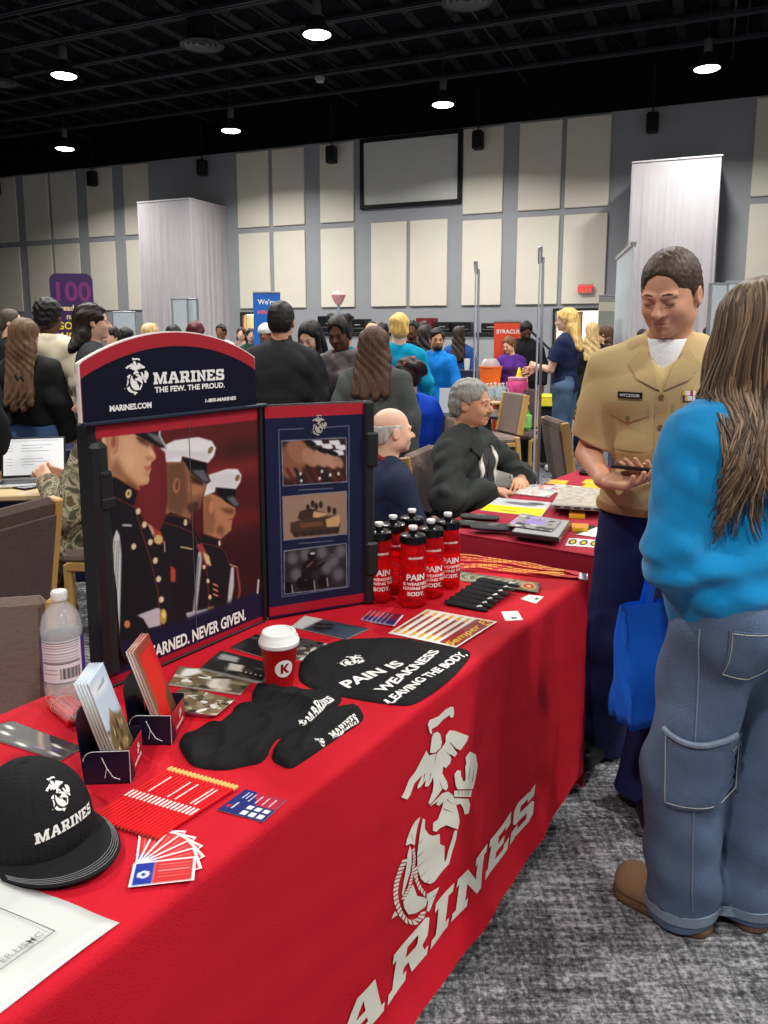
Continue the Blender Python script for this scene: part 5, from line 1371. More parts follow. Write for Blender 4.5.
# ---------------------------------------------------------------- the young woman in the blue sweatshirt
GL_ = (.865, 1.74, 0); GR = R(10)
M_TEAL = fabric('bright_blue_fleece', (8, 130, 190), .9, .05, .16, 420, sheen=.2)
M_DENIM = mat('washed_denim', (92, 111, 138), .85, bump=.35, bscale=260, var=.16, vscale=9, spec=.2)
M_STITCH = mat('pale_stitching', (176, 178, 172), .7)
def girl():
    def edit(C, x):
        T = x['T']; s = x['s']
        for sg in (1, -1):
            k = 'R' if sg > 0 else 'L'; C.cap(x['sh'][k] - V3(0, 0, .03), x['el'][k] + V3(0, 0, .02), .072, .068, .05)
        C.cap(T(-.07, -.02, 1.05), T(.07, -.02, 1.05), .135, k=.05)
        # ribbed hem band
        C.cap(V3(-.072, -.005, .965), V3(.072, -.005, .965), .118, k=.03)
        f0 = folds(.0034, 10, 2.0); f1 = folds(.003, 30, .5)
        def d(X, Y, Z):
            # drooping folds that gather above the hem and in the crook of the arm
            g_ = np.exp(-((Z - 1.02) / .07) ** 2); 
            return f0(X, Y, Z) + f1(X, Y, Z) + .008 * g_ * np.sin(70 * (Z + .35 * np.abs(X + .05) ** 1.0) + 2 * np.sin(9 * X))
        C.dis = d
    def jeans(C, x):
        f0 = folds(.004, 12, 1.0)
        def d(X, Y, Z):
            return f0(X, Y, Z) + .005 * np.sin(22 * Z + 9 * X + 3 * np.sin(14 * Y)) * np.exp(-((Z - .62) / .35) ** 2) + .004 * np.sin(38 * (Z + .5 * X)) * np.exp(-((Z - .2) / .16) ** 2)
        C.dis = d
        C.ell(V3(-.085, -.085, .90) , V3(.085, .07, .11), None, .05); C.ell(V3(.085, -.085, .90), V3(.085, .07, .11), None, .05)
    g = person(GL_, GR, 1.66, 'pale', ('nape', (92, 72, 56)),
        dict(m=M_TEAL, t=.030, hem=.93, name='sweatshirt', edit=edit, cuff=True),
        dict(m=M_DENIM, t=.026, wide=.022, len=.058, name='wide_leg_jeans', edit=jeans),
        None, pose={'L': ((-.205, -.02, 1.13), (-.09, .20, 1.08)), 'R': ((.30, .0, 1.14), (.10, .22, 1.10)), 'handL': dict(d=(.8, .5, 0), n=(0, -.4, 1)), 'handR': dict(d=(-.8, .5, 0), n=(0, -.4, 1)),
          'legL': ((-.125, .05, .50), (-.060, .12, .09)), 'legR': ((.115, .06, .50), (.130, .115, .09)), 'toeL': (-.60, .80), 'toeR': (.05, 1)},
        head=(R(4), R(10)), lean=R(2), w=1.0, fem=True, vox=.006, label='young woman with long brown hair in a blue sweatshirt and wide jeans')
    root, T, s = g['root'], g['T'], g['s']
    # long wavy locks over the back
    P = lambda x, y, z: g['hc'] + g['Rh'] @ (V3(x, y, z) * g['hs'])
    bt = bvh_of(g['top']); rn = random.Random(4); V = []; F = []; Cc = []
    pal = [(84, 66, 52), (104, 84, 66), (128, 104, 82), (66, 50, 40), (150, 126, 100), (94, 74, 58)]
    for i in range(640):
        th = rn.uniform(-1.25, 1.25); 
        if rn.random() < .5: th = rn.uniform(-2.5, 2.5)
        Ln = rn.uniform(.36, .50) if abs(th) < 1.4 else rn.uniform(.32, .44)
        pts = []; gr = .0; rr = rn.uniform(.106, .118)
        for j in range(7):   # over the scalp
            ph = .15 + j / 6 * 1.35
            pts.append(P(math.sin(th) * math.sin(ph) * (.089 + .006 * rn.random()), -.022 - math.cos(th) * math.sin(ph) * rr, .040 + .094 * math.cos(ph)))
        a = pts[-1]; lock = round(th * 5) / 5; wv = .012 + .010 * rn.random(); nz = 18
        for j in range(1, nz + 1):
            t = j / nz; z = a[2] - Ln * t
            x = a[0] + math.copysign(1, th) * .080 * t * min(1, abs(th)) + wv * t * math.sin(t * 9 + lock * 4) * 1.3; y = a[1] + .01
            o = Vector((x, -.6, z)); h = bt.ray_cast(o, Vector((0, 1, 0)))
            ys = a[1] - .004 - .01 * rn.random() * t + .008 * t * math.cos(t * 8 + lock * 5)
            if h[0] is not None and h[0].y < .06: ys = min(ys, h[0].y - .006 - .022 * rn.random() * (1 - .3 * t)) if t > .12 else min(ys, h[0].y - .004)
            if pts and j > 1: ys = pts[-1][1] * .45 + ys * .55
            pts.append(V3(x, ys, z))
        m = MB(); r0 = rn.uniform(.0016, .0038); n = len(pts)
        m.tube(pts, [r0 * (.5 if q == 0 else 1.15 if q > 8 else 1) * (1 - max(0, (q - n * .6) / (n * .4)) * .85) for q in range(n)], 5)
        b0 = len(V); V += m.V; F += [tuple(b0 + q for q in f) for f in m.F]; c = pal[rn.randrange(6)]; Cc += [c] * len(m.V)
    o = mesh_obj('hair_locks', V, F, mat('brown_hair_strands', (255, 255, 255), .45, attr=True, spec=.4), root, True); setcol(o, np.array(Cc))
    # jeans details: hem bands, back pocket, cargo pocket
    bj = bvh_of(g['pants'])
    for sg, k in ((-1, 'L'), (1, 'R')):
        bw = lambda off: wrap(bj, (g['an'][k][0], -.6, 0), (1, 0, 0), (0, 0, 1), (0, 1, 0), off)
        z0 = .046
        C = MB(); n = 40
        for row, (zz, off) in enumerate(((z0, .0), (z0, .004), (z0 + .03, .004), (z0 + .03, .0))):
            for i in range(n):
                a = 2 * math.pi * i / n; d = Vector((-math.cos(a), -math.sin(a), 0)); o_ = Vector((g['an'][k][0], g['an'][k][1], zz)) - d * .3
                h = bj.ray_cast(o_, d); p = (h[0] if h[0] is not None else o_ + d * .2) - d * off; C.V.append(tuple(p))
        for row in range(3):
            for i in range(n): C.F.append((row * n + i, row * n + (i + 1) % n, (row + 1) * n + (i + 1) % n, (row + 1) * n + i))
        C.build('trouser_cuff', mat('pale_denim', (126, 142, 162), .85, bump=.3, bscale=200, var=.12, vscale=20), root, True)
    wj = lambda off: wrap(bj, (0, -.6, 0), (1, 0, 0), (0, 0, 1), (0, 1, 0), off)
    def stitched(name, outline, w0, w1, w2, m):
        o = patch(name, outline, w0, w1, m, root)
        L = []; n = len(outline); cx = sum(p[0] for p in outline) / n; cy = sum(p[1] for p in outline) / n
        for i in range(n):
            a, b_ = outline[i], outline[(i + 1) % n]; a = (cx + (a[0] - cx) * .93, cy + (a[1] - cy) * .93); b_ = (cx + (b_[0] - cx) * .93, cy + (b_[1] - cy) * .93)
            L += [w2(a[0] + (b_[0] - a[0]) * t / 8, a[1] + (b_[1] - a[1]) * t / 8) for t in range(8)]
        mb = MB(); mb.tube(L + [L[0]], .0011, 4); mb.build('stitching', M_STITCH, o)
    for sg in (-1, 1):
        c = sg * .082
        stitched('back_pocket', [(c - .062, .80), (c, .785), (c + .062, .80), (c + .066, .915), (c - .066, .915)], wj(0), wj(.004), wj(.005), M_DENIM)
    ws = lambda off: wrap(bj, (-.115 - .4, -.01 - .42, 0), (-.72, .69, 0), (0, 0, 1), (.69, .72, 0), off)
    stitched('cargo_pocket', [(-.075, .43), (.065, .43), (.07, .625), (0, .612), (-.075, .63)], ws(0), ws(.010), ws(.0115), M_DENIM)
    ln = MB(); ln.tube([ws(.012)(-.078 + .15 * t / 12, .628 - .016 * math.sin(math.pi * t / 12)) for t in range(13)], .007, 6); ln.build('pocket_edge', mat('pale_denim', (126, 142, 162)), root, True)
    for zr in ((.10, .90),):
        mb = MB(); mb.tube([ws(.002)(.0 + .0 * t, zr[0] + (zr[1] - zr[0]) * t / 40) for t in range(41)], .002, 5); mb.build('side_seam', mat('pale_denim', (126, 142, 162)), root)
    # tan suede clogs
    for k in ('L', 'R'):
        a = g['an'][k]; C = Sdf(.005, .02); f = V3(-.60, .80, 0) if k == 'L' else V3(.05, 1, 0)
        q = Sdf(.005, .02); pt = lambda y, z: (a[0] + f[0] * y, a[1] + f[1] * y, z)
        q.cap(pt(-.035, .045), pt(.04, .05), .046, .050); q.cap(pt(.04, .05), pt(.130, .045), .050, .052)
        C.comp(q, [((0, 0, .022), (0, 0, -1))]); C.cap(pt(-.05, .10), pt(.02, .11), .043, .045, .012, True)
        up = C.build('clog', mat('tan_suede', (146, 116, 88), .95, bump=.2, bscale=120, var=.12, vscale=14), root)
        C = Sdf(.005, .01); q = Sdf(.005, .02); q.cap(pt(-.035, .015), pt(.130, .015), .050, .056); C.comp(q, [((0, 0, .024), (0, 0, 1)), ((0, 0, .001), (0, 0, -1))]); so = C.build('clog_sole', mat('cork_sole', (96, 72, 52), .9, var=.2, vscale=60), up)
        b = MB(); s_ = V3(-f[1], f[0], 0); bu = bvh_of(up); pts = []
        for t in range(9):
            o_ = Vector([float(c) for c in V3(*pt(.075, .16)) + s_ * (t - 4) * .012]); h = bu.ray_cast(o_, Vector((0, 0, -1)))
            if h[0] is not None: pts.append(h[0] + Vector((0, 0, .002)))
        if len(pts) > 3: b.tube(pts, .006, 6); b.build('clog_strap', mat('tan_suede', (146, 116, 88)), up, True)
    return g
GG = girl()
# blue shopping bag
def tote():
    r = empty('tote_bag', (.775, 2.02, .49), R(20), 'royal blue non-woven shopping bag hanging beside the woman\'s jeans', 'bag')
    b = MB(); w, h, d = .15, .34, .05; n = 14; V = []; F = []
    lv = []
    for j in range(13):
        z = h * j / 12; 
        for i in range(4 * n):
            t = i / n; sd = int(t); f = t - sd
            cx = [(-w + 2 * w * f, -d), (w, -d + 2 * d * f), (w - 2 * w * f, d), (-w, d - 2 * d * f)][sd]
            k = (1 - .12 * (1 - j / 12)); bulge = .012 * math.sin(f * math.pi) * math.sin(j / 12 * math.pi)
            nx = (0, 1, 0, -1)[sd]; ny = (-1, 0, 1, 0)[sd]
            pin = 1 - .85 * (j / 12) ** 1.5
            V.append((cx[0] * k + nx * bulge + .006 * math.sin(j * .9 + i), cx[1] * (pin if abs(cx[1]) else 1) + ny * bulge * .5 + .008 * math.sin(j * .8 + f * 4), z))
    N = 4 * n
    for j in range(12):
        for i in range(N): F.append((j * N + i, j * N + (i + 1) % N, (j + 1) * N + (i + 1) % N, (j + 1) * N + i))
    F.append(tuple(range(N - 1, -1, -1)))
    M_BAG = mat('blue_nonwoven', (10, 108, 232), .7, bump=.2, bscale=150, var=.05)
    mesh_obj('bag_body', V, F, M_BAG, r, True)
    for sy in (-1, 1):
        b = MB(); b.tube([(-.07, sy * .012, h - .03), (-.07, sy * .012, h), (-.05, sy * .008, h + .10), (-.02, 0, h + .20), (.02, 0, h + .20), (.05, sy * .008, h + .10), (.07, sy * .012, h), (.07, sy * .012, h - .03)], .012, 6, flat=((0, 1, 0), .2)); b.build('bag_handle', M_BAG, r, True)
tote()
# ---------------------------------------------------------------- things on the front table
EPS = .0015
def pq(L, z=TZ + EPS): return [on(x, y, z) for x, y in L]
def mk_sheet(name, px, cv, label, cat, group=None, thick=.001, z=TZ + EPS, n=(60, 50), bow=None, kid=None, m=None):
    P = pq(px, z + thick); c = sum(P, Vector()) / 4; c.z = z
    L = [p - c for p in P]
    o = sheet(name, L[0], L[1], L[2], L[3], cv, n[0], n[1], None, m, thick, bow); o.location = c
    return tag(o, label, cat, group)
def photo_canvas(seed, base, blobs, w=1.0, h=1.0, res=60, cols=None):
    c = Canvas(0, 0, w, h, res, base); r = random.Random(seed)
    for i in range(blobs):
        col = cols[r.randrange(len(cols))]; c.ell(r.uniform(0, w), r.uniform(0, h), r.uniform(.03, .16), r.uniform(.02, .10), col, r.uniform(0, 3), .0)
    return c
CAMO = [(96, 88, 68), (150, 140, 112), (58, 50, 40), (190, 182, 160), (118, 96, 70), (222, 220, 214)]
DARKS = [(24, 22, 26), (70, 62, 56), (150, 146, 140), (40, 36, 40), (200, 196, 190)]
# magazines and leaflets
c = photo_canvas(3, (108, 96, 74), 46, cols=CAMO); c.poly([(.1, .1), (.3, 0), (.34, .2), (.2, .5), (.08, .5)], (226, 224, 220), .01); c.poly([(.5, .45), (.75, .35), (.8, .8), (.6, .95), (.5, .8)], (214, 206, 192), .01); c.line([(.0, .99), (1, .99)], .03, (220, 218, 214))
mk_sheet('magazine', [(179,666),(256.5,675),(240,694),(168.5,684)], c, 'camouflage-coloured magazine left of the paper cup, nearest the display', 'magazine', 'magazines on the red table', .004)
c = photo_canvas(5, (128, 112, 82), 60, cols=CAMO + [(70, 66, 60)])
for k in range(4): mk_sheet('leaflet', [(179 + k * 3.2,688.5 - k * .3),(227 + k * 2.6,700 - k * .2),(207.5 + k * 2.8,716.2 - k * .4),(160 + k * 3,710.5 - k * .5)], c, ['camouflage leaflet at the bottom of the small stack behind the right brochure holder', 'camouflage leaflet, second from the bottom of the small stack', 'camouflage leaflet, second from the top of the small stack', 'camouflage leaflet on top of the small stack'][k], 'leaflet', 'stacked camouflage leaflets', .0022, TZ + EPS + k * .0026)
c = photo_canvas(8, (30, 32, 32), 14, cols=DARKS[:2]); c.poly([(.08, .15), (.42, .12), (.45, .4), (.1, .45)], (150, 150, 146), .01); c.poly([(.35, .5), (.6, .45), (.62, .8), (.4, .85)], (190, 180, 168), .01)
for k in range(5): c.ell(.62 + .08 * k, .75, .015, .03, (210, 206, 200))
mk_sheet('magazine', [(221,650),(272,664),(262,681),(201,667)], c, 'thick dark booklet just left of the paper cup', 'magazine', 'magazines on the red table', .012)
c = photo_canvas(9, (26, 24, 26), 10, cols=DARKS[:2]); c.poly([(.5, .3), (.8, .2), (.9, .5), (.6, .6)], (180, 176, 170), .02)
mk_sheet('magazine', [(256,634),(296,642),(270,659),(230,647)], c, 'black magazine lying behind the paper cup', 'magazine', 'magazines on the red table', .003)
c = photo_canvas(12, (70, 68, 64), 30, cols=DARKS + [(230, 226, 220)])
for k in range(9): c.ell(.08 + .1 * k, .85, .03, .05, (190, 186, 178))
mk_sheet('magazine', [(298,637),(334,645),(314,660),(286,659)], c, 'black and white patterned magazine between the paper cup and the shirt', 'magazine', 'magazines on the red table', .003)
c = Canvas(0, 0, 1, 1, 70, (52, 58, 66)); c.poly([(0, 0), (.3, 0), (.22, 1), (0, 1)], (186, 188, 184), .02)
for x, y, r_ in ((.35, .4, .08), (.48, .3, .07), (.42, .7, .1), (.55, .55, .07)): c.ell(x, y, r_, r_ * 1.4, (22, 22, 26), 0, .01)
c.poly([(.6, .2), (1, .1), (1, .9), (.6, .95)], (58, 74, 92), .03)
for k in range(4): c.line([(.65, .3 + .15 * k), (.95, .25 + .15 * k)], .03, (36, 44, 58), .01)
mk_sheet('magazine', [(304.6,615.4),(369,628.5),(346,639),(291,626.5)], c, 'blue-grey magazine in front of the side panel of the display', 'magazine', 'magazines on the red table', .003)
# sticker cards in a fan by the bottles
for k in range(6):
    c = Canvas(0, 0, 1, 1, 40, (236, 232, 236)); c.poly([(.1, 0), (.9, 0), (.9, 1), (.1, 1)], ((190, 40, 60) if k < 3 else (120, 30, 60)), 0); c.poly([(.1, .55), (.9, .55), (.9, 1), (.1, 1)], (44, 36, 110), .04)
    d = k * 4.4
    mk_sheet('sticker_card', [(371.5 + d,609.5 + d * .17),(382 + d,611.3 + d * .17),(372 + d,622.5 + d * .17),(361 + d,619.5 + d * .17)], c, 'red and purple sticker card in the small fan beside the bottles, %s from the left' % ords[k], 'card', 'small fan of purple sticker cards', .0006, TZ + EPS + k * .0008, (10, 10))
# bumper stickers in a fan
for k in range(7):
    c = Canvas(0, 0, 1, 1, 90, (240, 236, 228))
    if k < 6:
        c.poly([(.13, .06), (.30, .06), (.30, .94), (.13, .94)], (124, 22, 30)); 
        for q in (.1, .18, .82, .9): c.ell(.2, q, .09, .045, (230, 172, 36), .3)
        for q in range(6): c.ell(.21, .3 + q * .09, .035, .02, (216, 150, 40))
    else: c.poly([(.08, .04), (.92, .04), (.92, .96), (.08, .96)], (150, 30, 32)); c.ell(.85, .15, .05, .06, (236, 186, 40))
    w_ = .30; t0 = k * .115; A, B, Cc, D_ = (427, 609), (498, 621.7), (457, 647.5), (388, 633)
    L = lambda p, q, t: (p[0] + (q[0] - p[0]) * t, p[1] + (q[1] - p[1]) * t)
    o = mk_sheet('bumper_sticker', [L(A, B, t0), L(A, B, t0 + w_), L(D_, Cc, t0 + w_), L(D_, Cc, t0)], c, 'yellow and maroon bumper sticker in the wide fan, %s from the left' % ords[k], 'sticker', 'fan of yellow and maroon stickers', .0006, TZ + EPS + k * .0008, (30, 40))
    if k == 6:
        P = pq([L(A, B, t0 + .04), L(A, B, t0 + w_ - .03), L(D_, Cc, t0 + w_ - .03), L(D_, Cc, t0 + .04)], TZ + EPS + 7 * .0008 + .0006); ce = o.location
        VF = text2d('Semper Fi', .9, 1.0, .02, .3); wv = max(v[0] for v in VF[0])
        def f_(x, y): t = x / wv; s_ = y / 1.1; a = P[3].lerp(P[0], t); b_ = P[2].lerp(P[1], t); return a.lerp(b_, .12 + (1 - s_) * .66) - ce
        decal('lettering', VF, f_, mat('yellow_print', (236, 186, 40), .5), o)
# small white cards
for px, lb in (([(520.5,598.7),(529,594.5),(544,596.5),(536,603.6)], 'small white card at the far corner of the red table'), ([(501,611.6),(517.6,610.8),(523,619.7),(505.5,620.8)], 'small white card in front of the black pouches')):
    c = Canvas(0, 0, 1, 1, 50, (238, 238, 236)); 
    for q in range(3): c.line([(.2, .3 + .12 * q), (.8, .3 + .12 * q)], .03, (150, 150, 160))
    c.poly([(.4, .68), (.7, .68), (.7, .85), (.4, .85)], (40, 40, 50))
    mk_sheet('business_card', px, c, lb, 'card', 'small white cards', .0006, n=(16, 16))
# black strap pouches fanned out
M_BLKF = fabric('black_cotton', (24, 24, 26), .85, .08, .3, 120, vscale=10)
for k in range(7):
    a = on(452 + k * 5.2, 604.5 - k * 2.8); b_ = on(484 + k * 5.2, 611.5 - k * 3.1); ax = (b_ - a); L_ = ax.length; ax.normalize(); pr_ = Vector((-ax.y, ax.x, 0))
    C = Sdf(.0035, .004); z = .007 + k * .0028; m_ = Vector((0, 0, z))
    C.cap((a - a) + Vector((0, 0, z)), ax * L_ + Vector((0, 0, z * .9)), .024, .015, flat=((0, 0, 1), 4.6)); C.cap(ax * L_ * .2 + m_, ax * L_ * .2 + pr_ * .012 + m_, .014, .008, flat=((0, 0, 1), 2.6))
    C.cut((0, 0, .0005), (0, 0, -1)); r = empty('cloth_pouch', a + Vector((0, 0, .0005)), 0, 'black cloth pouch with a white mark by the bottles, %s from the left' % ords[k], 'pouch', 'row of black cloth pouches')
    C.build('pouch_body', M_BLKF, r)
    e = ega(.020); decal('printed_mark', e, lambda x, y: ax * (L_ * .86) + pr_ * (y - .010) + ax * (x) + Vector((0, 0, z + .0062)), WHITE, r)
# row of round camouflage badges
for k in range(9):
    c = Canvas(0, 0, 1, 1, 60, (110, 112, 88)); r_ = random.Random(k)
    for i in range(12): c.ell(r_.random(), r_.random(), .12, .08, [(70, 74, 56), (150, 146, 120), (50, 46, 38), (170, 164, 140)][i % 4], r_.random() * 3, .01)
    c.ell(.5, .5, .36, .36, (176, 168, 140) if k < 8 else (196, 160, 90)); c.ell(.5, .5, .27, .27, (66, 66, 50) if k < 8 else (180, 34, 40)); c.ell(.5, .5, .1, .12, (150, 140, 110) if k < 8 else (226, 196, 120))
    x0 = 448 + k * 8.9; y0 = 569.5 + k * 1.35; w_ = 21
    mk_sheet('camouflage_badge', [(x0,y0),(x0 + w_,y0 + 2.8),(x0 + w_ - 2,y0 + 12),(x0 - 2,y0 + 9)], c, 'camouflage badge with a round emblem, %s from the left' % ords[k], 'badge', 'row of camouflage badges', .0007, TZ + EPS + k * .0009, (24, 24))
# lanyards across the end of the table
M_LAN = mat('red_lanyard', (198, 24, 34), .6, bump=.2, bscale=300); M_LANY = mat('yellow_lanyard_print', (232, 176, 48), .6)
endn = TU  # the far end drops away along TU
for k in range(6):
    y_ = k * 2.6
    pts = [on(452, 556 + k * 3.0), on(480, 557.5 + k * 2.6), on(510, 562 + k * 2.3), on(540, 567 + k * 1.9), on(566, 571.5 + k * 1.4), on(579, 575 + k * 1.0)]
    pts[0].x -= .01 * k
    r = empty('lanyard', pts[0], 0, 'red lanyard with yellow lettering over the table end, %s from the back' % ords[k], 'lanyard', 'red lanyards with metal clips')
    V = []; F = []; n = len(pts); zz = .003 + .0022 * (k % 3)
    dense = []
    for i in range(n - 1):
        for t in range(6): dense.append(pts[i].lerp(pts[i + 1], t / 6))
    dense.append(pts[-1])
    for i, p in enumerate(dense):
        d = (dense[min(i + 1, len(dense) - 1)] - dense[max(i - 1, 0)]).normalized(); s_ = Vector((-d.y, d.x, 0)); q = p + Vector((0, 0, zz + .004 * max(0, math.sin(i * .5 + k))))
        for w_ in (-.0085, .0085):
            for h in (-.0006, .0006): V.append(q + s_ * w_ + Vector((0, 0, h)) - pts[0])
    for i in range(len(dense) - 1):
        a = i * 4; b_ = a + 4
        for e0, e1 in ((1, 3), (3, 2), (2, 0), (0, 1)): F.append((a + e0, a + e1, b_ + e1, b_ + e0))
    st = mesh_obj('strap', V, F, M_LAN, r)
    ty = MB()
    for i in range(2 + k % 3, len(dense) - 7, 1):
        if (i + k) % 7 == 0: continue
        p = dense[i] + Vector((0, 0, zz + .004 * max(0, math.sin(i * .5 + k)) + .0012)) - pts[0]; d = (dense[i + 1] - dense[i]).normalized(); ty.box(p, (.0072, .0034, .0003), math.atan2(d.y, d.x))
    ty.build('yellow_lettering', M_LANY, st)
    e = dense[-1] - pts[0]; dv = (TU * .35 + TN * .9).normalized()
    cl_ = MB(); P1 = e + Vector((0, 0, .004)) ; over = (k % 2)
    path = [P1, P1 + dv * .012 + Vector((0, 0, .001)), P1 + dv * .026 + Vector((0, 0, -.004))] 
    cl_.tube([P1 + dv * .0, P1 + dv * .010], .0045, 8); 
    for a in range(8):
        t0 = a / 8 * 2 * math.pi; t1 = (a + 1) / 8 * 2 * math.pi
        o_ = P1 + dv * .019
        cl_.tube([o_ + dv * .009 * math.cos(t0) + Vector((-dv.y, dv.x, 0)) * .006 * math.sin(t0), o_ + dv * .009 * math.cos(t1) + Vector((-dv.y, dv.x, 0)) * .006 * math.sin(t1)], .0014, 6)
    cl_.build('metal_clip', M_METAL, r)
# ---- red sports bottles
M_RPL = mat('clear_red_plastic', (255, 52, 66), .12, trans=.86, ior=1.12, spec=.5)
M_BLG = mat('glossy_black_plastic', (12, 12, 14), .22)
M_WCAP = mat('white_plastic', (230, 230, 228), .4)
bot0 = None
bl = [('A', 379, 523, 'left of the group, nearest the display'), ('B', 393, 516, 'second from the left, in the back row'), ('C', 412, 509.7, 'at the very back of the group'), ('D', 413, 526.5, 'at the very front of the group'), ('E', 431, 520, 'second from the right'), ('F', 448, 513.3, 'rightmost of the group')]
for _, u, v, lb in bl:
    p = atz(u, v, TZ + .236); p.z = TZ + EPS; lab = 'red see-through sports bottle with black lid, ' + lb
    if bot0 is None:
        r = empty('sports_bottle', p, 0, lab, 'bottle', 'red sports bottles'); bot0 = r; r.scale = (1.12, 1.12, 1.0)
        b = MB(); b.lathe([(.0, .004), (.030, .0), (.0355, .006), (.0362, .02), (.0362, .10), (.0345, .112), (.0345, .118), (.0362, .13), (.0362, .155), (.034, .17), (.030, .186), (.030, .192), (.0285, .192), (.0285, .185), (.0325, .168), (.0345, .155), (.0345, .02), (.033, .008), (.0, .008)], 40); b.build('bottle_body', M_RPL, r, True)
        b = MB(); b.lathe([(.0315, .188), (.0335, .190), (.0340, .206), (.0325, .210), (.015, .2115), (.0115, .214), (.010, .226), (0, .226)], 32)
        for q in range(28): a = q / 28 * 2 * math.pi; b.box((.0338 * math.cos(a), .0338 * math.sin(a), .197), (.0012, .0014, .007), a)
        b.build('screw_lid', M_BLG, r, True)
        b = MB(); b.lathe([(.0, .226), (.0095, .226), (.0095, .229), (.012, .231), (.011, .237), (.0, .238)], 20); b.build('drinking_spout', M_WCAP, r, True)
        def cyl(ang, rad): return lambda x, y: (rad * math.cos(ang + x / rad), rad * math.sin(ang + x / rad), y)
        a0 = math.atan2(-p.y, -p.x) - .15
        V1, F1 = text2d('PAIN', .018, .95, .03, center=True); V2, F2 = text2d('IS WEAKNESS', .0085, 1, .03, center=True); V3_, F3 = text2d('LEAVING THE', .0085, 1, .03, center=True); V4, F4 = text2d('BODY.', .012, .95, .03, center=True)
        V = []; F = []
        for (Vq, Fq, dy) in ((V1, F1, .086), (V2, F2, .071), (V3_, F3, .058), (V4, F4, .040)):
            o_ = len(V); V += [(x, y + dy) for x, y in Vq]; F += [tuple(o_ + i for i in f) for f in Fq]
        decal('printed_lettering', (V, F), cyl(a0 + .35, .0368), WHITE, r, maxlen=.006)
        V, F = text2d('MARINES', .006, 1.2, .03, center=True); decal('shoulder_lettering', ([(x, y + .148) for x, y in V], F), cyl(a0 + .35, .0368), WHITE, r, maxlen=.006)
    else: dup(bot0, p, 0, lab)
# ---- paper cup
p = on(280, 687.5); r = empty('paper_cup', p + Vector((0, 0, EPS)), 0, 'red paper coffee cup with white lid and a K in a white disc', 'cup')
b = MB(); b.lathe([(.029, 0), (.0295, .002), (.0415, .105), (.0425, .106), (.0425, .108), (.040, .108), (.028, .004), (.0, .004)], 40); b.build('cup_body', mat('red_cup_paper', (196, 20, 28), .45), r, True)
b = MB(); b.lathe([(.0445, .103), (.0455, .105), (.0455, .112), (.0435, .114), (.0425, .120), (.040, .1225), (.0385, .128), (.037, .132), (.031, .133), (.030, .130), (.0, .129)], 40); b.build('cup_lid', mat('white_cup_lid', (236, 236, 234), .35), r, True)
ang = math.atan2(-p.y, -p.x) + .28
def cone(x, y): rr = .0297 + (.0415 - .0295) * y / .105; return ((rr + .0006) * math.cos(ang + x / rr), (rr + .0006) * math.sin(ang + x / rr), y)
K_ = [(-.008, -.0115), (-.008, .0115), (-.002, .0115), (-.002, .003), (.0045, .0115), (.0115, .0115), (.003, .0005), (.0125, -.0115), (.005, -.0115), (-.002, -.003), (-.002, -.0115)]
ring = [(.0205 * math.cos(t / 32 * 6.2832), .0205 * math.sin(t / 32 * 6.2832)) for t in range(32)]
V, F = shape2d([ring, K_]); decal('round_logo', ([(x, y + .058) for x, y in V], F), cone, WHITE, r, maxlen=.005)
# ---- cloth things lying on the table
def lying_cloth(name, px, h, seed, label, cat, fn=None, z=TZ, rad=.02):
    P = [on(x, y, z) for x, y in px]; c = sum(P, Vector()) / len(P); O = [(p.x - c.x, p.y - c.y) for p in P]
    # round the outline
    for _ in range(2):
        Q = []
        for i in range(len(O)): a, b_ = O[i], O[(i + 1) % len(O)]; Q += [(a[0] * .75 + b_[0] * .25, a[1] * .75 + b_[1] * .25), (a[0] * .25 + b_[0] * .75, a[1] * .25 + b_[1] * .75)]
        O = Q
    V, F = subdiv2d(*shape2d([O]), .009); A = np.array(V); E0 = np.array(O); E1 = np.roll(E0, -1, 0); d = np.full(len(A), 9.0)
    for a, b_ in zip(E0, E1):
        ab = b_ - a; t = np.clip(((A - a) @ ab) / (ab @ ab + 1e-12), 0, 1); d = np.minimum(d, np.linalg.norm(A - a - t[:, None] * ab, axis=1))
    x, y = A[:, 0], A[:, 1]
    edge = np.sqrt(np.clip(1 - (1 - np.clip(d / rad, 0, 1)) ** 2, 0, 1))
    w = .5 + .25 * np.sin(38 * x + 2.5 * np.sin(17 * y + seed) + seed) + .25 * np.sin(31 * y - 14 * x + 2 * np.sin(23 * x + seed * 2))
    rg = 1 - np.abs(np.sin(26 * x + 19 * y + 2.4 * np.sin(13 * y - 9 * x + seed) + seed)); rg2 = 1 - np.abs(np.sin(44 * y - 23 * x + 2 * np.sin(19 * x + seed * 3)))
    hh = h * edge * (.35 + .55 * w + (.5 * rg ** 2 + .3 * rg2 ** 2 if h > .012 else .25 * rg ** 3)) + .0012 * edge
    if fn is not None: hh = fn(x, y, d, hh, c)
    o = mesh_obj(name, np.column_stack([A, hh + .0008]), F, M_BLKF, None, True); o.location = (c.x, c.y, z + .0006)
    tag(o, label, cat); return o, c
C7 = lambda L: [(170 + x / 3.657, 670 + y / 3.657) for x, y in L]
C4 = lambda L: [(170 + x / 2.477, 580 + y / 2.477) for x, y in L]
def on_cloth(o, c, off=.0012):
    bv = bvh_of(o)
    def f(p):
        h = bv.ray_cast(Vector((p.x - c.x, p.y - c.y, .2)), Vector((0, 0, -1)))
        return (h[0] if h[0] is not None else Vector((p.x - c.x, p.y - c.y, .006))) + Vector((0, 0, off))
    return f
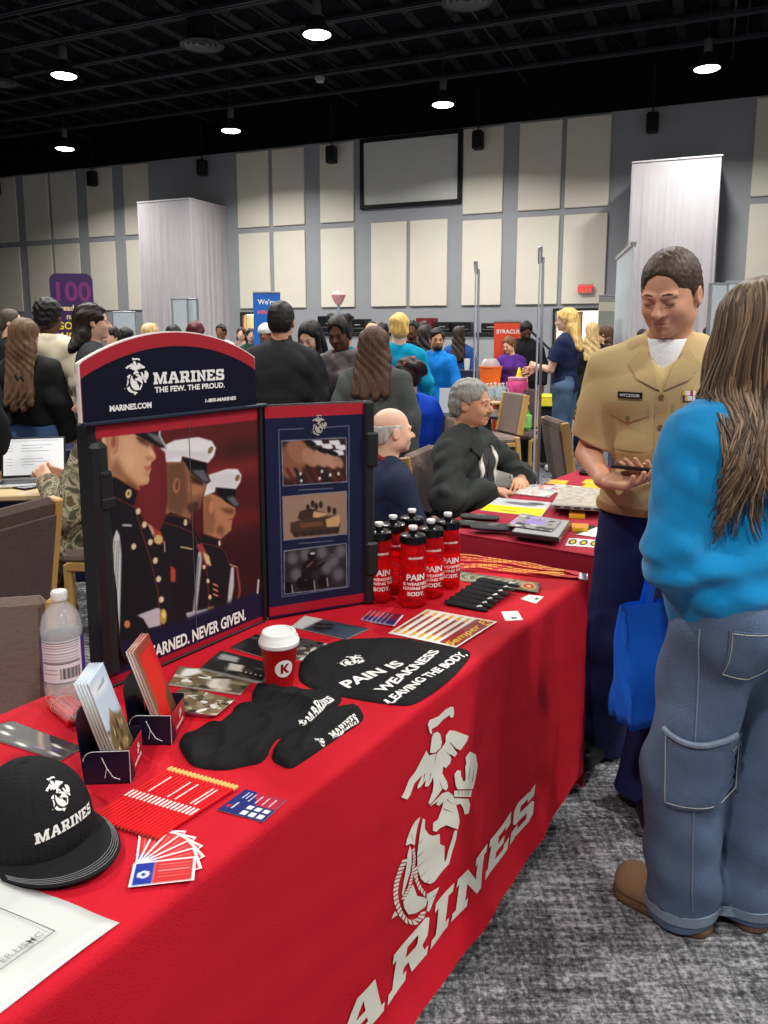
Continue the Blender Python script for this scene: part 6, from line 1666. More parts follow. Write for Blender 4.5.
def cloth_text(o, c, txt_vf, a, b_, hpx, z, off=.0012, maxlen=.006):
    """lettering along the pixel line a-b, with height hpx towards 'up' in the photo"""
    A, B = on(*a, z), on(*b_, z); V, F = txt_vf; w = max(v[0] for v in V) - min(v[0] for v in V); x0 = min(v[0] for v in V)
    d = (B - A); L_ = d.length; d.normalize(); up = Vector((-d.y, d.x, 0)); k = L_ / w; f = on_cloth(o, c, off)
    return decal('printed_lettering', ([((x - x0) * k, y * k * hpx) for x, y in V], F), lambda x, y: f(A + d * x + up * y), WHITE, o, maxlen=maxlen)
def bag_shape(x, y, d, h, c): return h
o, c = lying_cloth('shirt', C4([(316,238),(322,205),(345,182),(400,157),(480,146),(560,146),(640,158),(700,170),(745,178),(744,194),(705,240),(655,280),(602,312),(575,314),(500,305),(430,292),(360,275),(325,258)]), .009, 2, 'flat black shirt printed with large white lettering, right of the paper cup', 'shirt')
emb_c = o
A = on(347, 661, TZ + .01); f = on_cloth(o, c)
e = ega(.074); ang_ = R(78); 
EA = on(348, 666, TZ + .008); EB = on(353, 653, TZ + .008)
ud = (on(357, 654, TZ) - on(345, 667, TZ)).normalized(); rt = Vector((ud.y, -ud.x, 0))
decal('printed_emblem', e, lambda x, y: f(EA + rt * x * 1.0 + ud * (y - .01)), WHITE, o, maxlen=.006)
cloth_text(o, c, text2d('PAIN IS', 1, 1.0, .035), (348, 688.5), (405, 664), .78, TZ + .008)
cloth_text(o, c, text2d('WEAKNESS', 1, 1.0, .035), (383, 694.5), (440, 653), .72, TZ + .008)
cloth_text(o, c, text2d('LEAVING THE BODY.', 1, 1.0, .035), (392, 703), (468, 654.5), .95, TZ + .008)
o1, c1 = lying_cloth('sweatshirt_garment', C7([(26,268),(62,243),(120,222),(200,200),(232,160),(262,138),(302,132),(298,80),(325,60),(400,80),(500,84),(600,84),(634,104),(616,136),(540,190),(430,240),(375,268),(350,342),(270,356),(200,372),(90,362),(58,332)]), .022, 5, 'crumpled black garment with a small white print, left of the two garments', 'garment', rad=.03)
o2, c2 = lying_cloth('sweatshirt_garment', C7([(362,330),(396,262),(450,240),(560,175),(640,135),(700,148),(714,185),(650,228),(560,290),(500,330),(446,366),(416,360)]), .020, 9, 'smaller rolled black garment with a white print, at the table edge', 'garment', rad=.024)
V, F, w = marines2d(1, .15, 1.0); cloth_text(o1, c1, (V, F), (312, 717), (335, 696.5), 1.3, TZ + .02)
V, F, w = marines2d(1, .15, 1.0); cloth_text(o2, c2, (V, F), (333, 733), (360, 717), 1.3, TZ + .018)
for o_, c_, a in ((o1, c1, (309, 719.5)), (o2, c2, (325.5, 738))):
    f2 = on_cloth(o_, c_); A2 = on(*a, TZ + .02); d = (on(335, 696) - on(312, 717)).normalized(); up = Vector((-d.y, d.x, 0))
    decal('printed_emblem', ega(.024), lambda x, y: f2(A2 + d * x + up * y), WHITE, o_, maxlen=.005)
# ---- pencils side by side
M_PEN = mat('red_pencil_lacquer', (206, 16, 26), .3); M_ERS = mat('yellow_pencil_cap', (222, 172, 96), .6); pens = {}; LONG = (3, 8, 10, 14, 15); NPEN = 18
for k in range(NPEN):
    t = k / (NPEN - 1); a = on(172.5 + 65 * t, 768 + 18.5 * t, TZ + .004); b_ = on(109 + 56 * t, 807.5 + 25.5 * t, TZ + .004); d = b_ - a; L_ = .176; rz = math.atan2(d.y, d.x) - math.pi / 2
    loc = a + Vector((0, 0, 0)); loc.z = TZ + .0046; lab = 'red pencil with yellow cap, %s from the back of the row' % ['first', 'second', 'third', 'fourth', 'fifth', 'sixth', 'seventh', 'eighth', 'ninth', 'tenth', 'eleventh', 'twelfth', 'thirteenth', 'fourteenth', 'fifteenth', 'sixteenth', 'seventeenth', 'eighteenth'][k]
    if (k in LONG) not in pens:
        r = empty('pencil', loc, rz, lab, 'pencil', 'red pencils side by side'); pens[k in LONG] = r
        b = MB(); b.tube([(0, .012, 0), (0, L_ - .002, 0)], .0039, 6); b.build('pencil_shaft', M_PEN, r)
        b = MB(); b.lathe([(.0, .0), (.0036, .001), (.004, .006), (.0041, .013), (0, .013)], 10, (0, 0, 0), Matrix.Rotation(R(-90), 3, 'X')); b.build('pencil_cap', M_ERS, r, True)
        b = MB(); b.tube([(0, L_ - .002, 0), (0, L_, 0)], .0024, 8); b.build('pencil_end', mat('pencil_wood', (170, 60, 48), .7), r)
        b = MB()
        if k in LONG: b.box((0, .055, .0037), (.0011, .026, .0002))
        b.box((0, .097, .0037), (.0017, .010, .0002)); b.build('white_lettering', WHITE, r)
    else: dup(pens[k in LONG], loc, rz, lab)
# ---- sticker sheet
c = Canvas(0, 0, 1, 1, 90, (32, 44, 108)); c.poly([(.28, .0), (1, 0), (1, .55), (.55, .5)], (170, 40, 62)); c.poly([(.45, .5), (1, .5), (1, 1), (.4, 1)], (40, 50, 104))
for i in range(3):
    for j in range(2): c.poly([(.45 + .18 * i, .55 + .22 * j), (.57 + .18 * i, .55 + .22 * j), (.57 + .18 * i, .70 + .22 * j), (.45 + .18 * i, .70 + .22 * j)], (232, 230, 232))
for i in range(4): c.line([(.34 + .16 * i, .12), (.34 + .16 * i, .42)], .025, (226, 214, 220)); c.line([(.16 + .08 * i, .1), (.16 + .08 * i, .34)], .02, (220, 220, 232), 0, 1 if i < 2 else 0)
c.line([(.2, .55), (.2, .8)], .03, (220, 220, 230)); c.ell(.1, .75, .06, .06, (170, 40, 62))
mk_sheet('sticker_sheet', [(245.5,789),(287,800),(262.8,822),(217,809.7)], c, 'navy and red sticker sheet lying at the table edge', 'sticker sheet', None, .0008, n=(50, 50))
# ---- fan of cards
piv = on(137.5, 868)
for k in range(7):
    ang0 = on(147, 836) - piv; ang1 = on(203, 866) - piv
    a0 = math.atan2(ang0.y, ang0.x); a1 = math.atan2(ang1.y, ang1.x); a = a0 + (a1 - a0) * k / 6 + .12; d = Vector((math.cos(a), math.sin(a), 0)); s_ = Vector((math.sin(a), -math.cos(a), 0)); L_ = .092; w_ = .052
    c = Canvas(0, 0, 1, 1, 60, (238, 236, 236)); c.poly([(0.04, .08), (.36, .08), (.36, .96), (0.04, .96)], (30, 54, 150)); c.poly([(.36, .08), (.97, .08), (.97, .96), (.36, .96)], (196, 48, 52))
    for q in range(5): c.line([(.42, .2 + q * .13), (.9, .2 + q * .13)], .02, (226, 150, 150))
    c.ell(.2, .55, .09, .16, (224, 226, 236)); c.ell(.2, .55, .04, .08, (30, 54, 150))
    z = TZ + EPS + k * .0008; A = piv + Vector((0, 0, z - TZ)) - d * .006 - s_ * .004
    o = sheet('information_card', A - piv, A + d * L_ - piv, A + d * L_ + s_ * w_ - piv, A + s_ * w_ - piv, c, 34, 24, None, None, .0006); o.location = piv
    tag(o, 'red and blue card in the fan at the table edge, %s' % ('topmost and fully visible' if k == 6 else ords[k] + ' from the back'), 'card', 'fan of red and blue cards')
# ---- brochure holders
M_HOLD = mat('navy_card_holder', (18, 20, 42), .4); M_HRED = mat('red_card_holder', (168, 26, 40), .45); M_EDGE = mat('white_card_edge', (214, 212, 214), .6)
def holder(F0, L0, R0, label, bro_label, cvb, nb, lean, htop):
    Fp, Lp, Rp = on(*F0), on(*L0), on(*R0); wl = (Lp - Fp); wr = (Rp - Fp); wlen = min(wr.length, .10); wr.normalize(); tn = Vector((-wr.y, wr.x, 0)); tn = tn if tn.dot(wl) > 0 else -tn; dep = .080
    r = empty('brochure_holder', Fp + Vector((0, 0, EPS)), 0, label, 'brochure holder', 'brochure holders')
    Q = lambda a, b_, z: wr * a + tn * b_ + Vector((0, 0, z))      # a along the face, b backwards
    H = htop; t = .0012
    def plate(name, pts, nrm, m):
        b = MB(); n = len(pts); P0 = [Vector(p) for p in pts]; P1 = [p + nrm * t for p in P0]; b.add(P0 + P1, [tuple(range(n)), tuple(range(2 * n - 1, n - 1, -1))] + [(i, n + i, n + (i + 1) % n, (i + 1) % n) for i in range(n)]); return b.build(name, m, r)
    fr_ = plate('front_plate', [Q(0, 0, 0), Q(wlen, 0, 0), Q(wlen, 0, H * .86), Q(0, 0, H)], tn, M_HRED)
    plate('navy_base_strip', [Q(.001, -.0008, 0), Q(wlen * .35, -.0008, 0), Q(.001, -.0008, H * .93)], -tn * .2, M_HOLD)
    for a, nm, sg in ((0, 'side_plate', 1), (wlen, 'side_plate', -1)):
        arc = [Q(a, dep - .018 + .018 * math.sin(q / 6 * math.pi / 2) , H * 1.0 - .018 + .018 * math.cos(q / 6 * math.pi / 2)) for q in range(7)]
        s1 = plate(nm, [Q(a, 0, 0), Q(a, 0, H)] + arc + [Q(a, dep, 0)], wr * sg, M_HOLD)
        if a == 0:
            b = MB(); b.tube([Q(-.0012, .048, H * .82), Q(-.0012, .040, H * .5), Q(-.0012, .030, H * .22), Q(-.0012, .018, H * .14)], .0008, 5); b.tube([Q(-.0012, .040, H * .5), Q(-.0012, .044, H * .2)], .0006, 5)
            b.build('script_mark', M_EDGE, s1); b = MB(); b.tube([Q(-.0008, 0, .001), Q(-.0008, 0, H)] + [p - wr * .0008 for p in arc], .0007, 5); b.build('card_edge', M_EDGE, s1)
    back = plate('back_plate', [Q(0, dep, 0), Q(wlen, dep, 0), Q(wlen, dep * 1.12, H * 1.9), Q(wlen * .8, dep * 1.14, H * 2.1), Q(wlen * .2, dep * 1.14, H * 2.1), Q(0, dep * 1.12, H * 1.9)], -tn, M_HOLD)
    b = MB(); b.box(Q(wlen / 2, dep / 2, .001), (wlen / 2, dep / 2, .001), math.atan2(wr.y, wr.x)); b.build('bottom_plate', M_HOLD, r)
    decal('printed_emblem', ega(.022), lambda x, y: Q(wlen * .62 + x, -.0012, H * .42 + y), WHITE, fr_)
    VF = text2d('MARINES', .0075, 1.1, .03, center=True); decal('lettering', VF, lambda x, y: Q(wlen * .58 + x, -.0012, H * .22 + y), WHITE, fr_)
    bh = .195; bw = wlen * .97
    for k in range(nb):
        bo = .006 + k * .0055; l_ = lean
        up = (Vector((0, 0, 1)) * math.cos(l_) + tn * math.sin(l_)); o0 = Fp + Q(.0015, bo, EPS + .003)
        A0 = o0 + up * bh; A1 = A0 + wr * bw; B1 = o0 + wr * bw
        cc = A0 * 0 + o0
        o = sheet('brochure', A0 - cc, A1 - cc, B1 - cc, o0 - cc, cvb, 30 if k == 0 else 2, 46 if k == 0 else 2, None, None, .004)
        o.location = cc; tag(o, bro_label % (('front one of the stack',) if k == 0 else (ords[k] + ' behind the front one',)), 'brochure', bro_label.split(',')[0] + 's in the holder')
c = Canvas(0, 0, 1, 1.9, 60, (176, 198, 220)); c.poly([(0, 0), (1, 0), (1, .8), (0, .9)], (190, 208, 228), .05); c.ell(.4, .25, .5, .12, (226, 232, 240), .1, .04); c.poly([(.2, .25), (.75, .2), (.75, .24), (.2, .29)], (120, 140, 170))
c.poly([(.25, .85), (.45, .72), (.55, .8), (.75, .9), (1, .95), (1, 1.9), (0, 1.9), (0, 1.1)], (120, 100, 70), .01)
rb_ = random.Random(2)
for i in range(60): c.ell(rb_.random(), rb_.uniform(.95, 1.9), rb_.uniform(.02, .08), rb_.uniform(.03, .12), [(84, 66, 44), (158, 134, 92), (196, 172, 128), (60, 46, 34), (112, 92, 60)][i % 5], rb_.random() * 3, .005)
c.ell(.45, .78, .07, .08, (150, 126, 84)); c.poly([(.36, .8), (.3, 1.2), (.4, 1.2)], (70, 56, 40))
holder((131, 784), (86, 787), (143, 757), 'navy and red brochure holder with pale blue brochures, nearer the cap', 'pale blue brochure, %s', c, 5, R(17), .062)
c = Canvas(0, 0, 1, 1.9, 60, (206, 40, 34)); c.ell(.5, .75, .42, .62, (222, 48, 38), 0, .05); c.poly([(0, 0), (1, 0), (1, .14), (0, .2)], (150, 70, 52), .01); c.poly([(0, 0), (.14, 0), (.2, 1.2), (0, 1.4)], (140, 90, 66), .02)
c.poly([(.55, 1.9), (.7, 1.2), (1, 1.0), (1, 1.9)], (110, 70, 46), .02); c.poly([(0, 1.9), (.1, 1.35), (.35, 1.9)], (220, 196, 176), .02)
holder((172, 745.4), (128, 748), (185, 721), 'navy and red brochure holder with red brochures, nearer the display', 'red brochure, %s', c, 3, R(18), .060)
# ---- water bottle
p = on(66, 700); r = empty('water_bottle', p + Vector((0, 0, EPS)), 0, 'clear plastic water bottle with white cap and printed label', 'bottle')
M_CLR = mat('clear_plastic', (232, 236, 240), .06, alpha=.20, spec=.9)
b = MB(); b.lathe([(.0, .008), (.020, .002), (.036, .0), (.041, .008), (.0425, .03), (.0415, .05), (.0420, .055), (.0420, .150), (.0430, .158), (.0425, .170), (.036, .196), (.022, .214), (.0135, .222), (.0135, .238), (.0125, .238), (.0125, .222), (.035, .194), (.041, .168), (.0405, .03), (.0, .011)], 40); b.build('bottle_body', M_CLR, r, True)
b = MB(); b.lathe([(.0, .010), (.040, .012), (.0405, .05), (.0405, .155), (.0, .155)], 40); b.build('water', mat('water', (220, 228, 236), .05, alpha=.14, spec=.6), r, True)
b = MB(); b.lathe([(.0155, .226), (.0160, .228), (.0160, .243), (.0145, .246), (0, .246)], 24)
for q in range(24): a = q / 24 * 2 * math.pi; b.box((.0160 * math.cos(a), .0160 * math.sin(a), .236), (.0008, .0012, .007), a)
b.build('cap', M_WCAP, r, True)
a0 = math.atan2(-p.y, -p.x)
c = Canvas(0, 0, 4, 1.6, 60, (84, 60, 150)); c.poly([(1.25, 0), (2.62, 0), (2.62, 1.6), (1.25, 1.6)], (222, 218, 222)); 
for q in range(7): c.line([(1.35, .15 + .11 * q), (2.5, .15 + .11 * q)], .025, (120, 112, 120))
for q in range(14): c.line([(1.92 + q * .045, 1.05), (1.92 + q * .045, 1.45)], .018 if q % 3 else .03, (60, 56, 60))
c.line([(1.3, .06), (2.55, .06)], .05, (60, 56, 64)); c.line([(1.3, .85), (2.55, .85)], .04, (60, 56, 64)); c.line([(1.35, 1.1), (1.8, 1.1)], .03, (110, 106, 110)); c.line([(1.35, 1.25), (1.8, 1.25)], .03, (110, 106, 110))
nu, nv = 120, 50; V = []; 
for j in range(nv + 1):
    for i in range(nu + 1):
        a = a0 - math.pi + 2 * math.pi * i / nu; V.append((.0432 * math.cos(a), .0432 * math.sin(a), .148 - .092 * j / nv))
idx = np.arange((nu + 1) * (nv + 1)).reshape(nv + 1, nu + 1); F = np.stack([idx[1:, :-1], idx[1:, 1:], idx[:-1, 1:], idx[:-1, :-1]], -1).reshape(-1, 4)
lb_ = mesh_obj('label', V, F, PRINT, r, True); G_ = np.array([((i / nu) * 4, (j / nv) * 1.6) for j in range(nv + 1) for i in range(nu + 1)]); setcol(lb_, c.at(G_[:, 0], G_[:, 1]))
# ---- bag of red pens
r = empty('bag_of_pens', on(68, 716) + Vector((0, 0, EPS)), 0, 'clear bag holding a bundle of red pens, in front of the water bottle', 'bag of pens')
d = (on(88, 733) - on(50, 700)); L_ = .12; d.normalize(); s_ = Vector((-d.y, d.x, 0)); rp = random.Random(3)
for k in range(12):
    row = k % 4; ly = k // 4; o0 = s_ * (row - 1.5) * .0105 + Vector((0, 0, .006 + ly * .0085)) + s_ * rp.uniform(-.002, .002) - d * rp.uniform(.0, .012)
    b = MB(); b.tube([o0 - d * L_ * .42, o0 + d * L_ * .3], .0042, 7); b.tube([o0 + d * L_ * .3, o0 + d * L_ * .5], .0048, 7); b.build('pen', mat('red_pen', (214, 26, 32), .3), r, True)
b = MB()
for rr, z in ((.026, .016),):
    b.tube([d * -.062 + Vector((0, 0, .016)), d * -.045 + Vector((0, 0, .017)), d * 0 + Vector((0, 0, .019)), d * .05 + Vector((0, 0, .018)), d * .064 + Vector((0, 0, .016))], [.010, .024, .027, .025, .012], 14, flat=((0, 0, 1), .64))
b.build('clear_bag', mat('clear_film', (240, 236, 236), .12, alpha=.22, bump=.8, bscale=40, spec=.9), r, True)
b = MB()
for t in (-.02,): b.tube([d * t + s_ * .027 * math.cos(a / 12 * 6.2832) + Vector((0, 0, .018 + .0175 * math.sin(a / 12 * 6.2832))) for a in range(13)], .0012, 5)
b.build('rubber_band', mat('tan_band', (206, 150, 110), .6), r)
# ---- magazine behind the cap
c = photo_canvas(21, (38, 34, 34), 10, cols=DARKS[:2]); c.line([(.45, .05), (.75, .75)], .05, (176, 140, 110), .01)
for x, y in ((.15, .3), (.25, .6), (.55, .85), (.8, .4), (.9, .8)): c.ell(x, y, .09, .05, (226, 226, 224), .6, .01)
c.ell(.7, .75, .05, .05, (120, 90, 170), 0, .02); c.ell(.85, .6, .06, .04, (110, 90, 160), 0, .02)
mk_sheet('magazine', [(12,720.5),(83,747),(60,760),(-32,731)], c, 'dark magazine partly behind the black cap', 'magazine', 'magazines on the red table', .003)
# ---- laminated notice
c = Canvas(0, 0, 1, 1, 60, (204, 207, 205))
P0 = on(119.4, 925); ex_ = (on(0, 1015) - P0).normalized(); ey_ = (on(0, 877.6) - P0).normalized(); W_, H_ = .2794, .2159
cc = P0 + ex_ * H_ * .5 + ey_ * W_ * .5
Pp = [P0 + ey_ * W_, P0, P0 + ex_ * H_, P0 + ey_ * W_ + ex_ * H_]; zv = Vector((0, 0, EPS + .0012))
o = sheet('laminated_notice', *[q - cc + zv for q in Pp], c, 12, 12, None, mat('laminated_paper', (206, 209, 207), .12, bump=.05, bscale=6), .0012, lambda u, w: .0022 * np.sin(u * 7 + w * 3) ** 2 * (w > -1)); o.location = (cc.x, cc.y, TZ)
tag(o, 'white laminated notice at the near left corner of the table', 'notice')
NW = lambda x, y: P0 + ey_ * x + ex_ * y - Vector((cc.x, cc.y, TZ)) + Vector((0, 0, EPS + .0064))
b = MB()
fr2 = [(.055, .050), (.055, .19), (.24, .19), (.24, .050)]
for i in range(4): a, q = fr2[i], fr2[(i + 1) % 4]; b.tube([NW(*a), NW(*q)], .0007, 4)
b.build('printed_frame', mat('grey_print', (120, 122, 122), .6), o)
VF = text2d('RECRUITER.USMC', .0105, 1.0, .004); decal('printed_lettering', VF, lambda x, y: NW(.062 + y, .175 - x), mat('light_grey_print', (140, 142, 142), .6), o)
# ---- black cap
cpos = atz(32, 838, TZ); fdir = (atz(118, 852, TZ) - atz(20, 806, TZ)); fz = math.atan2(fdir.y, fdir.x) - R(3)
r = empty('baseball_cap', cpos + Vector((0, 0, EPS)), fz, 'black cap with white emblem and lettering at the left edge', 'cap')
M_CAP = fabric('black_cap_cloth', (26, 27, 30), .85, .05, .35, 260)
# local frame: +x is the front
C = Sdf(.0035, .01); q = Sdf(.0035, .012)
q.ell((0, 0, .020), (.098, .082, .108)); q.ell((.030, 0, .036), (.072, .070, .090), None, .02)
C.comp(q, [((0, 0, .012), (0, 0, -1))]); C.ell((0, 0, .0), (.092, .076, .085), None, .002, True)
import math as _m
def seams(X, Y, Z):
    a = np.arctan2(Y, X); s6 = np.abs(np.sin(3 * (a + .52)))
    return .0016 * np.exp(-(s6 / .10) ** 2) * (Z > .03) + .0012 * np.sin(60 * a) * np.exp(-((Z - .02) / .02) ** 2)
C.dis = seams
cr = C.build('crown', M_CAP, r); bvc = bvh_of(cr)
b = MB(); b.lathe([(0, .0), (.008, .001), (.0085, .004), (.005, .007), (0, .008)], 14, (0, 0, .1255)); b.build('top_button', M_CAP, r, True)
# brim: gently curved plate
def brim_pt(u, v, dz=0.0):
    # u across -1..1, v from crown 0 to front edge 1
    th = u * R(78); x_in = .096 * math.cos(th) * 1.0; y_in = .080 * math.sin(th); 
    ln = .078 * (math.cos(th * .93)) ** .55
    x = x_in + ln * v * (1.0); y = y_in * (1 + .10 * v); z = .016 - .16 * y * y * (.4 + .6 * v) * 10 * .5 * v - .004 * v
    return Vector((x, y, max(z, .0022) + dz))
V = []; F = []; nu, nv = 48, 14
for dz in (0, .003):
    for j in range(nv + 1):
        for i in range(nu + 1): V.append(brim_pt(-1 + 2 * i / nu, j / nv, dz))
N = (nu + 1) * (nv + 1); I_ = lambda i, j, l: l * N + j * (nu + 1) + i
for j in range(nv):
    for i in range(nu): F.append((I_(i, j, 1), I_(i, j + 1, 1), I_(i + 1, j + 1, 1), I_(i + 1, j, 1))); F.append((I_(i, j, 0), I_(i + 1, j, 0), I_(i + 1, j + 1, 0), I_(i, j + 1, 0)))
for i in range(nu): F.append((I_(i, nv, 0), I_(i + 1, nv, 0), I_(i + 1, nv, 1), I_(i, nv, 1)))
br = mesh_obj('brim', V, F, M_CAP, r, True)
for v_ in (.74, .80, .86, .92):
    b = MB(); b.tube([brim_pt(-.93 + 1.86 * i / 60, v_, .0035) for i in range(61)], .0006, 4); b.build('stitching', mat('grey_cap_stitch', (120, 120, 122), .7), br)
wc = lambda off: wrap(bvc, (.30, 0, 0), (0, 1, 0), (-.25, 0, 1), (-1, 0, -.20), off)
w1 = wc(.0016); PCt = mat('raised_white_thread', (226, 226, 224), .8)
V, F = ega(.046); decal('emblem', (V, F), lambda x, y: w1(x, .116 + y), PCt, cr, maxlen=.006)
V, F, w = marines2d(.0148, .12, .92); decal('lettering', (V, F), lambda x, y: w1(x - w / 2, .090 + y - 1.2 * (x - w / 2) ** 2), PCt, cr, maxlen=.005)
# ---------------------------------------------------------------- second table
BU = Vector((.572, .820, 0)); BN = Vector((.820, -.572, 0)); BL_ = Vector((.192, 3.06, 0)); BLEN, BW = 1.83, .70
BC = BL_ + BU * BLEN + BN * BW; BRZ = math.atan2(BU.y, BU.x)
_t = TRZ; TRZ = BRZ
make_table('folding_table', BC, BLEN, BW, 'folding table under the darker red cloth'); TRZ = _t
V, F = cloth_mesh(BLEN, BW, 5, lambda x, z: .012 * drape_amp(z) * (math.sin(x * 9) + .5 * math.sin(x * 21)) + .012 * drape_amp(z))
o = mesh_obj('tablecloth', V, F, M_MAROON, None, True); o.location = BC; o.rotation_euler = (0, 0, BRZ); tag(o, 'plain darker red tablecloth on the second table', 'tablecloth', 'tablecloths')
try: o.data.set_sharp_from_angle(angle=R(50))
except Exception: pass
r8 = lambda x, y: (450 + x / 4.52, 450 + y / 4.52)
for i, (x, y, w_, h_) in enumerate(((137, 314, 150, 26), (92, 345, 108, 32), (205, 356, 135, 26), (190, 376, 165, 28))):
    a = on(*r8(x - w_ / 2, y - 4)); b_ = on(*r8(x + w_ / 2, y + 6)); c_ = on(*r8(x, y - h_ / 2)); d_ = on(*r8(x, y + h_ / 2)); ax = b_ - a; L_ = ax.length; rz = math.atan2(ax.y, ax.x)
    r = empty('glasses_case', (a + b_) / 2 + Vector((0, 0, EPS + (.012 if i == 3 else 0))), rz, 'black soft case on the darker red table, ' + ['furthest back of the four', 'leftmost of the four', 'right one under another', 'frontmost of the four'][i], 'case', 'black soft cases')
    C = Sdf(.004, .01); C.cap((-L_ * .34, 0, .011), (L_ * .34, 0, .011), .040, .036, flat=((0, 0, 1), 4.0)); C.cut((0, 0, .001), (0, 0, -1)); C.build('case_body', mat('black_neoprene', (34, 34, 36), .7, bump=.2, bscale=120), r)
    b = MB(); b.box((0, .0, .0212), (.02, .004, .0004)); b.build('printed_mark', mat('grey_print', (120, 122, 122)), r)
def boxy(name, px, h, label, cat, m, group=None, z=TZ + EPS, lid=None, parts=()):
    P = pq(px, z); c = sum(P, Vector()) / 4; b = MB(); V = [p - c for p in P]; b.add(V + [v + Vector((0, 0, h)) for v in V], [(3, 2, 1, 0), (4, 5, 6, 7)] + [(i, (i + 1) % 4, 4 + (i + 1) % 4, 4 + i) for i in range(4)])
    r = empty(name, c, 0, label, cat, group); b.build('box_body', m, r)
    b = MB(); V2 = [v * .94 + Vector((0, 0, h)) for v in V]; b.add(V2 + [v + Vector((0, 0, .0015)) for v in V2], [(3, 2, 1, 0), (4, 5, 6, 7)] + [(i, (i + 1) % 4, 4 + (i + 1) % 4, 4 + i) for i in range(4)]); b.build('box_label', lid or M_EDGE, r)
    return r
M_TRAY = mat('clear_tray_plastic', (196, 198, 198), .15, trans=.35, ior=1.3); M_DKTRAY = mat('smoky_tray', (60, 58, 60), .2, trans=.2)
for k in range(2):
    boxy('disc_case', [(523,519.5),(571,524.5),(559,542.5),(511,536)], .016, 'stack of clear disc cases on the near end of the second table, %s' % ('lower case' if k == 0 else 'upper case'), 'case', M_DKTRAY if k else M_TRAY, 'clear disc cases', TZ + EPS + k * .0185, M_TRAY if k == 0 else mat('grey_leaflet', (150, 150, 152), .6))
c = photo_canvas(31, (150, 148, 146), 40, cols=[(80, 80, 78), (200, 200, 196), (120, 110, 130), (170, 150, 200), (60, 60, 60)]); c.ell(.5, .5, .25, .2, (150, 130, 196), 0, .03)
mk_sheet('magazine', [(522,513),(562,520),(552,531),(507,525)], c, 'grey and purple magazine on top of the clear disc cases', 'magazine', 'magazines on the second table', .002, TZ + EPS + .040)
for k in range(3):
    r = boxy('plastic_tray', [(562,489.5),(611,492),(604,511.5),(551,508)], .014, 'clear plastic tray of cards beside the uniformed man, %s' % ('bottom of the stack', 'middle of the stack', 'top of the stack')[k], 'tray', M_TRAY, 'stacked clear trays', TZ + EPS + k * .0165, mat('card_stack_print', (168, 158, 146), .6, var=.3, vscale=40))
    P = pq([(551,508),(604,511.5)], TZ + EPS + k * .0165); b = MB(); o0 = r.location; d = (P[1] - P[0]); dn = Vector((d.y, -d.x, 0)).normalized()
    for q in range(5): p = P[0].lerp(P[1], .12 + .19 * q) - o0 + Vector((0, 0, .007)) + dn * .0006; b.box(p, (d.length * .06, .0008, .0045), math.atan2(d.y, d.x))
    b.build('card_edges', mat('dark_print', (70, 62, 56), .6), r)
c = Canvas(0, 0, 1, 1, 70, (198, 198, 200)); c.poly([(0, .55), (1, .5), (1, 1), (0, 1)], (240, 226, 20)); c.ell(.5, .3, .3, .1, (110, 112, 120), .1, .02); c.ell(.75, .2, .15, .08, (70, 74, 84), .1, .02); c.line([(.3, .85), (.55, .85)], .05, (60, 56, 20)); c.line([(.2, .7), (.8, .68)], .03, (150, 140, 20))
mk_sheet('flyer', [(498,497.5),(553,502.5),(541,517),(480,510)], c, 'flyer with bright yellow lower half at the left edge of the second table', 'flyer', None, .0015, n=(40, 40))
c = photo_canvas(33, (196, 190, 180), 30, cols=[(226, 200, 150), (190, 120, 110), (150, 160, 180), (230, 230, 226)])
mk_sheet('postcard_pack', [(530,484),(562,486),(549,497),(513,493)], c, 'pack of pale postcards behind the yellow flyer', 'postcard pack', None, .006)
mk_sheet('postcard_pack', [(556,484),(590,487),(580,495),(546,491)], photo_canvas(34, (206, 200, 190), 24, cols=[(180, 170, 150), (226, 216, 190), (150, 140, 130)]), 'second pack of pale postcards left of the stacked trays', 'postcard pack', None, .004)
M_YEL = mat('yellow_plastic', (232, 190, 26), .45)
for x, y, lb in ((577, 517, 'small yellow box in front of the stacked trays'), (580, 530, 'small yellow box nearest the front edge of the second table')):
    boxy('small_box', [(x - 8, y - 3.5), (x + 8, y - 2.8), (x + 8, y + 2), (x - 8, y + 1.4)], .014, lb, 'box', M_YEL, 'small yellow boxes', lid=mat('orange_label', (200, 130, 30), .5))
c = Canvas(0, 0, 1, 1, 40, (226, 226, 222)); c.poly([(0, 0), (.4, 0), (.1, 1), (0, 1)], (30, 30, 32))
mk_sheet('notice_card', [(590,525),(612,528),(604,538),(574,534)], c, 'white card with a black corner on the second table', 'card', None, .001)
for i in range(3):
    c = Canvas(0, 0, 1, 1, 40, (224, 222, 214)); c.ell(.5, .5, .36, .36, (40, 38, 34)); c.ell(.5, .5, .2, .22, (216, 176, 60))
    mk_sheet('round_sticker', [(569 + i * 11,538 + i * .8),(580 + i * 11,538.5 + i * .8),(577 + i * 11,546 + i * .8),(565 + i * 11,545.5 + i * .8)], c, 'black and yellow sticker near the front edge of the second table, %s from the left' % ords[i], 'sticker', 'black and yellow stickers', .0006, n=(20, 20))
for i in range(6):
    c = Canvas(0, 0, 1, 1, 20, ((236, 190, 30), (240, 204, 60), (230, 176, 40))[i % 3])
    x = 586 + (i % 3) * 6; y = 479 + (i // 2) * 4.2
    mk_sheet('yellow_card', [(x, y), (x + 15, y + .5), (x + 11, y + 4.6), (x - 5, y + 4)], c, 'bright yellow card in the loose pile by the uniformed man, %s from the bottom' % ords[i], 'card', 'loose yellow cards', .002, TZ + EPS + i * .0022, n=(4, 4))
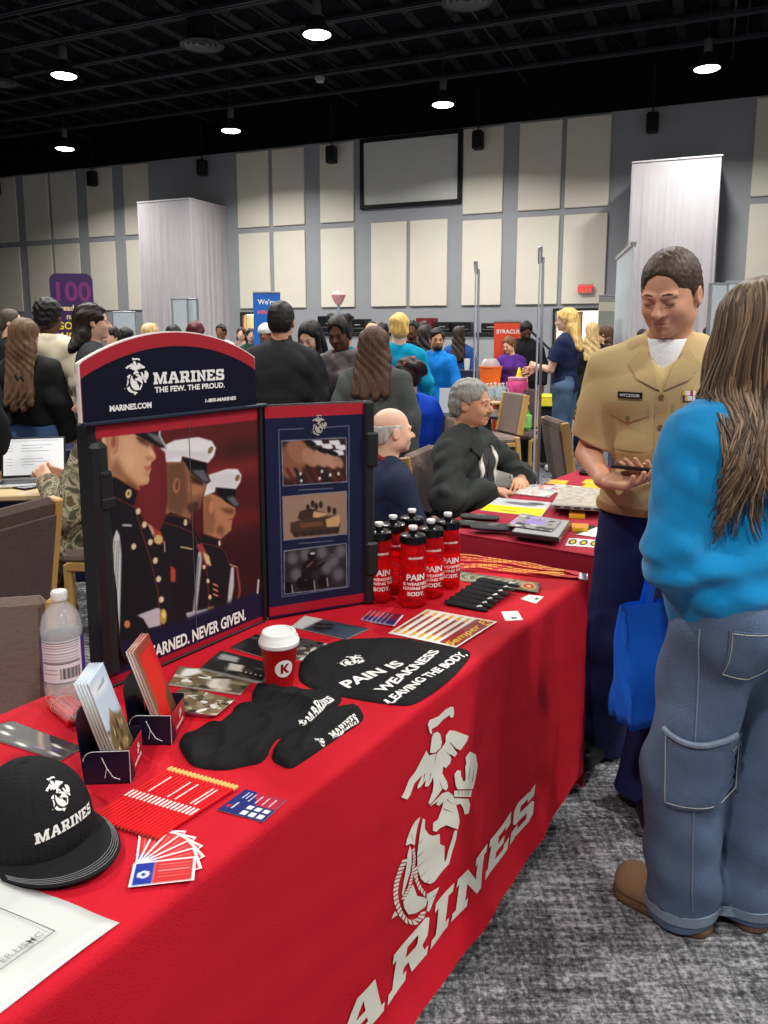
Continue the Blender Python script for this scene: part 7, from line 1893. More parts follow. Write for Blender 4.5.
mk_sheet('yellow_card', [(551,479.5),(569,480.5),(565,485),(546,483.5)], Canvas(0, 0, 1, 1, 20, (232, 178, 50)), 'single orange-yellow card at the back of the second table', 'card', None, .002, n=(4, 4))
p = on(586.5, 474); r = empty('computer_mouse', p + Vector((0, 0, EPS)), BRZ, 'black computer mouse at the far end of the second table', 'mouse')
C = Sdf(.004, .01); q = Sdf(.004, .01); q.ell((0, 0, .008), (.062, .038, .028)); C.comp(q, [((0, 0, .001), (0, 0, -1))]); C.build('mouse_shell', M_BLG, r)
b = MB(); b.box((.035, 0, .0335), (.008, .003, .003), bev=.001); b.build('scroll_wheel', M_METAL, r)
# ---------------------------------------------------------------- chairs
M_WOOD = mat('oak_chair_wood', (186, 146, 84), .45, var=.12, vscale=8, stretch=(1, 1, .25), bump=.05)
M_UPH = fabric('taupe_upholstery', (124, 108, 100), .9, .08, .35, 90)
M_UPHD = fabric('dark_brown_upholstery', (84, 68, 66), .9, .08, .35, 90)
chp = {}
def chair(loc, az, label, m=None, top=.92, group='upholstered banquet chairs'):
    m = m or M_UPH; rz = -R(az)
    if (m.name, top) in chp: return dup(chp[m.name, top], loc, rz, label)
    r = empty('banquet_chair', loc, rz, label, 'chair', group); chp[m.name, top] = r
    b = MB(); b.box((0, .02, .445), (.235, .235, .035), bev=.025); b.build('seat', m, r, True)
    b = MB(); rx = Matrix.Rotation(R(10), 3, 'X')
    b.box((0, -.245, .70), (.212, .026, top - .70), rot=rx, bev=.02); b.build('backrest', m, r, True)
    b = MB(); b.box((0, -.272, .66), (.205, .006, .19), rot=rx, bev=.004); b.build('back_panel', m, r)
    for sx in (-1, 1):
        b = MB(); b.box((sx * .228, -.245, .70), (.019, .030, top - .71), rot=rx, bev=.006); b.box((sx * .228, -.20, .24), (.023, .028, .24), rot=Matrix.Rotation(R(-6), 3, 'X'), bev=.006); b.build('rear_leg', M_WOOD, r)
        b = MB(); b.box((sx * .218, .225, .205), (.018, .020, .205), bev=.006); b.build('front_leg', M_WOOD, r)
        b = MB(); b.box((sx * .232, .01, .40), (.012, .215, .022), bev=.005); b.build('side_rail', M_WOOD, r)
    return r
chair((-1.64, 2.86, 0), -68, 'dark brown upholstered chair with oak post at the left edge, beside the laptop table', M_UPHD)
chair((-1.02, 1.60, 0), 168, 'taupe upholstered chair just behind the water bottle', M_UPH, .88)
p = atz(556, 420, .9); chair((p.x + .26, p.y, 0), 84, 'taupe chair beside the banner pole, beyond the second table', M_UPH)
p = atz(418, 418, .9); chair((p.x - .05, p.y - .1, 0), 250, 'taupe chair with oak side behind the bald man', M_UPH)
p = atz(492, 395, .9); chair((p.x, p.y, 0), 250, 'taupe chair behind the grey-haired man near the water bottles', M_UPH)
p = atz(514, 432, .46); chair((p.x, p.y, 0), 200, 'dark brown chair holding a green bottle pack', M_UPHD)
r = empty('bottle_pack', (p.x, p.y + .0, .483), R(20), 'green and white shrink-wrapped bottle pack on a chair seat', 'bottle pack')
b = MB()
for i in range(4):
    for j in range(3): b.lathe([(0, 0), (.036, 0), (.038, .02), (.038, .16), (.015, .215), (.015, .235), (0, .235)], 10, (-.115 + i * .077, -.077 + j * .077, 0))
b.build('bottles', mat('green_bottle', (90, 170, 70), .3), r, True)
b = MB(); b.box((0, 0, .10), (.156, .118, .075), bev=.01); b.build('wrapping', mat('green_wrap', (120, 190, 96), .35, var=.35, vscale=14), r)
# the two men's own chairs
chair((.03, 3.70, 0), 75, 'taupe chair the bald man sits on', M_UPH)
chair((.45, 4.05, 0), 112, 'taupe chair the grey-haired man sits on', M_UPH)
# ---------------------------------------------------------------- laptop table at the left
M_DESK = mat('maple_tabletop', (206, 178, 134), .45, var=.05, vscale=5)
LZ = .74
def simple_table(c, hx, hy, z, rz, label, m=M_DESK, group=None, th=.015):
    r = empty('table', (c[0], c[1], 0), rz, label, 'table', group)
    b = MB(); b.box((0, 0, z - th), (hx, hy, th), bev=.006); b.build('tabletop', m, r)
    for sx in (-1, 1):
        for sy in (-1, 1): b = MB(); b.tube([(sx * (hx - .08), sy * (hy - .08), z - 2 * th), (sx * (hx - .05), sy * (hy - .05), 0)], .016, 8); b.build('leg', M_SATIN, r)
    return r
simple_table((-2.05, 4.12), .62, .36, LZ, R(8), 'maple table carrying the open laptop at the left')
lp = atz(30, 484, LZ); r = empty('laptop', (lp.x, lp.y, LZ + .001), R(14), 'open silver laptop with a white page on its screen', 'laptop')
b = MB(); b.box((0, 0, .008), (.165, .115, .008), bev=.004); b.build('laptop_base', M_METAL, r)
b = MB(); b.box((0, -.01, .0165), (.145, .06, .0008)); b.build('keyboard', M_BLACK, r)
rx = Matrix.Rotation(R(-18), 3, 'X'); b = MB(); b.box((0, .155, .122), (.165, .005, .112), rot=rx, bev=.003); sc_ = b.build('screen_lid', M_SATIN, r)
c = Canvas(0, 0, 1, .66, 120, (236, 240, 244)); c.line([(.1, .03), (.9, .03)], .03, (200, 206, 214))
for q in range(9): c.line([(.3, .12 + q * .05), (.3 + (.5, .35, .45, .2)[q % 4], .12 + q * .05)], .008, (140, 150, 165)); c.line([(.05, .12 + q * .05), (.15, .12 + q * .05)], .008, (160, 168, 180))
def sp(x, z): return rx @ Vector((x, -.0062, z)) + Vector((0, .155, .122))
M_SCR = mat('lit_laptop_screen', (236, 240, 244), .3, attr=True)
nt = M_SCR.node_tree; nt.links.new([n for n in nt.nodes if n.type == 'ATTRIBUTE'][0].outputs['Color'], nt.nodes['Principled BSDF'].inputs['Emission Color']); nt.nodes['Principled BSDF'].inputs['Emission Strength'].default_value = .30
sheet('screen', sp(-.155, .102), sp(.155, .102), sp(.155, -.10), sp(-.155, -.10), c, 70, 50, r, M_SCR)
p = atz(22, 488, LZ); r = empty('phone', (p.x, p.y, LZ + .001), R(60), 'dark phone lying on the maple table by the laptop', 'phone')
b = MB(); b.box((0, 0, .005), (.038, .078, .004), bev=.003); b.build('phone_case', M_BLACK, r); b = MB(); b.box((0, 0, .0092), (.034, .072, .0004)); b.build('phone_screen', mat('dark_glass', (10, 10, 14), .1), r)
# navy draped table further left with white lettering
def draped_table(c, hx, hy, z, rz, m, label, text=None, runner=None, mtext=None):
    r = empty('draped_table', (c[0], c[1], 0), rz, label, 'table')
    V = []; F = []; ring = []
    n = 64; per = [(-hx, -hy), (hx, -hy), (hx, hy), (-hx, hy)]; nz = 8
    for j in range(nz + 1):
        zz = z - z * .99 * j / nz
        for i in range(n):
            t = i / n * 4; s_ = int(t); f = t - s_; a, b_ = per[s_], per[(s_ + 1) % 4]; w_ = .02 * (j / nz) * (1 + math.sin(i * 1.7)) 
            nx_, ny_ = ((0, -1), (1, 0), (0, 1), (-1, 0))[s_]; V.append((a[0] + (b_[0] - a[0]) * f + nx_ * w_, a[1] + (b_[1] - a[1]) * f + ny_ * w_, zz))
    for j in range(nz):
        for i in range(n): F.append((j * n + i, (j + 1) * n + i, (j + 1) * n + (i + 1) % n, j * n + (i + 1) % n))
    F.append(tuple(range(n))); mesh_obj('cloth', V, F, m, r, False)
    if runner: b = MB(); b.box((0, 0, z + .004), (hx * .98, hy * .9, .003)); b.box((0, -hy - .022, z - .05), (hx * .9, .002, .05)); b.build('runner', runner, r)
    if text: VF = text2d(text[0], text[1], 1, .02, center=True); decal('lettering', VF, lambda x, y: (x + text[2], -hy - .045, y + text[3]), mtext or WHITE, r)
    return r
p = aty(20, 460, 4.75); draped_table((p.x - .35, 4.78), .75, .16, .83, R(4), mat('navy_tablecloth', (22, 26, 62), .8), 'table with a navy cloth lettered in white, behind the laptop', ('help', .12, .44, .70))
# ---------------------------------------------------------------- far tables and what stands on them
p = aty(533, 391, 9.2); draped_table((p.x + .10, 9.4), .30, .26, .78, R(-4), mat('black_tablecloth', (14, 15, 20), .8), 'black draped table with a yellow runner beside the woman in navy', None, mat('yellow_runner', (236, 222, 50), .7))
simple_table((1.30, 8.85), .34, .28, .78, R(-4), 'small table with water bottles and a pink tub', M_DESK)
r = empty('plastic_tub', (aty(517, 400, 8.75).x, 8.75, .781), R(-10), 'pink and purple labelled plastic tub on the small table', 'tub')
b = MB(); b.lathe([(.0, 0), (.10, 0), (.115, .02), (.12, .20), (.10, .235), (.0, .235)], 24); b.build('tub_body', mat('pink_tub', (206, 70, 130), .4, var=.25, vscale=20), r, True); b = MB(); b.lathe([(.105, .23), (.108, .235), (.108, .262), (0, .265)], 24); b.build('tub_lid', mat('pale_pink_lid', (226, 150, 176), .4), r, True)
r = empty('mustard_bottle', (aty(519, 380, 8.95).x, 8.95, .781), 0, 'bright yellow squeeze bottle behind the pink tub', 'bottle')
b = MB(); b.lathe([(.0, 0), (.055, 0), (.06, .02), (.06, .20), (.03, .28), (.0, .28)], 16); b.build('bottle_body', mat('bright_yellow', (244, 226, 20), .4), r, True); b = MB(); b.lathe([(.02, .28), (.03, .281), (.012, .36), (0, .365)], 12); b.build('nozzle', mat('bright_yellow', (244, 226, 20), .4), r, True)
r = empty('bucket', (aty(490, 384, 9.05).x, 9.05, .781), 0, 'orange bucket with a clear bag on top, on the small table', 'bucket')
b = MB(); b.lathe([(.0, 0), (.10, 0), (.135, .36), (.14, .36), (.14, .375), (.125, .375), (.10, .02), (0, .02)], 24); b.build('bucket_body', mat('orange_bucket', (238, 112, 40), .5), r, True); b = MB(); b.lathe([(.0, .40), (.06, .46), (.10, .42), (.12, .36), (0, .36)], 14); b.build('clear_bag', mat('clear_film_bag', (220, 210, 206), .2, trans=.6, ior=1.1), r, True)
wb0 = None
for i, (u, v) in enumerate(((487, 391), (491, 393), (495, 391), (499, 393.5), (503, 391), (507, 393), (500, 389), (509, 390))):
    p = atz(u, v, .781); q = (aty(u, v, 8.65 + (i % 3) * .08)); loc = (q.x, q.y, .781); lb = 'small clear water bottle on the small table, %s of the cluster' % ords[i]
    if wb0 is None:
        r = wb0 = empty('small_water_bottle', loc, 0, lb, 'bottle', 'small clear water bottles'); b = MB(); b.lathe([(0, 0), (.030, 0), (.032, .02), (.032, .13), (.012, .175), (.012, .185), (0, .185)], 14); b.build('bottle_body', mat('pale_bottle', (206, 220, 228), .15, trans=.5, ior=1.1), r, True)
        b = MB(); b.lathe([(.0325, .05), (.0325, .11)], 14); b.build('label', mat('blue_white_label', (170, 196, 214), .5), r); b = MB(); b.lathe([(0, .186), (.014, .186), (.014, .2), (0, .2)], 12); b.build('cap', M_WCAP, r)
    else: dup(wb0, loc, 0, lb)
p = aty(462, 368, 10.3); draped_table((p.x + .05, 10.3), .30, .25, 1.05, 0, mat('navy_tablecloth', (22, 26, 62), .8), 'tall navy draped table in front of the long-haired woman in blue', None)
r = empty('drink_cup', (aty(467, 366, 10.25).x, 10.25, 1.051), 0, 'white paper cup on the tall navy table', 'cup'); b = MB(); b.lathe([(0, 0), (.03, 0), (.042, .15), (0, .15)], 14); b.build('cup_body', M_WCAP, r, True)
p = aty(452, 408, 6.6); simple_table((p.x + .05, 6.7), .36, .3, .86, R(-8), 'dark table with a white board behind the grey-haired man', mat('dark_laminate', (50, 48, 50), .5))
r = empty('white_board', (p.x + .02, 6.6, .862), R(-10), 'white sloping display board on the dark table', 'board')
b = MB(); b.box((0, 0, .105), (.13, .004, .108), rot=Matrix.Rotation(R(-14), 3, 'X'), bev=.002); b.build('board_panel', mat('white_board_card', (226, 226, 230), .5), r); b = MB(); b.box((0, .05, .06), (.02, .003, .07), rot=Matrix.Rotation(R(25), 3, 'X')); b.build('prop_foot', M_METAL, r)
# ---------------------------------------------------------------- banners, boards and the stage
M_BAN = mat('banner_vinyl', (206, 208, 214), .5); M_BBLUE = mat('banner_blue', (120, 140, 190), .5)
def rollup(top_uv, y, H, W_, az, label, m=M_BAN, foot=True, text=None, stripe=None, rnd=0.0):
    p = aty(top_uv[0], top_uv[1], y); z = p.z if H is None else H
    r = empty('roll_up_banner', (p.x, y, 0), -R(az), label, 'banner', 'banner stands')
    b = MB()
    if rnd:
        pl = [(-W_ / 2, .1), (W_ / 2, .1), (W_ / 2, z - rnd)] + [(W_ / 2 - rnd + rnd * math.cos(a), z - rnd + rnd * math.sin(a)) for a in [i * math.pi / 12 for i in range(1, 7)]] + [(-W_ / 2 + rnd - rnd * math.sin(a), z - rnd + rnd * math.cos(a)) for a in [i * math.pi / 12 for i in range(0, 7)]]
        b.prism(pl, lambda x, zz: (x, .012, zz), lambda x, zz: (x, -.012, zz))
    else: b.box((0, 0, (z + .08) / 2), (W_ / 2, .004, (z - .08) / 2))
    b.build('banner_sheet', m, r)
    if not rnd: b = MB(); b.box((0, 0, z + .008), (W_ / 2, .014, .014), bev=.004); b.build('top_rail', M_METAL, r)
    b = MB(); b.box((0, 0, .045), (W_ / 2 + .02, .07, .045), bev=.02); b.build('banner_base', M_METAL, r)
    b = MB(); b.tube([(0, .035, .08), (0, .02, z)], .009, 8); b.build('support_pole', M_METAL, r)
    if stripe: b = MB(); b.box((0, -.0055, stripe[0]), (W_ / 2, .001, stripe[1])); b.build('colour_band', stripe[2], r)
    for t in (text or []):
        VF = text2d(t[0], t[1], 1, .02, center=True); decal('lettering', VF, lambda x, y: (x + t[2], -.0135 if rnd else -.006, y + t[3]), t[4], r)
    return r
rollup((540, 257), 5.07, None, .85, 101, 'silver banner stand seen edge-on, nearer and taller, beside the grey-haired man', stripe=(1.2, .5, M_BBLUE))
rollup((476, 269), 6.0, None, .85, 97, 'silver banner stand seen edge-on, farther and shorter', stripe=(1.2, .5, M_BBLUE))
rollup((625, 253), 4.75, None, .85, 101, 'white and pale blue banner seen almost edge-on behind the uniformed man', mat('pale_banner', (206, 216, 222), .5), stripe=(1.0, .4, mat('violet_band', (96, 90, 150), .5)))
Y1 = mat('cream_lettering', (236, 206, 150), .6); Y2 = mat('yellow_lettering', (240, 214, 30), .6); PK = mat('magenta_lettering', (118, 44, 104), .6)
rollup((70.5, 273.5), 14.0, None, .76, 0, 'purple banner with rounded top and yellow lettering', mat('deep_purple_banner', (58, 38, 82), .5), text=[('100', .34, -.0, 2.10, PK), ('read on', .10, .0, 1.93, Y1), ('nation', .10, .06, 1.78, Y1), ('GO TO', .13, .0, 1.60, Y2), ('HOSP', .13, .0, 1.42, Y2)], rnd=.12)
rollup((266.5, 293), 12.0, None, .42, 0, 'blue hanging sign with white and red lettering near the left doorway', mat('bright_blue_sign', (30, 100, 190), .5), text=[("We're", .075, 0, 1.97, WHITE), ('HIRING', .062, 0, 1.82, mat('orange_red_lettering', (226, 110, 90), .5))])
rollup((507.5, 322), 10.6, None, .36, 0, 'orange-red standing board with small white lettering', mat('orange_red_board', (222, 74, 48), .5), text=[('SYRACUSE', .055, .03, 1.53, WHITE)])
rollup((608.5, 296), 12.5, None, .30, 0, 'pale grey-green banner with cream lines beside the right doorway', mat('grey_green_board', (150, 156, 148), .6), stripe=(1.95, .07, mat('cream_band', (206, 204, 180), .6)))
for u, y, W_, az, lb in ((181, 11.3, .22, 0, 'left of two grey panel boards in front of the wrapped column'), (194, 11.3, .16, 25, 'right of two grey panel boards in front of the wrapped column'), (125, 14.5, .42, 0, 'small white board behind the crowd at the left'), (716, 7.7, .20, -20, 'left of two pale blue-grey panels behind the long-haired woman'), (734, 7.75, .19, 15, 'right of two pale blue-grey panels behind the long-haired woman')):
    z = aty(u, {181: 299, 194: 299, 125: 312, 716: 284, 734: 282}[u], y).z
    r = empty('panel_board', (aty(u, 332, y).x, y, 0), -R(az), lb, 'display board', 'grey panel boards'); b = MB(); b.box((0, 0, z / 2 + .2), (W_ / 2, .012, z / 2 - .2), bev=.003); b.build('board_panel', mat('blue_grey_panel', (176, 186, 192), .6), r)
    b = MB()
    for sx in (-1, 1): b.box((sx * W_ / 2, 0, z / 2), (.012, .016, z / 2), bev=.003)
    b.box((0, 0, z), (W_ / 2 + .012, .016, .012), bev=.003); b.build('board_frame', M_METAL, r)
# stage with black edge, cases on it, handrail
s0, s1 = wall_s(316, 332, 1.5)[0], wall_s(506, 332, 1.5)[0]; zs = wall_s(400, 334, 1.5)[1] + .04
r = empty('stage_platform', WP((s0 + s1) / 2, 0, .76), WRZ, 'long grey stage platform with a black top edge against the back wall', 'stage')
b = MB(); b.box((0, 0, zs / 2 - .05), ((s1 - s0) / 2, .70, zs / 2 - .05)); b.build('platform_skirt', M_GREY, r); b = MB(); b.box((0, 0, zs - .05), ((s1 - s0) / 2 + .02, .73, .05), bev=.01); b.build('platform_edge', M_SATIN, r)
for u0, u1, vt, lb, m in ((319, 348, 316, 'large black loudspeaker box on the stage, leftmost', M_BLACK), (352, 366, 319, 'black loudspeaker box on the stage behind the woman in the grey hoodie', M_BLACK), (417, 433, 318, 'dark red equipment case on the stage', mat('dark_red_case', (110, 24, 36), .5)), (436, 451, 322, 'black equipment case on the stage, right of the dark red one', M_BLACK), (453, 471, 322, 'black equipment case on the stage, second right of the dark red one', M_BLACK), (482, 502, 323, 'black equipment case on the stage, furthest right', M_BLACK)):
    a, c_ = wall_s(u0, 325, 1.0)[0], wall_s(u1, 325, 1.0)[0]; zt = wall_s(u0, vt, 1.0)[1]; h = max(.12, zt - zs)
    q = empty('equipment_case', WP((a + c_) / 2, zs + .001, .85), WRZ, lb, 'case', 'equipment on the stage'); b = MB(); b.box((0, 0, h / 2), ((c_ - a) / 2, .25, h / 2), bev=.02); b.build('case_body', m, q)
    b = MB(); b.box((0, -.255, h * .55), ((c_ - a) * .2, .008, .015), bev=.004); b.build('case_handle', M_METAL, q); b = MB(); b.box((0, -.252, h * .3), ((c_ - a) * .46, .004, .012)); b.build('case_trim', mat('case_grey', (90, 90, 94), .4), q)
a = WP(s1 + .05, 0, 1.4); r = empty('handrail', a, WRZ, 'black stair handrail sloping down beside the stage', 'handrail'); b = MB(); b.tube([(0, 0, 0), (0, 0, zs + .05), (.5, 0, zs + .05), (1.2, 0, zs - .6), (1.2, 0, 0)], .03, 8); b.build('rail', M_SATIN, r)
p = aty(338.5, 300, 13); r = empty('pink_ornament', (p.x, 13, 0), 0, 'pink and white ornament on a thin stand above the crowd', 'ornament'); b = MB(); b.lathe([(0, 2.00), (.05, 2.0), (.11, 2.12), (.12, 2.16), (.06, 2.21), (.04, 2.26), (0, 2.27)], 14); b.build('ornament_top', mat('pale_pink', (232, 170, 170), .6), r, True); b = MB(); b.tube([(0, 0, 0), (0, 0, 2.0)], .02, 8); b.build('stand_pole', mat('pale_blue_pole', (150, 170, 210), .5), r); b = MB(); b.lathe([(0, 0), (.2, 0), (.2, .02), (0, .03)], 16); b.build('stand_foot', M_METAL, r)
# ---------------------------------------------------------------- seated men behind the second table
def X_(u, y): return aty(u, 332, y).x
def person_at(u, y, az, H, label, **k):
    k.setdefault('vox', .011 if y < 6 else .014 if y < 9.5 else .018)
    return person((X_(u, y), y, 0), -R(az), H, label=label, **k)
SW = dict
def bald(x, P):
    root = x['root']; bv = bvh_of(x['top']); T = x['T']; nb = x['nb']
    C = Sdf(.006, .01)
    for i in range(12):
        a, a2 = i / 12 * 2 * math.pi, (i + 1) / 12 * 2 * math.pi; q = lambda t: nb + x['Rt'] @ V3(.070 * math.cos(t), .068 * math.sin(t), .014 - .018 * math.sin(t))
        C.cap(q(a), q(a2), .013)
    C.build('collar', fabric('dark_red_collar', (140, 26, 44), .8), root)
    w0 = wrap(bv, T(.0, .5, 0), x['Rt'] @ V3(1, 0, 0), x['Rt'] @ V3(0, 0, 1), x['Rt'] @ V3(0, -1, 0), .0025); w1 = lambda a, b_: w0(a, b_ - .0)
    for i in range(6):
        z = .34 - i * .045; patch('red_stripe' if i % 2 == 0 else 'white_stripe', [(-.02, z), (.10, z + .03), (.10, z + .05), (-.02, z + .02)], lambda a, b_: w0(a, b_), lambda a, b_: w0(a, b_) + Vector([float(c) for c in x['Rt'] @ V3(0, .003, 0)]), mat('flag_red', (170, 60, 66), .8) if i % 2 == 0 else mat('flag_white', (200, 196, 200), .8), root)
person_at(376, 3.62, 74, 1.58, 'bald older man in a navy sweatshirt with red collar, seated in profile', skin='pale', hair=('bald', (206, 200, 194), {'am': .001, 'brow': (190, 176, 160)}),
    top=dict(c=(34, 42, 66), t=.030, name='sweatshirt', fold=.006), pants=dict(c=(60, 60, 66)), shoes=(60, 50, 44), seated=True, w=1.28, lean=R(8), vox=.0065, jaw=1.12, face=True,
    pose={'R': ((.27, .12, .72), (.12, .36, .66)), 'L': ((-.27, .12, .72), (-.10, .36, .66))}, extra=bald)
def grey(x, P):
    root = x['root']; bv = bvh_of(x['top']); Rt = x['Rt']; T = x['T']
    w = lambda off: wrap(bv, T(0, .5, .93) - Rt @ V3(0, 0, 0), Rt @ V3(1, 0, 0), Rt @ V3(0, 0, 1), Rt @ V3(0, -1, 0), off)
    patch('polo_shirt', [(-.055, .47), (.055, .47), (.075, .30), (.05, .10), (-.05, .10), (-.075, .30)], w(-.002), w(.004), fabric('charcoal_polo', (62, 64, 70), .85), root)
    for sx in (1, -1): patch('white_lining', [(sx * .055, .485), (sx * .085, .46), (sx * .088, .24), (sx * .065, .14)][::sx], w(.0), w(.009), fabric('white_lining', (222, 220, 214), .85), root)
    for sx in (1, -1): patch('jacket_collar', [(sx * .05, .49), (sx * .09, .52), (sx * .14, .49), (sx * .10, .43)][::sx], w(.0), w(.013), fabric('fabric_50_54_54', (50, 54, 54), .85), root)
    b = MB(); b.tube([w(.006)(.0, .42 - i * .03) for i in range(9)], .003, 5); b.build('polo_placket', mat('dark_placket', (40, 42, 46), .7), root)
    C = Sdf(.004, .004); C.cap(P(-.026, .078, -.052), P(0, .095, -.045), .007); C.cap(P(0, .095, -.045), P(.026, .078, -.052), .007); C.build('moustache', hairmat('grey_moustache', (120, 110, 100)), root)
person_at(464, 4.02, 126, 1.72, 'grey-haired man with a moustache in a dark jacket, seated with folded hands', skin='tan', hair=('short', (142, 140, 134), {'g': .009, 'am': .0025, 'fr': 110, 'brow': (100, 94, 88)}),
    top=dict(c=(50, 54, 54), t=.034, name='jacket', fold=.009, ff=24), pants=dict(c=(30, 31, 34), t=.02, fold=.006), shoes=(24, 24, 26), seated=True, w=1.15, lean=R(4), vox=.0065, jaw=1.06, face=True, head=(R(7), R(2)),
    pose={'R': ((.27, .08, .86), (.04, .30, .80)), 'L': ((-.26, .10, .86), (-.03, .34, .83)), 'handR': dict(d=(-.8, .5, -.15), n=(0, -.2, -1)), 'handL': dict(d=(.85, .3, -.1), n=(0, -.2, -1))}, extra=grey)
# ---------------------------------------------------------------- the crowd, near to far
person_at(281, 5.0, 2, 1.73, 'broad-shouldered man in a charcoal fleece, seen from behind', skin='tan', hair=('short', (24, 20, 20), {'g': .010, 'am': .0012, 'fr': 160}), top=dict(c=(46, 48, 52), t=.030, name='fleece_jacket', collar='stand', fold=.007), pants=dict(c=(40, 42, 50)), w=1.08, vox=.009, head=(0, R(6)))
person_at(312, 5.9, 215, 1.64, 'young woman with long straight black hair looking down', skin='light', hair=('long', (16, 14, 16), {'front': 1, 'am': .001, 'len': .16}), top=dict(c=(34, 32, 36), name='dark_top'), pants=dict(c=(30, 30, 36)), fem=True, head=(R(15), R(26)), face=True, vox=.010)
person_at(341, 5.15, 205, 1.66, 'young woman in a grey-brown hoodie with her hair tied in two buns', skin='dark', hair=('twobuns', (26, 22, 22), {'am': .003}), top=dict(c=(104, 98, 100), t=.032, hood=True, name='hoodie', fold=.006), pants=dict(c=(34, 34, 40)), fem=True, w=1.1, head=(R(8), R(16)), face=True, vox=.010)
person_at(373, 4.8, 12, 1.57, 'woman with wavy brown hair in a grey-green hooded top, back to the camera', skin='light', hair=('long', (84, 58, 42), {'len': .20, 'w': 1.35, 'am': .0025, 'fr': 80}), top=dict(c=(86, 92, 90), t=.034, hood=False, name='hooded_top', fold=.007), pants=dict(c=(50, 50, 56)), fem=True, w=1.2, lean=R(8), vox=.010)
person_at(414, 5.75, -28, 1.80, 'seated woman in a royal blue shirt, dark hair up with an orange ribbon', skin='light', hair=('bun', (44, 24, 20), {'am': .004}), top=dict(c=(28, 80, 212), t=.024, name='royal_blue_shirt', fold=.006), pants=dict(c=(26, 26, 32)), shoes=(40, 40, 40), fem=True, w=1.15, seated=True, lean=R(8), head=(R(30), 0), vox=.010, pose={'L': ((-.26, .10, .80), (-.22, .32, .95))},
    extra=lambda x, P: (lambda C: [C.cap(P(-.07, -.03, .085), P(.0, -.07, .125), .012), C.cap(P(.0, -.07, .125), P(.075, -.04, .075), .012), C.cap(P(.0, -.10, .10), P(.03, -.15, .0), .012), C.build('hair_ribbon', mat('orange_ribbon', (206, 84, 40), .6), x['root'])])(Sdf(.006, .008)))
person_at(399, 7.0, -8, 1.69, 'person with short bleached blond hair in a turquoise sweater, from behind', skin='pale', hair=('afro', (226, 186, 104), {'g': -.012, 'am': .003}), top=dict(c=(0, 150, 190), t=.026, name='turquoise_sweater'), pants=dict(c=(22, 22, 26)), vox=.011, w=1.05)
person_at(436, 8.0, 215, 1.58, 'bearded man in a bright blue hooded jacket', skin='olive', hair=('short', (24, 20, 20)), top=dict(c=(14, 120, 206), t=.034, hood=True, name='blue_jacket'), pants=dict(c=(30, 32, 40)), head=(R(40), R(5)), face=True, vox=.012,
    extra=lambda x, P: (lambda C: [C.ell(P(0, .045, -.085), V3(.052, .050, .034), x['Rh']), C.build('beard', hairmat('black_beard', (26, 22, 22)), x['root'])])(Sdf(.007, .01)))
person_at(426, 8.6, 20, 1.62, 'woman with long dark curly hair in a dark coat', skin='light', hair=('long', (40, 28, 24), {'am': .006, 'len': .2}), top=dict(c=(44, 44, 42), t=.03, name='dark_coat'), pants=dict(c=(30, 30, 34)), fem=True)
person_at(459, 10.9, 10, 1.62, 'woman with long dark hair in a denim blue top', skin='light', hair=('long', (48, 34, 28), {'len': .22}), top=dict(c=(46, 82, 150), t=.026, name='denim_blue_top'), pants=dict(c=(24, 24, 28)), fem=True)
person_at(512, 9.75, 165, 1.50, 'woman in a purple shirt with her hair in a ponytail', skin='light', hair=('pony', (112, 74, 50), {'am': .001}), top=dict(c=(82, 40, 130), t=.018, sleeve='short', name='purple_shirt'), pants=dict(c=(30, 30, 36)), fem=True, head=(R(-60), R(20)), face=True, vox=.012)
person_at(525, 10.4, 190, 1.70, 'tall young man in a black hoodie behind the woman in purple', skin='dark', hair=('short', (20, 17, 17), {'am': .001}), top=dict(c=(22, 22, 25), t=.03, hood=True, name='black_hoodie'), pants=dict(c=(26, 26, 30)), head=(R(10), R(28)), face=True, vox=.012)
person_at(567, 8.55, -62, 1.80, 'blonde woman in a navy polo shirt and jeans holding leaflets', skin='light', hair=('long', (214, 176, 108), {'len': .14, 'front': 0, 'am': .003, 'w': 1.1}), top=dict(c=(26, 34, 68), t=.024, sleeve='short', name='navy_polo_shirt', hem=.86), pants=dict(c=(72, 94, 122), t=.014, name='jeans'), shoes=(220, 220, 222), fem=True, w=1.15, face=True, vox=.010, head=(0, R(6)),
    pose={'L': ((-.20, .10, 1.14), (-.04, .32, 1.14)), 'R': ((.22, .12, 1.14), (.10, .36, 1.10))})
person_at(592, 9.5, 10, 1.66, 'woman with blond hair in a black coat behind the woman in navy', skin='light', hair=('long', (196, 166, 116), {'len': .2}), top=dict(c=(26, 27, 30), t=.03, name='black_coat'), pants=dict(c=(24, 24, 28)), fem=True)
person_at(604, 10.2, -70, 1.62, 'woman with long curly brown hair in a grey top', skin='light', hair=('long', (92, 66, 48), {'len': .26, 'am': .008}), top=dict(c=(120, 116, 112), t=.022, name='grey_top'), pants=dict(c=(60, 60, 66)), fem=True)
person_at(644, 11.0, 150, 1.58, 'dark-haired person in a white shirt, partly behind the uniformed man', skin='light', hair=('short', (40, 30, 26)), top=dict(c=(220, 220, 224), t=.022, name='white_shirt'), pants=dict(c=(50, 50, 56)))
person_at(716, 8.8, 100, 1.62, 'dark-haired person partly hidden by the long-haired woman', skin='tan', hair=('bun', (28, 22, 20)), top=dict(c=(60, 60, 70), t=.022, name='dark_shirt'), pants=dict(c=(50, 50, 56)), fem=True)
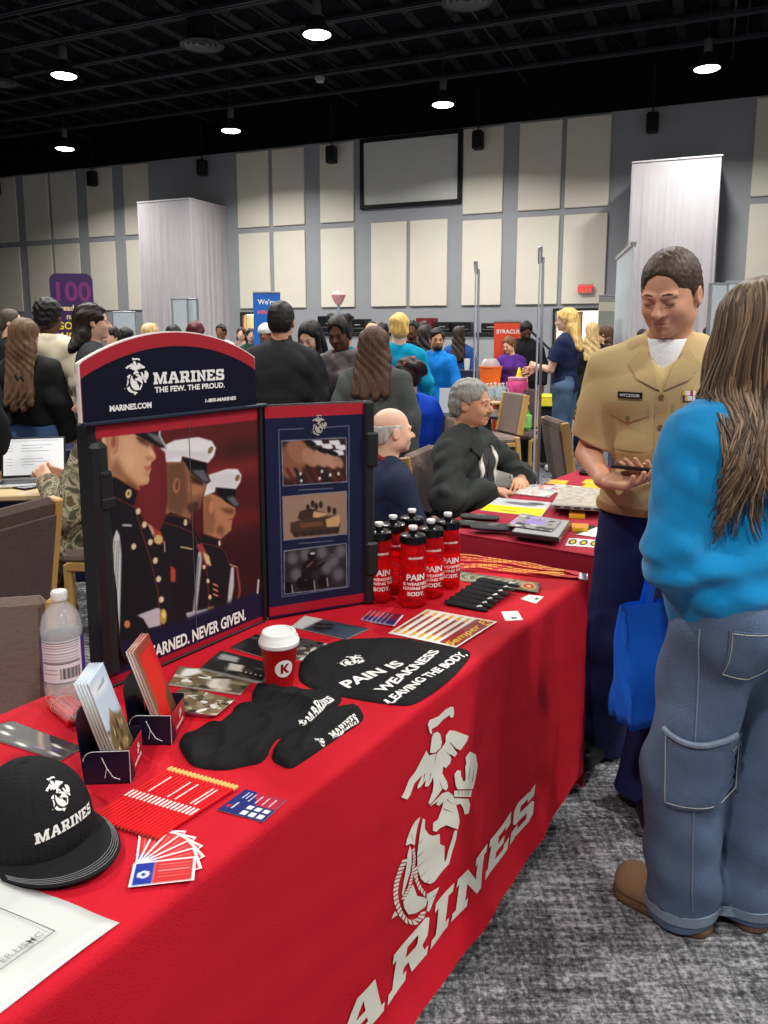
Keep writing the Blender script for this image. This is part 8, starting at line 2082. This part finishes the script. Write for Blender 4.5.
# left side
person_at(26, 5.25, 8, 1.63, 'woman with long light brown hair in a black hoodie and jeans, from behind', skin='light', hair=('long', (108, 80, 58), {'len': .36, 'w': 1.15, 'am': .0025, 'fr': 90}), top=dict(c=(24, 27, 27), t=.034, hood=False, name='black_hoodie', fold=.007, hem=1.0), pants=dict(c=(74, 104, 148), t=.016, name='jeans'), shoes=(200, 200, 200), fem=True, w=1.12, vox=.010)
person_at(50, 6.1, 14, 1.78, 'young man with curly black hair in a cream hoodie, from behind', skin='dark', hair=('afro', (26, 22, 22), {'am': .004, 'fr': 120, 'g': -.008}), top=dict(c=(214, 202, 178), t=.034, hood=True, name='cream_hoodie', fold=.006), pants=dict(c=(110, 108, 92)), w=1.05, vox=.011)
person_at(93, 5.45, 70, 1.73, 'young man with chin-length dark hair in a dark grey shirt, in profile', skin='light', hair=('long', (40, 30, 26), {'len': .02, 'w': 1.05, 'am': .006, 'fr': 50}), top=dict(c=(58, 60, 64), t=.026, name='dark_grey_shirt'), pants=dict(c=(30, 30, 34)), vox=.009, face=True)
person_at(11, 7.3, 75, 1.75, 'man with receding hair and glasses in a black shirt at the left edge', skin='light', hair=('short', (70, 60, 54), {'g': .004, 'am': .001}), top=dict(c=(22, 22, 24), t=.024, name='black_shirt'), pants=dict(c=(30, 30, 34)), w=1.15, face=True, vox=.011,
    extra=lambda x, P: (lambda b: [b.tube([P(sx * .078, -.01, .008), P(sx * .06, .085, .006)], .002, 5) or b.tube([P(sx * .052, .088, .006), P(sx * .014, .102, .006)], .004, 5) for sx in (-1, 1)] + [b.build('glasses', M_BLACK, x['root'])])(MB()))
person_at(-46, 4.3, 20, 1.66, 'person in black cut by the left edge of the photo', skin='tan', hair=('short', (30, 26, 24)), top=dict(c=(24, 24, 27), t=.03, name='black_jacket', fold=.006), pants=dict(c=(40, 40, 60)), w=1.1)
for u, y, az, H, hc, st, tc, lb in (
    (111, 8.0, 200, 1.60, (26, 22, 22), 'short', (60, 58, 60), 'dark-haired person just left of the arched sign, half hidden'),
    (126, 8.6, 20, 1.59, (22, 20, 22), 'short', (40, 40, 44), 'person with dark hair behind the arched sign, second from the left'),
    (151, 8.0, 10, 1.63, (206, 176, 124), 'long', (90, 80, 70), 'blonde person behind the top of the arched sign'),
    (174, 9.0, 20, 1.62, (24, 20, 20), 'short', (60, 40, 40), 'dark-haired person behind the middle of the arched sign'),
    (196, 8.0, 10, 1.63, (84, 30, 40), 'afro', (60, 50, 60), 'person with dark red curly hair behind the arched sign'),
    (221, 12.5, 190, 1.66, (30, 24, 22), 'short', (214, 206, 200), 'small distant person in a pale top right of the wrapped column'),
    (241, 13.5, 180, 1.62, (50, 36, 28), 'long', (150, 130, 120), 'distant woman with brown hair by the left doorway'),
    (251, 12.5, 170, 1.60, (30, 24, 22), 'long', (40, 70, 60), 'distant dark-haired woman right beside the left doorway'),
    (266, 8.8, 195, 1.62, (36, 28, 26), 'long', (120, 110, 110), 'woman in a white knitted hat left of the man in fleece'),
    (346, 9.5, 20, 1.60, (40, 120, 140), 'short', (30, 110, 130), 'person in teal behind the woman in the grey-brown hoodie'),
    (372, 9.2, -10, 1.64, (196, 150, 120), 'long', (170, 40, 50), 'blonde woman in red behind the turquoise sweater'),
    (383, 10.0, 10, 1.66, (22, 20, 20), 'long', (40, 34, 36), 'dark-haired person left of the turquoise sweater'),
    (412, 9.8, 190, 1.68, (20, 18, 18), 'short', (26, 26, 30), 'dark person right of the turquoise sweater'),
    (424, 12.0, 180, 1.70, (24, 18, 18), 'short', (60, 30, 34), 'distant person in front of the dark red case'),
    (372, 13.5, 180, 1.72, (40, 30, 26), 'short', (80, 70, 70), 'distant person below the lower wall panels')):
    sk = {126: 'brown', 174: 'dark', 196: 'brown', 221: 'brown', 266: 'brown', 412: 'dark', 424: 'brown'}.get(u, 'light')
    ex = None
    if u == 266: ex = lambda x, P: (lambda C: [C.ell(P(0, -.02, .06), V3(.092, .108, .088), x['Rh']), C.cut(P(0, 0, .035), -(x['Rh'] @ V3(0, .25, 1))), C.build('knitted_hat', fabric('white_knit', (226, 222, 220)), x['root'])])(Sdf(.009, .01))
    person_at(u, y, az, H, lb, skin=sk, hair=(st, hc, {'len': .18, 'g': -.01 if st == 'afro' else .01}), top=dict(c=tc, t=.024, name='top'), pants=dict(c=(44, 46, 56)), fem=(st == 'long'), group=None, extra=ex)
# person in camouflage at the laptop
def camo_mat():
    m = bpy.data.materials.new('camouflage_cloth'); m.use_nodes = True; nt = m.node_tree; b = nt.nodes['Principled BSDF']; b.inputs['Roughness'].default_value = .85
    tc = nt.nodes.new('ShaderNodeTexCoord'); n = nt.nodes.new('ShaderNodeTexNoise'); n.inputs['Scale'].default_value = 16; n.inputs['Detail'].default_value = 3; n.inputs['Distortion'].default_value = .6; nt.links.new(tc.outputs['Object'], n.inputs['Vector'])
    cr = nt.nodes.new('ShaderNodeValToRGB'); cr.color_ramp.interpolation = 'CONSTANT'; nt.links.new(n.outputs['Fac'], cr.inputs[0]); e = cr.color_ramp.elements
    e[0].position = 0; e[0].color = (*lin((82, 76, 58)), 1); e[1].position = .44; e[1].color = (*lin((126, 124, 96)), 1)
    for p_, c_ in ((.5, (176, 166, 138)), (.56, (104, 84, 62)), (.63, (150, 144, 116))): x = e.new(p_); x.color = (*lin(c_), 1)
    nt.links.new(cr.outputs[0], b.inputs['Base Color']); return m
MC = camo_mat()
person((-1.36, 3.90, 0), -R(-85), 1.74, label='seated person in camouflage uniform reaching to the laptop, mostly behind the display', skin='light', hair=('short', (60, 44, 34)), top=dict(m=MC, t=.03, name='camouflage_shirt'), pants=dict(m=MC, t=.026, name='camouflage_trousers'), shoes=(90, 76, 60), seated=True, lean=R(10), vox=.009,
    pose={'L': ((-.24, .16, .72), (-.08, .36, .82)), 'R': ((.24, .16, .72), (.06, .38, .82))})
chair((-1.33, 3.90, 0), -85, 'taupe chair under the person in camouflage', M_UPH)
